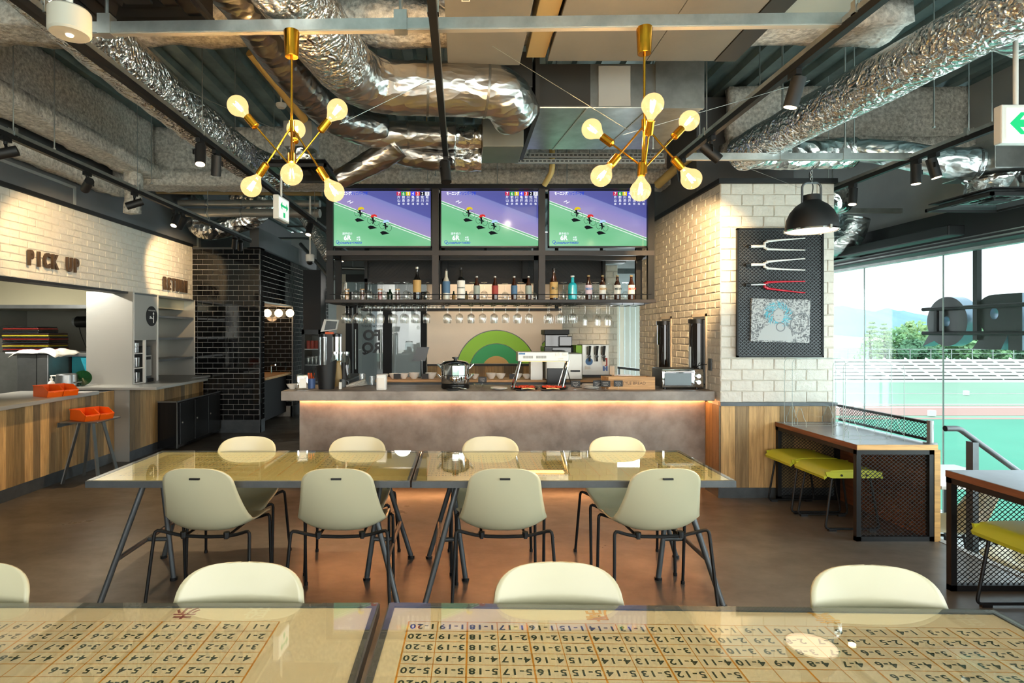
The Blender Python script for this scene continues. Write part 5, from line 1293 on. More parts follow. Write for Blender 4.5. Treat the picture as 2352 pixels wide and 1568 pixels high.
# ================================================================ behind the bar
ZR = 1.03
for i, (px, r) in enumerate(((882, .055), (905, .06), (927, .06), (951, .07), (990, .07), (1090, .055), (1128, .065), (1150, .06), (1188, .06), (1210, .055))):
    solo('white_bowl', MB().shell(bowl_prof(r, r*1.05), (X_(px, 6.75), 6.75, ZR), 20), 'porcelain', '%s white bowl from the left on the back worktop' % ORD[i], 'bowl', 'white bowls on the back worktop', smooth=True)
for i, px in enumerate((912, 976, 1178)): solo('black_price_card', MB().obox((X_(px-8, 6.68), 6.68, ZR+.035), (X_(px+8, 6.68), 6.68, ZR+.035), .004, .06), 'chalk', '%s black card from the left standing before the white bowls' % ORD[i], 'card', 'black cards before the bowls')
t = thing('tablet_stand', 'black tilted tablet on a thin stand behind the bar', 'tablet', (X_(966, 7.0), 6.95, ZR))
part('tablet', MB().prism([(-.10, 0), (.06, 0), (.11, .17), (-.04, .17)], (0, 0, .2), (1, 0, 0), (0, 0, 1), (0, .012, 0)), 'black_p', t); part('stem', MB().cyl((.02, 0, 0), (.02, 0, .21), .008).cyl((.02, 0, 0), (.02, 0, .01), .07), 'steel_d', t, smooth=True)
t = thing('drinks_fridge', 'black glass-door drinks fridge before the tiled wall', 'fridge', (X_(718, 8.6), 8.6, 0)); W_ = .16
fx0, fx1 = X_(693, 8.6)-t.location.x, X_(737, 8.6)-t.location.x; fz = Z_(757, 8.6)
part('case', MB().box((fx0, .02, 0), (fx0+.03, .5, fz)).box((fx1-.03, .02, 0), (fx1, .5, fz)).box((fx0, .02, fz-.05), (fx1, .5, fz)).box((fx0, .48, 0), (fx1, .5, fz)).box((fx0, .02, 0), (fx1, .5, .3)), 'black_p', t)
part('door_frame', MB().box((fx0, 0, .3), (fx0+.04, .02, fz)).box((fx1-.04, 0, .3), (fx1, .02, fz)).box((fx0, 0, fz-.07), (fx1, .02, fz)).box((fx0, 0, .3), (fx1, .02, .36)), 'black_p', t)
part('door_glass', MB().box((fx0+.03, .008, .34), (fx1-.03, .012, fz-.06)), 'glass', t)
for z in (.75, 1.08, 1.32): part('wire_shelf', MB().box((fx0+.03, .05, z), (fx1-.03, .45, z+.012)), 'steel_d', t)
CANS = (('lab_p', 1.332), ('steel_d', 1.092))
for mt, z in CANS:
    for i in range(4):
        solo('drink_can', MB().lathe([(0, 0), (.026, 0), (.03, .008), (.03, .115), (.024, .125), (0, .125)], (X_(718, 8.6)+fx0+.07+i*.062, 8.72, z), 12), 'lab_r' if z > 1.2 else mt, '%s can from the left on the %s shelf of the drinks fridge' % (ORD[i], 'upper' if z > 1.2 else 'middle'), 'can', 'cans in the drinks fridge', smooth=True)
for i, px in enumerate((746, 772)):
    t = thing('juice_dispenser', 'tall clear and chrome drink dispenser %s' % ('next to the fridge' if i == 0 else 'right of the first one by the fridge'), 'dispenser', (X_(px, 7.9), 7.9, 1.0), group='drink dispensers')
    part('cylinder', MB().shell([(.001, 0), (.075, 0), (.075, .52)], n=22), 'chrome' if i else 'ware', t, smooth=True); part('lid', MB().lathe([(0, .52), (.08, .52), (.08, .56), (0, .57)], n=22), 'black_p', t, smooth=True); part('core', MB().cyl((0, 0, 0), (0, 0, .5), .04), 'steel_d', t, smooth=True); part('tap', MB().box((-.015, -.11, .04), (.015, -.07, .07)), 'black_p', t)
t = thing('cash_register', 'grey and white till screen leaning above the fridge side', 'till', (X_(755, 7.6), 7.6, Z_(762, 7.6)))
part('screen_back', MB().prism([(-.11, 0), (.1, .03), (.13, .16), (-.06, .17)], (0, 0, 0), (1, 0, 0), (0, 0, 1), (0, .05, 0)), 'white', t); part('screen', MB().prism([(-.06, .02), (.09, .04), (.115, .14), (-.03, .15)], (0, -.004, 0), (1, 0, 0), (0, 0, 1), (0, .004, 0)), 'dgrey', t); part('stand', MB().box((-.05, .0, -.03), (.06, .06, .0)), 'orange', t); part('post', MB().box((-.03, .02, -.59), (.04, .06, -.03)), 'black_p', t)
jm = 'jug_water'; m[jm] = glassy('jug_water', (.86, .93, .93), 1.4, .03, .8, .06)
for i, px in enumerate((768, 782, 796)):
    t = thing('water_jug', '%s clear water jug from the left behind the bar' % ORD[i], 'jug', (X_(px, 6.9), 6.9, 1.02), group='clear water jugs')
    part('body', MB().shell([(.001, 0), (.045, 0), (.047, .22), (.03, .27), (.03, .30)], n=18), jm, t, smooth=True); part('lid', MB().lathe([(0, .30), (.033, .30), (.033, .325), (0, .33)], n=16), 'chrome', t, smooth=True)
jt = thing('side_worktop', 'dark side worktop carrying the dispensers behind the bar', 'worktop', (-1.75, 7.4, 0)); part('top', MB().box((X_(735, 7.4), 6.75, .98), (X_(815, 7.4), 8.1, 1.0)), 'dgrey', jt, w=True); part('base', MB().box((X_(738, 7.4), 6.8, 0), (X_(812, 7.4), 8.05, .98)), 'black_m', jt, w=True)
t = thing('coffee_machine', 'black coffee machine with bean hoppers behind the heat lamp', 'coffee machine', (X_(1284, 7.2), 7.2, 0)); c0 = t.location.x
part('base', MB().bbox((X_(1250, 7.2)-c0, 0, 1.0), (X_(1318, 7.2)-c0, .35, Z_(795, 7.2)), .01), 'black_p', t)
part('hopper', MB().bbox((X_(1252, 7.2)-c0, .02, Z_(797, 7.2)), (X_(1306, 7.2)-c0, .3, Z_(768, 7.2)), .01), 'dark_glass', t); part('hopper_lid', MB().bbox((X_(1250, 7.2)-c0, .0, Z_(768, 7.2)), (X_(1308, 7.2)-c0, .3, Z_(757, 7.2)), .006), 'black_m', t)
part('side_hopper', MB().bbox((X_(1283, 7.2)-c0, -.02, Z_(795, 7.2)), (X_(1314, 7.2)-c0, .2, Z_(772, 7.2)), .01), 'dark_glass', t); part('front_panel', MB().bbox((X_(1268, 7.2)-c0, -.015, Z_(825, 7.2)), (X_(1318, 7.2)-c0, 0, Z_(798, 7.2)), .004), 'dark_glass', t)
t = thing('rice_warmer', 'large steel soup warmer with black base behind the heat lamp', 'warmer', (X_(1295, 6.55), 6.5, 1.0)); c0 = t.location.x
part('body', MB().bbox((X_(1254, 6.5)-c0, 0, .04), (X_(1338, 6.5)-c0, .3, .34), .01), 'steel', t); part('opening', MB().bbox((X_(1256, 6.5)-c0, -.01, -.06), (X_(1300, 6.5)-c0, .02, .17), .006), 'black_p', t); part('lid', MB().bbox((X_(1254, 6.5)-c0, -.008, .29), (X_(1300, 6.5)-c0, .3, .35), .01), 'chrome', t); part('handle', MB().bbox((X_(1310, 6.5)-c0, -.02, .13), (X_(1332, 6.5)-c0, 0, .15), .006), 'black_p', t)
solo('steel_column', MB().box((X_(1217, 6.7), 6.62, 1.03), (X_(1244, 6.7), 6.8, 1.28)), 'steel', 'narrow steel dispenser under the heat lamp, before the lime disc', 'dispenser')
t = thing('beer_tap', 'steel beer tower with three black-handled taps', 'beer tap', (X_(1362, 7.0), 7.0, 0)); c0 = t.location.x
part('tower', MB().bbox((X_(1337, 7)-c0, 0, .95), (X_(1399, 7)-c0, .3, Z_(791, 7)), .006), 'steel', t); part('green_side', MB().box((X_(1324, 7)-c0, .02, .95), (X_(1337, 7)-c0, .3, Z_(793, 7))), 'lime_p', t)
part('plinth', MB().box((X_(1337, 7)-c0, -.06, .8), (X_(1402, 7)-c0, .3, Z_(860, 7))), 'black_p', t)
for px in (1352, 1369, 1385):
    x = X_(px, 7)-c0; z = Z_(818, 7)
    g = part('tap_body', MB().cyl((x, 0, z), (x, -.06, z), .018, n=12).cyl((x, -.05, z), (x, -.06, z-.06), .012, n=10), 'black_p', t, smooth=True); part('tap_handle', MB().cyl((x, -.04, z+.01), (x+.008, -.05, z+.13), .011, .015, n=10), 'black_p', g, smooth=True); part('tap_collar', MB().cyl((x-.02, -.02, z+.02), (x-.02, -.03, z+.12), .008), 'chrome', g, smooth=True)
part('blue_sticker', MB().lathe([(0, 0), (.045, 0), (.045, .001), (0, .001)], (X_(1353, 7)-c0, -.002, Z_(830, 7)), 20, (0, -1, 0)), 'pr_b', t); part('white_sticker', MB().box((X_(1382, 7)-c0, -.003, Z_(838, 7)), (X_(1392, 7)-c0, 0, Z_(826, 7))).box((X_(1343, 7)-c0, -.003, Z_(848, 7)), (X_(1356, 7)-c0, 0, Z_(841, 7))), 'white_p', t); part('red_sticker', MB().box((X_(1389, 7)-c0, -.002, Z_(840, 7)), (X_(1395, 7)-c0, 0, Z_(822, 7))), 'lab_r', t)
part('letter_sticker', MB().prism([(-.03, -.03), (-.005, -.03), (0, 0), (.012, -.03), (.03, -.03), (.03, .03), (.01, .03), (.004, 0), (-.01, .03), (-.03, .03)], (X_(1390, 7)-c0, -.003, Z_(846, 7)), (1, 0, 0), (0, 0, 1), (0, .002, 0)), 'blue', t)
solo('white_basket', MB().bbox((X_(1400, 7.3), 7.3, 1.03), (X_(1412, 7.3), 7.4, Z_(840, 7.3)), .006), 'white', 'white plastic basket right of the beer tower', 'basket')
# low rail by the far window
t = thing('window_railing', 'dark railing before the far blinds', 'railing', (2.85, 10.2, 0)); part('rail', MB().obox((-.7, .3, 1.02), (.9, -1.0, .88), .03, .04), 'dgrey', t)
for i in range(4): part('post', MB().box((-.5+i*.4, .12-i*.33, 0), (-.47+i*.4, .15-i*.33, .95)), 'dgrey', t)
# round wall sign: plain discs in the colours of the original panel
rs_ = thing('round_wall_sign', 'large round lime green panel on the cream wall', 'sign', (X_(1140, 8.28), 8.29, Z_(850, 8.28)))
rad = .575
def disc(r, z0=-99, n=64, dx=0, dz=0):
    return [(dx+r*math.cos(2*PI*i/n), max(z0, dz+r*math.sin(2*PI*i/n))) for i in range(n)]
zc = 1.13-rs_.location.z
part('rim', MB().prism(disc(rad+.012, zc), (0, 0, 0), (1, 0, 0), (0, 0, 1), (0, -.008, 0)), 'black_p', rs_)
part('lime_disc', MB().prism(disc(rad, zc), (0, -.008, 0), (1, 0, 0), (0, 0, 1), (0, -.004, 0)), 'lime_p', rs_)
part('inner_rim', MB().prism(disc(rad*.68, zc), (0, -.012, 0), (1, 0, 0), (0, 0, 1), (0, -.003, 0)), 'black_p', rs_)
part('green_disc', MB().prism(disc(rad*.665, zc), (0, -.015, 0), (1, 0, 0), (0, 0, 1), (0, -.003, 0)), 'green', rs_)
part('tan_disc', MB().prism(disc(rad*.36, zc), (0, -.018, 0), (1, 0, 0), (0, 0, 1), (0, -.003, 0)), 'kraft', rs_)
# wine coolers set into the pier
for i, (y0, z1, lab) in enumerate(((5.75, 1.74, 'tall black wine cooler in the brick niche behind the toaster oven'), (6.71, 1.74, 'black wine cooler in the brick niche farther from the toaster oven'))):
    t = thing('wine_cooler', lab, 'wine cooler', (COLX0, y0+.16, 1.01), group='wine coolers')
    part('niche_frame', MB().box((-.012, -.185, 0), (.02, -.165, .76)).box((-.012, .165, 0), (.02, .185, .76)).box((-.012, -.185, .73), (.02, .185, .76)), 'cream_wall', t)
    part('case', MB().bbox((-.02, -.15, .04), (.05, .15, .70), .01), 'black_p', t); part('curved_glass', MB().cyl((-.02, -.02, .06), (-.02, -.02, .68), .09, n=24), 'dark_glass', t, smooth=True); part('cap', MB().cyl((-.02, -.02, .66), (-.02, -.02, .705), .1, n=24), 'black_p', t, smooth=True)
    part('bottle_rack', MB().box((-.115, -.05, .1), (-.105, -.01, .42)), 'galv', t)

# ================================================================ pier board with bicycle forks
PB = COLY-.016
t = thing('mesh_board', 'tall black expanded-metal board on the white brick pier', 'board', (3.02, PB, Z_(820, PB))); h = Z_(525, PB)-Z_(820, PB)
part('backing', MB().box((-.40, -.012, .01), (.40, 0, h-.01)), 'black_m', t)
part('frame', MB().box((-.41, -.03, 0), (-.395, 0, h)).box((.395, -.03, 0), (.41, 0, h)).box((-.41, -.03, 0), (.41, 0, .015)).box((-.41, -.03, h-.015), (.41, 0, h)), 'black', t)
mbx = MB(); exmesh(mbx, (-.395, -.022, .015), (1, 0, 0), (0, 0, 1), .79, h-.03, .036, .0165, .0048); part('expanded_mesh', mbx, 'dgrey', t, kind='stuff')
m['white_paint'] = M('white_gloss', '#e6e5df', .25); m['red_g'] = M('red_gloss', '#c0152b', .2)
for i, (yc, dl, dr, mt, lab) in enumerate(((566, (553, 573), (547, 574), 'white_paint', 'white bicycle fork, topmost on the mesh board'), (608, (600, 617), (594, 620), 'white_paint', 'white bicycle fork, second from the top on the mesh board'), (654, (647, 663), (646, 672), 'red_g', 'red bicycle fork on the mesh board'))):
    Yp = PB-.05; p0 = at(1722 if i == 0 else 1714, yc, Yp)
    t = thing('bicycle_fork', lab, 'bicycle fork', p0, group='bicycle forks on the mesh board'); P = lambda x, y: at(x, y, Yp)-p0
    part('steerer', MB().cyl(P(1722 if i == 0 else 1714, yc), P(1757, yc-1), .0135, n=12), 'white_paint' if i < 2 else 'chrome', t, smooth=True)
    part('thread', MB().cyl(P(1718 if i == 0 else 1712, yc), P(1724, yc), .0145, n=12), 'black_p', t, smooth=True)
    part('crown', MB().tube([P(1763, dl[0]+2), P(1756, dl[0]+4), P(1756, dl[1]-4), P(1763, dl[1]-2)], .013, 10), mt, t, smooth=True)
    for a, b in zip(dl, dr):
        part('blade', MB().tube([P(1760, a+(1 if a < yc else -1)), P(1800, a+(b-a)*.45), P(1845, b)], lambda q: .012*(1-q*.55), 10), mt, t, smooth=True); part('dropout', MB().cyl(P(1844, b), P(1849, b), .006, n=8), mt, t)
Yp = PB-.04; pc_ = at(1793, 736, Yp)
k = Mat('canvas_print'); v = k.coord((1, 1, 1)); n1 = k.node('TexNoise', Scale=26., Detail=5., Distortion=2.5); n2 = k.node('TexVoronoi', Scale=9.); k.l.new(v, n1.inputs['Vector']); k.l.new(v, n2.inputs['Vector'])
r1 = k.node('ValToRGB'); r1.color_ramp.elements[0].position = .40; r1.color_ramp.elements[0].color = (.06, .065, .07, 1); r1.color_ramp.elements[1].position = .56; r1.color_ramp.elements[1].color = (.42, .43, .42, 1)
k.l.new(n1.outputs['Fac'], r1.inputs[0]); k.l.new(r1.outputs[0], k.b.inputs['Base Color']); k.b.inputs['Roughness'].default_value = .5; m['canvas'] = k.m
t = thing('canvas_picture', 'grey canvas picture of a person in a turquoise fur hood', 'picture', pc_); W_, Hh = .278, .205; t.rotation_euler = (0, R(1.5), 0)
part('canvas', MB().bbox((-W_, 0, -Hh), (W_, .03, Hh), .003), 'canvas', t); m['turq'] = M('turquoise_ink', '#4aa9bb', .6); m['skin_g'] = M('pale_print', '#a9acab', .6); m['grey_ink'] = M('grey_ink', '#6f7376', .6)
mb = MB()
for i in range(150):
    a = random.uniform(0, 2*PI); r0 = random.uniform(.05, .11); r1_ = r0+random.uniform(.02, .05); w_ = .003; a2 = a+random.uniform(.15, .5)
    p = Vector((-.02+r0*math.cos(a)*1.05, .06+r0*math.sin(a))); q = Vector((-.02+r1_*math.cos(a2)*1.05, .06+r1_*math.sin(a2))); n_ = (q-p).normalized(); n_ = Vector((-n_.y, n_.x))*w_
    if max(abs(p.y), abs(q.y)) > Hh-.01: continue
    mb.add([(p.x-n_.x, -.001-i*1e-6, p.y-n_.y), (p.x+n_.x, -.001-i*1e-6, p.y+n_.y), (q.x, -.001-i*1e-6, q.y)], [(0, 1, 2)])
part('hood_print', mb, 'turq', t); mb = MB(); flat(mb, [(-.02+.048*math.cos(2*PI*i/20), .045+.062*math.sin(2*PI*i/20)) for i in range(20)], -.0012); part('face_print', mb, 'skin_g', t)
mb = MB(); flat(mb, [(-.045, .05), (-.028, .052), (-.028, .047), (-.045, .045)], -.0016); flat(mb, [(-.012, .052), (.006, .05), (.006, .045), (-.012, .047)], -.0016); flat(mb, [(-.034, .012), (-.008, .012), (-.012, .008), (-.03, .008)], -.0016); part('feature_print', mb, 'grey_ink', t)
mb = MB(); flat(mb, [(-.22, -.19), (-.17, -.08), (-.09, -.03), (.03, -.03), (.1, -.09), (.12, -.19)], -.0011); part('jacket_print', mb, 'skin_g', t)
mb = MB(); ring(mb, .18, -.02, .10, .012, -.0014, 30, .9, .2); ring(mb, .0, -.06, .045, .01, -.0015, 24); part('wheel_print', mb, 'grey_ink', t)

# ================================================================ overhead: tracks and bars
def track(x, y0, y1, label):
    t = thing('lighting_track', label, 'lighting track', (x, (y0+y1)/2, TZ), group='black lighting tracks'); h = (y1-y0)/2
    part('rail', MB().box((-.018, -h, 0), (.018, h, .035)), 'black', t)
    part('carrier_channel', MB().box((-.02, -h, .036), (.02, h, .062)), 'galv', t)
    yv = y0+.4
    while yv < y1:
        g = part('hanger', MB().cyl((0, yv-(y0+y1)/2, .05), (0, yv-(y0+y1)/2, DECK-TZ), .004, n=6), 'galv', t)
        part('bracket', MB().box((-.025, yv-(y0+y1)/2-.02, .03), (.025, yv-(y0+y1)/2+.02, .036)).box((-.025, yv-(y0+y1)/2-.015, .03), (-.021, yv-(y0+y1)/2+.015, .09)).box((.021, yv-(y0+y1)/2-.015, .03), (.025, yv-(y0+y1)/2+.015, .09)), 'galv', g); yv += 1.55
    return t
TX_ = {'ol': -3.19, 'l': -1.845, 'c': -.125, 'r': 1.745, 'or': 3.61}
track(TX_['ol'], -1, 8.6, 'black lighting track nearest the white brick wall')
track(TX_['l'], -1, 7.7, 'black lighting track left of the chandeliers')
track(TX_['c'], -1, 4.75, 'black lighting track running up the middle of the ceiling')
track(TX_['r'], -1, 4.6, 'black lighting track right of the chandeliers, ending above the bar')
track(TX_['or'], -1, 8.8, 'black lighting track nearest the window wall')
def strut(p, q, label, hangers=()):
    p = Vector(p); q = Vector(q); t = thing('support_channel', label, 'channel', (p+q)/2, group='galvanised support channels'); o = (p+q)/2
    part('channel', MB().obox(p-o, q-o, .042, .05), 'galv', t); part('lip', MB().obox(p-o-Vector((0, 0, .027)), q-o-Vector((0, 0, .027)), .03, .004), 'steel', t)
    for f in hangers:
        c = p.lerp(q, f)-o
        g = part('clamp', MB().box(c+Vector((-.03, -.028, -.032)), c+Vector((.03, .028, .06))), 'galv', t); part('rod', MB().cyl(c+Vector((0, 0, .05)), c+Vector((0, 0, DECK-o.z)), .008, n=8), 'galv', g)
strut((-1.83, 2.68, TZ+.06), (1.77, 2.60, TZ+.06), 'bright galvanised channel carrying both brass chandeliers', (.045, .43))
strut((TX_['r'], 4.58, TZ+.05), (TX_['or'], 4.58, TZ+.05), 'galvanised channel carrying the black dome pendant', (.45, .72))
strut((TX_['or']-.1, 6.6, TZ+.05), (FX-.1, 6.6, TZ+.05), 'galvanised channel between pier and window wall', (.5,))
# slotted white channels above the right chandelier
for i, (yv, z) in enumerate(((5.72, 3.36), (5.62, 3.27))):
    t = thing('slotted_channel', ('upper' if i == 0 else 'lower')+' white slotted channel above the right screen', 'channel', (X_(1355, yv), yv, z), group='slotted channels')
    part('channel', MB().box((-.74, 0, -.02), (.74, .03, .02)), 'grey_light', t); mb = MB()
    for q in range(34): x = -.72+q*.043; mb.box((x, -.0012, -.006), (x+.03, .0002, .006))
    part('slots', mb, 'black_m', t)
    for x in (-.6, .0, .6): part('hanger', MB().cyl((x, .015, .0), (x, .015, DECK+.07-z), .004, n=6), 'galv', t)
t = thing('cable_ladder', 'slotted cable tray running back above the right chandelier', 'cable tray', (X_(1240, 5), 4.9, 3.3))
part('tray', MB().obox((.16, -.75, .2), (-.1, .75, .02), .05, .03), 'grey_light', t)
for s in (-.6, .5): part('hanger', MB().cyl((.02, s, .1), (.05, s, .8), .004, n=6), 'galv', t)
for i, (px, py, Y, z1) in enumerate(((1500, 340, 4.7, 4.1), (1600, 200, 4.4, 4.1), (1607, 310, 4.5, 4.1), (1745, 210, 4.6, 4.1), (1962, 330, 4.8, 4.1), (2145, 290, 4.3, 4.1), (2278, 290, 4.1, 4.1), (1000, 400, 5.8, 4.1), (1280, 400, 6.0, 4.1), (1255, 230, 4.3, 4.1), (540, 340, 4.7, 4.1), (348, 420, 6.1, 4.1), (125, 340, 4.5, 4.1))):
    p = at(px, py, Y); solo('hanger_rod', MB().cyl(p, (p.x, p.y, z1+.07), .005, n=6).cyl(p-Vector((0, 0, .012)), p, .012, n=6), 'galv', '%s thin hanger rod of the ceiling services' % ('bar-side', 'chandelier-side', 'slot-channel', 'duct-side', 'pendant-side', 'window track', 'exit sign', 'screen frame left', 'screen frame middle', 'steel duct', 'left duct', 'far left track', 'near left track')[i], 'rod', 'thin hanger rods')
# ---- spotlights
def spotlight(tr, Y, tilt, pan, label, on=False, target=None, power=40, big=1., ang=45, col=(1, .66, .33)):
    x = TX_[tr] if isinstance(tr, str) else tr
    t = thing('track_spotlight', label, 'spotlight', (x, Y, TZ-.0), group='black track spotlights')
    part('adapter', MB().box((-.015, -.04, -.03), (.015, .04, .002)).cyl((0, 0, -.05), (0, 0, -.03), .012), 'black', t)
    d = Vector((math.sin(pan)*math.sin(tilt), -math.cos(pan)*math.sin(tilt), -math.cos(tilt))) if target is None else (Vector(target)-Vector((x, Y, TZ-.12))).normalized()
    c = Vector((0, 0, -.11)); L = .075*big; r = .036*big; s = d.cross(Vector((0, 0, 1)))
    s = s.normalized() if s.length > .05 else Vector((1, 0, 0))
    part('yoke', MB().obox((0, 0, -.05), c+s*(r+.008)+Vector((0, 0, .03)), .018, .006).obox(c+s*(r+.008)+Vector((0, 0, .035)), c+s*(r+.008)-d*-.0, .02, .006), 'black', t)
    part('can', MB().cyl(c-d*L, c+d*L, r, n=20), 'black_m', t, smooth=True)
    part('lens', MB().cyl(c+d*(L+.0005), c+d*(L+.002), r*.86, n=20), 'lens_on' if on else 'black_p', t)
    if on:
        w_ = Vector((x, Y, TZ))+c+d*(L+.02); spot('spot_lamp', w_, w_+d, power, ang=ang, col=col)
spotlight('ol', 3.98, 0, 0, 'black spotlight at the far left end of the wall track', target=(-4.25, 3.5, 2.4))
spotlight('ol', 4.85, R(35), R(200), 'black spotlight second from the left on the wall track', target=(-4.25, 5.85, 2.35), on=True, power=70, ang=62)
spotlight('ol', 5.55, 0, 0, 'black spotlight third from the left on the wall track', target=(-4.2, 5.0, 2.3))
spotlight('ol', 6.35, 0, 0, 'lit spotlight of the close pair on the wall track', on=True, target=(-3.4, 5.2, .6), power=110, ang=65)
spotlight('ol', 6.5, 0, 0, 'dark spotlight of the close pair on the wall track', target=(-4.2, 7.0, 1.5))
spotlight('ol', 7.3, 0, 0, 'black spotlight on the wall track above the RETURN letters', target=(-4.25, 8.3, 2.4), on=True, power=90, ang=60)
spotlight('ol', 8.0, 0, 0, 'black spotlight near the black tiles, left of the last pair', target=(-3.7, 8.95, 1.2), on=False)
spotlight('ol', 8.2, 0, 0, 'last black spotlight before the black tiles', target=(-3.5, 8.98, 2.0), on=True, power=12, ang=40)
spotlight('l', 4.02, 0, 0, 'lit spotlight left of the left chandelier', on=True, target=(-1.6, 3.4, .5), power=130, ang=70, col=(1, .78, .52))
spotlight('l', 4.28, 0, 0, 'dark spotlight next to the lit one left of the left chandelier', target=(-2.2, 4.9, .5))
spotlight('l', 6.9, 0, 0, 'lit spotlight just left of the screens', on=True, target=(-2.0, 6.2, 1.0), power=25)
spotlight('c', 4.45, R(14), R(20), 'black spotlight at the end of the middle track', big=1.15)
spotlight('r', 2.98, 0, 0, 'lit spotlight on the track right of the right chandelier', on=True, target=(1.3, 3.4, .7), power=130, ang=70, col=(1, .78, .52))
spotlight('r', 3.98, R(35), R(70), 'dark spotlight under the foil duct right of the right chandelier', target=(2.3, 3.9, 2.3))
spotlight('r', 4.5, 0, 0, 'lit spotlight at the end of the track above the bar', target=(2.47, 6.0, 2.2), on=True, power=190, ang=56)  # switched on, washes the side of the pier warm
spotlight('or', 5.25, 0, 0, 'lit spotlight right of the pier on the window track', on=True, target=(3.3, 5.0, .7), power=8)
spotlight('or', 4.52, 0, 0, 'lit upright spotlight of the pair on the window track', on=True, target=(3.6, 4.5, 0), power=8)
spotlight('or', 4.35, 0, 0, 'lit tilted spotlight of the pair on the window track', on=True, target=(4.2, 4.0, 0), power=8)
# unseen spotlights added out of frame to brighten the nearest tables
for tr_, yv, tx_, lab in (('l', 1.95, -1.2, 'left'), ('c', 1.95, -.1, 'middle'), ('r', 1.95, 1.1, 'right')):
    spotlight(tr_, yv, 0, 0, 'unseen spotlight added to brighten the nearest tables, on the %s track' % lab, on=True, target=(tx_, 1.15, .7), power=30, ang=70, col=(1, .84, .64))
track(-1.98, 8.9, 10.2, 'short black lighting track deep behind the left screen')
spotlight(-1.98, 9.4, 0, 0, 'small lit spotlight seen under the left screen', on=True, target=(-1.9, 9.0, 0), power=15)
# spots without fixtures, added over the bar to brighten it
spot('bar_lamp', (.3, 7.6, 2.9), (.4, 8.3, 1.4), 45, ang=110, col=(1, .8, .6)); spot('bar_fill_spot_b', (-1.6, 6.9, 2.9), (-1.4, 5.9, 1.0), 28, ang=80)
spot('bar_fill_spot_c', (.6, 5.0, 3.0), (.6, 5.85, 1.0), 16, ang=120, col=(1, .84, .66)); spot('kitchen_lamp', (-5.6, 6.4, 2.55), (-5.6, 7.6, 1.4), 160, ang=150, col=(1, .96, .86))
point('lobby_lamp', (-1.3, 12.6, 2.4), 30, (1, .95, .88), .2); point('washroom_lamp', (-3.75, 10.2, 1.9), 5, (1, .6, .3), .1)

# ================================================================ brass chandeliers
def chandelier(px, Y0, bulbs, hubs, ztop, label):
    x0 = X_(px, Y0); base = Vector((x0, Y0, Z_(hubs[1], Y0)-.03)); t = thing('brass_chandelier', label, 'chandelier', base, group='brass chandeliers')
    L = lambda p: Vector(p)-base; zt = ztop; hu, hl = Vector((x0, Y0, Z_(hubs[0], Y0))), Vector((x0, Y0, Z_(hubs[1], Y0)))
    part('canopy', MB().lathe([(0, 0), (.03, 0), (.031, .004), (.036, .115), (.036, .12), (0, .12)], L((x0, Y0, zt-.12)), 24), 'brass', t, smooth=True)
    part('stem', MB().cyl(L((x0, Y0, zt-.12)), L(hl)-Vector((0, 0, .02)), .0055, n=10), 'brass', t, smooth=True)
    for h_ in (hu, hl): part('hub', MB().cyl(L(h_)-Vector((0, 0, .025)), L(h_)+Vector((0, 0, .025)), .013, n=14), 'brass', t, smooth=True)
    for (bx, by, bY, hub) in bulbs:
        b = at(bx, by, bY); h_ = hu if hub == 'u' else hl; d = (b-h_).normalized(); rB = .0475
        a = part('arm', MB().cyl(L(h_)+d*.012, L(b)-d*.13, .0045, n=8), 'brass', t, smooth=True)
        part('socket', MB().lathe([(0, 0), (.008, 0), (.019, .008), (.019, .068), (.014, .07), (0, .07)], L(b)-d*.135, 18, d), 'brass', a, smooth=True)
        g = part('bulb', MB().shell([(.013, -.075), (.015, -.06), (.028, -.04)]+[(rB*math.sin(q), -rB*math.cos(q)) for q in [.75+(PI-.75)*i/12 for i in range(12)]]+[(.0004, rB)], L(b), 22, d), 'bulb', t, smooth=True)
        u = d.orthogonal().normalized(); v = d.cross(u); mb = MB()
        for i in range(4):
            o = (u*math.cos(i*PI/2)+v*math.sin(i*PI/2)); mb.cyl(L(b)-d*.03+o*.006, L(b)+d*.018+o*.011, .0022, n=6)
        part('filament', mb, 'filament', g); part('filament_post', MB().cyl(L(b)-d*.07, L(b)-d*.025, .003, n=6), 'ware', g)
        point('bulb_light', b, 13, rad=.012)
chandelier(670, 2.65, [(546, 243, 2.65, 'l'), (775, 251, 2.65, 'l'), (680, 297, 2.92, 'l'), (577, 429, 2.68, 'u'), (670, 400, 2.46, 'u'), (768, 440, 2.7, 'u')], (290, 384), TZ+.035, 'left brass chandelier with six round filament bulbs')
chandelier(1480, 2.62, [(1499, 240, 2.45, 'l'), (1359, 296, 2.72, 'l'), (1583, 277, 2.72, 'l'), (1381, 404, 2.55, 'u'), (1471, 438, 2.62, 'u'), (1588, 411, 2.66, 'u')], (287, 386), TZ+.035, 'right brass chandelier with six round filament bulbs')
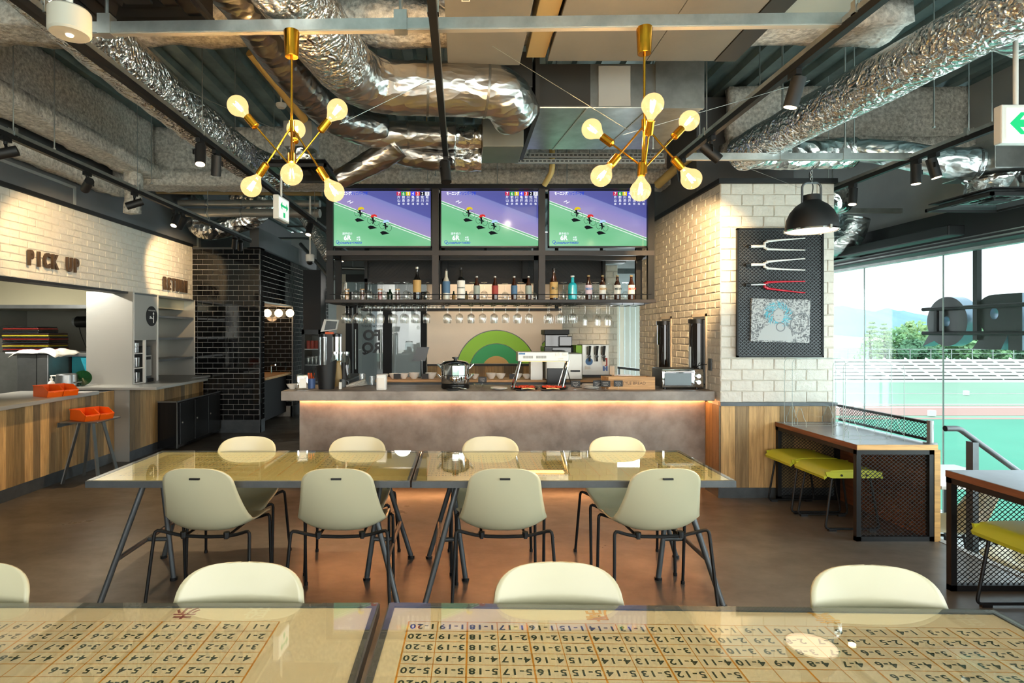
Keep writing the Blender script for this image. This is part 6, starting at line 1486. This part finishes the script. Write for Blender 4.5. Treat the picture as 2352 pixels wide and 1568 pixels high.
# ================================================================ dome pendant
PY = 4.56; px_ = X_(1864, PY); zb = Z_(530, PY)
t = thing('dome_pendant', 'black dome pendant lamp before the brick pier', 'pendant lamp', (px_, PY, zb))
part('shade', MB().shell([(.186, .0), (.188, .03), (.180, .09), (.155, .15), (.115, .20), (.075, .228), (.064, .24), (.062, .285), (.0005, .292), (.0005, .288), (.058, .28), (.06, .238), (.11, .196), (.15, .146), (.175, .09), (.183, .03), (.182, 0)], n=40), 'black_m', t, smooth=True)
part('rim_ring', MB().shell([(.188, -.004), (.195, -.004), (.195, .006), (.188, .006), (.188, -.004)], n=40), 'chrome', t)
part('diffuser', MB().lathe([(0, -.012), (.1, -.009), (.182, .0), (0, .002)], n=36), 'lamp_in', t, smooth=True)
for i in range(3): a = R(40+120*i); part('clip', MB().obox((.19*math.cos(a), .19*math.sin(a), -.012), (.19*math.cos(a), .19*math.sin(a), .018), .016, .016), 'steel', t)
part('handle', MB().tube(bend([(-.075, 0, .22), (-.075, 0, .36), (-.05, 0, .385), (.05, 0, .385), (.075, 0, .36), (.075, 0, .22)], .03), .009, 8), 'dgrey', t, smooth=True)
for i in range(6):
    z = .395+i*.024; mb = MB(); mb.tube([(.010*math.cos(q*PI/6)*(1 if i % 2 else .25), .010*math.cos(q*PI/6)*(.25 if i % 2 else 1), z+.016*math.sin(q*PI/6)) for q in range(13)], .0022, 5); part('chain_link', mb, 'galv', t)
part('cord', MB().tube([(0, 0, .28), (.012, 0, .36), (-.012, .01, .45), (.02, 0, .52)], .004, 6, round_=4), 'black_p', t)

# ================================================================ ducts
def wr(amp=.06, fr=9., seed=0): return lambda i, t: 1+amp*mnoise.noise(Vector((math.cos(t)*2.2+seed, math.sin(t)*2.2, i*.18*fr/9)))+amp*.5*mnoise.noise(Vector((math.cos(t)*6+seed, math.sin(t)*6, i*.5)))
def duct(pts, r, mat, label, seed=0, amp=.06, bands=(), n=30, k=14):
    pts = [Vector(p) for p in pts]; c = pts[0].copy(); t = thing('air_duct', label, 'duct', c)
    path = smooth_path([p-c for p in pts], k)
    part('sleeve', MB().tube(path, r, n, rfun=wr(amp, seed=seed)), mat, t, smooth=2)
    for f in bands:
        i = int(f*(len(path)-1)); d = (path[min(i+1, len(path)-1)]-path[max(i-1, 0)]).normalized(); rr_ = r(f) if callable(r) else r
        part('strap', MB().cyl(path[i]-d*.008, path[i]+d*.008, rr_*1.02, n=28), 'steel_d', t, smooth=True)
    return t
duct([(-2.0, 1.9, 3.3), (-1.95, 2.5, 3.19), (-1.97, 3.0, 3.17), (-2.0, 3.6, 3.17), (-2.0, 4.4, 3.16), (-1.97, 5.2, 3.15), (-1.78, 5.65, 3.14)], .16, 'foil', 'long foil duct running back above the left track', 1, .07)
duct([(-1.0, 1.9, 3.26), (-.86, 2.5, 3.22), (-.78, 3.0, 3.2), (-.72, 3.45, 3.2)], .175, 'foil', 'thick wire-wrapped foil duct behind the left chandelier stem', 2, .05)
duct([(-.72, 3.40, 3.2), (-.66, 3.62, 3.2), (-.5, 3.76, 3.2), (-.25, 3.8, 3.2), (.1, 3.82, 3.2), (.28, 3.86, 3.18), (.38, 4.02, 3.12)], .172, 'mylar', 'large silver sleeved duct bending right above the middle track', 3, .045, (.52, .72))
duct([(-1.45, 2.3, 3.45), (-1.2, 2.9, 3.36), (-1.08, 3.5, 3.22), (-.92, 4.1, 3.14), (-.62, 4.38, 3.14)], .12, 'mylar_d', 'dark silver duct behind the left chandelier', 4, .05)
duct([(-1.35, 2.2, 3.3), (-1.1, 2.45, 3.4), (-1.0, 2.6, 3.6)], .15, 'mylar', 'crinkled silver elbow above the black diffuser', 14, .08)
duct([(-.95, 4.15, 3.14), (-.7, 4.36, 3.10), (-.35, 4.45, 3.12), (-.05, 4.48, 3.12)], .105, 'mylar', 'middle silver duct under the large silver one', 5, .05, (.6,))
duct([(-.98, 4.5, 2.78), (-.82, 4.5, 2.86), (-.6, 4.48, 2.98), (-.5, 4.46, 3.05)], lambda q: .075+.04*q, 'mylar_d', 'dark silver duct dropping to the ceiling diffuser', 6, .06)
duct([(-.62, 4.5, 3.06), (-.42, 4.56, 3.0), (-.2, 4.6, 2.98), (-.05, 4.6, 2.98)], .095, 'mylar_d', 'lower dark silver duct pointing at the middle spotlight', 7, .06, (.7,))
duct([(-.08, 4.48, 3.12), (.02, 4.5, 3.12), (.16, 4.5, 3.12)], .095, 'foil2', 'short upper foil sleeve right of the middle track', 8, .07)
duct([(-.08, 4.6, 2.98), (.02, 4.61, 2.98), (.16, 4.61, 2.98)], .095, 'foil2', 'short lower foil sleeve right of the middle track', 9, .07)
duct([(-.55, 2.2, 3.75), (-.35, 2.9, 3.62), (-.1, 3.2, 3.60), (.05, 3.3, 3.6)], .16, 'foil2', 'crumpled foil duct at the top centre edge', 10, .1)
duct([(2.9, 1.2, 3.2), (2.78, 2.2, 3.18), (2.66, 3.2, 3.16), (2.56, 4.0, 3.15), (2.50, 4.6, 3.15), (2.44, 4.95, 3.13)], .15, 'foil', 'long foil duct along the right track', 11, .05)
duct([(2.44, 4.92, 3.14), (2.7, 5.05, 3.16), (3.1, 5.1, 3.17), (3.5, 5.08, 3.18)], .13, 'foil2', 'horizontal foil duct above the brick pier', 12, .07)
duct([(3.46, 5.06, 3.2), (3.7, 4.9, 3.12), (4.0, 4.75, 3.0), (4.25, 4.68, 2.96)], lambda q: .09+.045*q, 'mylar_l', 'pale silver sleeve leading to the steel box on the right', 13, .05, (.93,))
duct([(2.6, 2.3, 3.62), (3.0, 3.0, 3.42), (3.3, 3.3, 3.38), (3.8, 3.25, 3.4), (4.3, 3.0, 3.45)], .19, 'foil2', 'bulky crumpled foil duct in the top right corner', 15, .08, (.6,))
duct([(2.0, 2.2, 3.7), (2.05, 3.0, 3.62), (2.0, 3.25, 3.66)], .14, 'foil2', 'crumpled foil bend above the right track', 16, .1)
duct([(3.75, 5.9, 2.9), (3.9, 6.1, 3.05), (4.2, 6.3, 3.05)], .16, 'foil2', 'foil bend right of the brick pier', 17, .08)
duct([(4.1, 7.2, 2.78), (4.5, 7.1, 2.66), (4.7, 6.95, 2.74), (4.76, 6.9, 2.98)], .17, 'mylar_l', 'drooping pale silver duct above the window', 18, .08, (.75,))
duct([(3.8, 6.6, 2.72), (4.1, 6.9, 2.75), (4.3, 7.2, 2.85)], .14, 'mylar_l', 'short pale silver duct beside the pier edge', 19, .09)
# far left pipes and foil
for i, (py, r) in enumerate(((466, .06), (488, .075))):
    p = at(412, py, 8.3); q = at(735, py+2, 8.0); t = thing('steel_pipe', ('upper' if i == 0 else 'lower')+' bright pipe crossing before the black tiles', 'pipe', p, group='bright horizontal pipes'); L_ = (q-p).length
    part('pipe', MB().cyl((0, 0, 0), q-p, r*.8, n=18), 'steel', t, smooth=True)
    for f in (.2, .45, .7, .95): part('collar', MB().cyl((q-p)*f, (q-p)*f+(q-p).normalized()*.03, r*.9, n=18), 'galv', t, smooth=True)
duct([at(450, 505, 8.6), at(470, 525, 8.6), at(520, 520, 8.6), at(590, 490, 8.6), at(600, 455, 8.6), at(540, 445, 8.7)], .16, 'foil2', 'foil elbow behind the bright pipes', 20, .08)
duct([at(445, 440, 8.9), at(450, 455, 8.6), at(455, 470, 8.6)], .11, 'foil2', 'short foil piece by the left wall above the pipes', 21, .08)
duct([at(690, 480, 8.4), at(730, 540, 8.0), at(760, 590, 7.6)], .1, 'foil', 'foil duct passing left of the screens', 22, .05)
# cable tray line and shiny edge under the far beam
solo('far_conduit', MB().cyl(at(360, 440, 7.6), at(740, 445, 7.4), .03, n=12), 'tan', 'yellowish conduit under the far beam', 'conduit', smooth=True)
solo('yellowed_pipe', MB().tube([at(575, 120, 4.0), at(640, 200, 4.3), at(700, 275, 4.6)], .035, 14), 'pipe_y', 'yellowed pipe slanting behind the left chandelier', 'pipe', smooth=True)
solo('yellowed_pipe', MB().tube([at(860, 312, 5.3), at(980, 318, 5.3), at(1105, 312, 5.2)], .045, 14).cyl(at(980, 318, 5.3), at(980, 318, 5.3)+Vector((0, 0, .82)), .006, n=6), 'pipe_y', 'horizontal yellowed pipe under the silver ducts', 'pipe', smooth=True)
solo('yellowed_pipe', MB().tube(bend([at(1268, 330, 5.9), at(1268, 395, 5.9), at(1250, 425, 6.0)], .05), .03, 12).cyl(at(1268, 340, 5.9), at(1268, 340, 5.9)+Vector((0, 0, .68)), .006, n=6), 'pipe_y', 'vertical yellowed pipe above the right screens', 'pipe', smooth=True)
solo('yellowed_pipe', MB().tube([at(1510, 425, 6.6), at(1560, 380, 6.3), at(1600, 350, 6.1)], .05, 12), 'pipe_y', 'yellowed pipe slanting up to the right screen frame corner', 'pipe', smooth=True)
# ---- sheet metal boxes
def sbox(name, a, b, mat, label, cat='duct', e=.004): return solo(name, MB().bbox(a, b, e), mat, label, cat)
t = thing('duct_box', 'large dark board-clad air unit at the top right of the middle', 'air unit', (1.1, 3.0, 3.34))
part('bottom_panel', MB().box((.56, 1.8, 3.34), (1.2, 3.70, 3.36)), 'board', t, w=True); part('bottom_panel', MB().box((1.205, 1.8, 3.34), (1.64, 3.70, 3.36)), 'board', t, w=True); part('side_strip', MB().box((1.645, 1.8, 3.335), (1.78, 3.70, 3.37)), 'board_d', t, w=True); part('body', MB().box((.57, 1.8, 3.36), (1.77, 3.69, 3.9)), 'board', t, w=True)
sbox('tan_beam', (.42, 1.8, 3.36), (.545, 3.70, 3.5), 'tan', 'tan painted strip beside the dark air unit', 'beam')
sbox('pale_panel', (1.80, 1.8, 3.36), (2.15, 3.3, 3.4), 'board_l', 'pale green-grey panel right of the dark air unit', 'panel')
t = thing('duct_box', 'grey board box with a paper label at the top centre', 'duct', (.16, 2.8, 3.3))
part('box', MB().bbox((-.09, 1.9, 3.32), (.38, 3.72, 3.7), .004), 'board', t, w=True); part('paper_label', MB().box((.0, 2.93, 3.317), (.045, 3.0, 3.3205)), 'white_p', t, w=True)
part('label_print', MB().box((.006, 2.985, 3.3163), (.039, 2.989, 3.3169)).box((.006, 2.97, 3.3163), (.03, 2.973, 3.3169)).box((.006, 2.95, 3.3163), (.036, 2.953, 3.3169)), 'print_k', t, w=True)
t = thing('duct_box', 'galvanised supply duct behind the right chandelier', 'duct', (1.1, 4.5, 3.2))
part('body', MB().bbox((.55, 4.12, 3.2), (1.75, 5.05, 3.52), .004), 'galv', t, w=True); part('dark_panel', MB().box((.55, 4.105, 3.21), (.93, 4.12, 3.51)), 'board_d', t, w=True); part('grey_panel', MB().box((.99, 4.108, 3.21), (1.22, 4.12, 3.5)), 'grey_light', t, w=True)
for x in (.85, 1.3): part('seam_rib', MB().obox((x+.06, 4.12, 3.197), (x-.04, 5.05, 3.197), .012, .006), 'steel', t, w=True)
part('side_edge', MB().box((.52, 4.0, 3.12), (.55, 5.1, 3.55)), 'board_d', t, w=True); part('flange', MB().box((1.4, 4.1, 3.19), (1.75, 4.13, 3.53)), 'galv', t, w=True)
sbox('plenum_box', (.16, 4.3, 2.98), (.47, 4.72, 3.27), 'galv_d', 'square steel plenum box at the end of the silver ducts', 'plenum')
sbox('duct_riser', (.17, 4.0, 3.3), (.5, 4.35, 3.55), 'board_d', 'dark duct riser behind the silver elbow', 'duct')
def diffuser(loc, s, label, slats=3, plenum=True):
    t = thing('ceiling_diffuser', label, 'diffuser', loc)
    fr = MB(); 
    for a in (-1, 1): fr.box((-s, a*s-.02*(a > 0)-0*(a < 0), -.015), (s, a*s+.02*(a < 0), .012)); fr.box((a*s-.02*(a > 0), -s, -.015), (a*s+.02*(a < 0), s, .012))
    part('frame', fr, 'black_m', t)
    for i in range(slats):
        a, b = s*(.9-i*.27), s*(.78-i*.27); z0, z1 = .0+i*.006, .035+i*.004
        vs = [(x*a, y*a, z0) for x, y in ((-1, -1), (1, -1), (1, 1), (-1, 1))]+[(x*b, y*b, z1) for x, y in ((-1, -1), (1, -1), (1, 1), (-1, 1))]
        part('louvre_ring', MB().add(vs, [(i_, (i_+1) % 4, 4+(i_+1) % 4, 4+i_) for i_ in range(4)]), 'black_p', t)
    part('core_plate', MB().box((-s*.22, -s*.22, .0), (s*.22, s*.22, .012)), 'black_m', t)
    if plenum: part('plenum', MB().box((-s*.9, -s*.9, .05), (s*.9, s*.9, .16)), 'black_m', t)
    else: part('back_plate', MB().box((-s*.95, -s*.95, .045), (s*.95, s*.95, .055)), 'black_m', t)
    return t
diffuser((-1.52, 2.62, 3.12), .29, 'black square ceiling diffuser at the top left'); 
diffuser((-1.42, 5.1, 3.0), .27, 'black square ceiling diffuser left of the screens', plenum=False); sbox('plenum_box', (-1.55, 4.95, 3.2), (-1.3, 5.2, 3.42), 'grey_light', 'perforated grey plenum above the far black diffuser', 'plenum'); solo('duct_neck', MB().cyl((-1.42, 5.08, 3.05), (-1.42, 5.08, 3.2), .13, n=24), 'foil2', 'foil neck above the far black diffuser', 'duct', smooth=True)
diffuser((4.45, 4.75, 2.66), .32, 'black square ceiling diffuser near the window', plenum=False); solo('duct_neck', MB().lathe([(.24, 2.68), (.2, 2.74), (.19, 2.84), (.21, 2.86)], (4.45, 4.75, 0), 26), 'foil2', 'foil neck above the diffuser near the window', 'duct', smooth=True)
sbox('plenum_box', (4.22, 4.5, 2.88), (4.75, 5.0, 3.12), 'galv', 'steel plenum box with patterned face near the window', 'plenum'); sbox('blind_box', (4.3, 7.0, 2.5), (4.9, 7.6, 2.62), 'dgrey', 'dark box lamp under the ceiling beside the window', 'box')
solo('linear_lamp', MB().bbox((4.62, 5.4, 2.50), (4.78, 8.6, 2.60), .01), 'black', 'long dark linear fitting along the window head', 'lamp')
# emergency lamp, exit signs, camera, smoke detector
t = thing('emergency_lamp', 'white round emergency lamp at the top left', 'emergency lamp', (X_(160, 2.25), 2.25, Z_(80, 2.25)))
part('housing', MB().lathe([(0, 0), (.068, 0), (.075, .008), (.075, .09), (.068, .098), (0, .098)], n=32), 'ivory_p', t, smooth=True); part('lens', MB().lathe([(0, -.005), (.013, -.005), (.015, 0), (0, .001)], n=18), 'lamp_in', t, smooth=True); part('stem', MB().cyl((0, 0, .09), (0, 0, 1.3), .012), 'white', t, smooth=True)
t = thing('exit_sign', 'white exit sign with green arrow at the right edge', 'exit sign', (X_(2343, 3.1), 3.1, Z_(328, 3.1)))
part('box', MB().bbox((-.10, 0, 0), (.3, .05, .21), .006), 'white', t); part('face', MB().box((-.075, -.004, .02), (.28, 0, .19)), 'exit_w', t); part('arrow', MB().prism([(-.06, .105), (.0, .165), (.03, .165), (-.005, .125), (.1, .125), (.1, .085), (-.005, .085), (.03, .045), (0, .045)], (0, -.004, 0), (1, 0, 0), (0, 0, 1), (0, -.002, 0)), 'exit_g', t); part('stem', MB().cyl((.0, .025, .2), (.0, .025, 1.2), .012), 'white', t, smooth=True); part('trim', MB().box((-.11, -.004, -.012), (.3, .055, 0)), 'acrylic', t)
t = thing('exit_sign', 'small hanging exit sign with a double green arrow, left of the screens', 'exit sign', (X_(646, 5.2), 5.2, Z_(508, 5.2)), rz=R(86))
part('box', MB().bbox((-.13, -.025, 0), (.13, .025, .215), .005), 'white', t); part('face', MB().box((-.115, -.028, .015), (.115, -.0252, .2)), 'exit_w', t)
part('arrow', MB().prism([(-.09, .13), (-.05, .165), (-.05, .14), (.05, .14), (.05, .165), (.09, .13), (.05, .095), (.05, .12), (-.05, .12), (-.05, .095)], (0, -.028, 0), (1, 0, 0), (0, 0, 1), (0, -.002, 0)), 'exit_g', t); part('stem', MB().cyl((0, 0, .21), (0, 0, .62), .01), 'white', t, smooth=True); part('pictogram', MB().box((-.02, -.0295, .03), (.02, -.028, .075)), 'exit_g', t)
t = thing('security_camera', 'white dome security camera left of the bar gantry', 'camera', (X_(712, 7.6), 7.6, Z_(608, 7.6)))
part('housing', MB().lathe([(.03, .03), (.055, .05), (.06, .13), (.05, .14), (0, .14)], n=20), 'white', t, smooth=True); part('dome', MB().sphere((0, 0, .045), .048, 16, 10), 'black_p', t, smooth=True); part('stem', MB().cyl((0, 0, .14), (0, 0, 1.65), .012), 'white', t, smooth=True)
t = thing('smoke_detector', 'white smoke detector behind the left chandelier', 'detector', (X_(646, 4.9), 4.9, Z_(248, 4.9))); part('head', MB().lathe([(0, 0), (.03, 0), (.045, .02), (.045, .035), (0, .04)], n=20), 'white', t, smooth=True); part('stem', MB().cyl((0, 0, .04), (0, 0, .62), .008), 'white', t)
# globes in the washroom and a counter edge
for i, px in enumerate((614, 640, 666)):
    p = at(px, 719, 10.6); t = thing('globe_lamp', '%s warm globe lamp from the left in the tiled recess' % ORD[i], 'lamp', p, group='globe lamps in the tiled recess'); part('globe', MB().sphere((0, 0, 0), .075, 16, 10), 'globe', t, smooth=True); part('bracket', MB().cyl((0, .05, 0), (0, .14, 0), .02), 'black', t)
t = thing('wash_counter', 'dark wash counter with wooden edge in the tiled recess', 'counter', (-3.6, 10.0, 0)); part('top', MB().box((-4.4, 9.3, .80), (-3.2, 10.7, .84)), 'boxwood', t, w=True); part('base', MB().box((-4.4, 9.35, .1), (-3.3, 10.7, .80)), 'black_m', t, w=True); part('tap', MB().tube(bend([(-3.45, 10.3, .84), (-3.45, 10.3, 1.0), (-3.35, 10.25, 1.0)], .03), .014, 10), 'chrome', t, smooth=True, w=True)
# far background ceiling services left of the screens
for i, (a, b, r) in enumerate((((660, 520, 11), (760, 520, 11), .02), ((640, 548, 12), (780, 548, 12), .03), ((690, 560, 9.5), (760, 640, 9.0), .03), ((770, 615, 10), (850, 618, 10), .03), ((760, 640, 12), (870, 640, 12), .03))):
    solo('far_conduit', MB().cyl(at(*a), at(*b), r, n=10).cyl(at(*a).lerp(at(*b), .5), at(*a).lerp(at(*b), .5)*1+Vector((0, 0, 4.15-at(*a).lerp(at(*b), .5).z)), .006, n=6), 'steel_d', '%s thin grey conduit deep behind the left screen' % ORD[i], 'conduit', 'far grey conduits', smooth=True)
# guy wires
for i, (a, b) in enumerate(((at(340, 170, 3.6), at(640, 300, 3.4)), (at(1130, 105, 2.8), at(1445, 300, 2.9)), (at(1860, 185, 3.2), at(1430, 310, 3.1)), (at(1690, 375, 4.5), at(1838, 432, 4.5)), (at(780, 285, 3.0), at(1000, 178, 3.4)))):
    solo('guy_wire', MB().cyl(a, b, .0015, n=5), 'galv', ('thin wire above the left chandelier', 'thin wire crossing behind the stem of the right chandelier', 'thin wire from the right track to the right chandelier', 'thin wire beside the dome pendant', 'thin wire between left chandelier and middle track')[i], 'wire', 'thin guy wires')

# ================================================================ sign letters outside the facade
sg = thing('facade_sign', 'large black letters hanging outside the window, seen from behind', 'sign', (FX+.25, 5.8, 1.3))
SXo = FX+.22
part('drop_post', MB().box((SXo-.03, 5.95, 1.5), (SXo+.02, 6.0, 2.9)), 'black', sg, w=True)
for z in (1.57, 1.845): part('rail', MB().cyl((SXo-.05, 3.6, z), (SXo-.05, 6.62, z), .022, n=10), 'black', sg, w=True, smooth=True)
part('end_bar', MB().box((SXo-.06, 6.42, 1.57), (SXo-.03, 6.46, 1.845)), 'black', sg, w=True)
m['let_side'] = M('letter_return', '#7f93a3', .25, .6)
def letter(outer, hole, yc, zc, label):
    """outline in (v,z); v grows to the right in the photo = towards smaller Y"""
    d = .14; mb = MB(); n = len(outer)
    bm = bmesh.new(); o = [bm.verts.new((0, -p[0], p[1])) for p in outer]; es = [bm.edges.new((o[i], o[(i+1) % n])) for i in range(n)]
    hv = [bm.verts.new((0, -p[0], p[1])) for p in hole]; es += [bm.edges.new((hv[i], hv[(i+1) % len(hv)])) for i in range(len(hv))]
    bmesh.ops.triangle_fill(bm, edges=es, use_beauty=True); bm.verts.index_update()
    vs = [v.co.copy() for v in bm.verts]; fs = [[v.index for v in f.verts] for f in bm.faces]; bm.free()
    P0 = Vector((SXo, yc, zc))
    f = MB().add([v+P0 for v in vs], fs).add([v+P0+Vector((.004, 0, 0)) for v in vs], fs); g = part('letter', f, 'black_p', sg, w=True)
    s = MB()
    for loop in (outer, hole):
        k_ = len(loop); a = [P0+Vector((0, -p[0], p[1])) for p in loop]; s.add(a+[q+Vector((d, 0, 0)) for q in a], [(i, (i+1) % k_, k_+(i+1) % k_, k_+i) for i in range(k_)])
    s.add([v+P0+Vector((d, 0, 0)) for v in vs], fs)
    part('letter_return', s, 'let_side', g, w=True, smooth=True)
hole = [(.045*math.cos(2*PI*i/20), .06*math.sin(2*PI*i/20)) for i in range(20)]
circ = lambda r, n=48: [(r*math.cos(2*PI*i/n)*.98, r*math.sin(2*PI*i/n)) for i in range(n)]
q_ = []
for i in range(48):
    a = 2*PI*i/48; p = (.265*math.cos(a), .275*math.sin(a)); q_.append(p)
    if i == 28: q_ += [(-.33, -.285), (-.20, -.285)]
q_ = [p for j, p in enumerate(q_) if not (29 < j < 33)]
letter(q_, hole, 6.36, Z_(738, 6.36), '')
rpoly = [(.24, .275), (.24, -.285), (.10, -.285), (.10, -.13), (.02, -.285), (-.12, -.285), (-.30, -.285), (-.16, -.10)]+[(-.06+.2*math.cos(R(a)), .09+.185*math.sin(R(a))) for a in range(225, 89, -15)]
letter(rpoly, [(p[0]-.05, p[1]+.08) for p in hole], 5.74, Z_(738, 5.74), '')
letter(circ(.27), hole, 5.12, Z_(736, 5.12), '')
flush_texts()
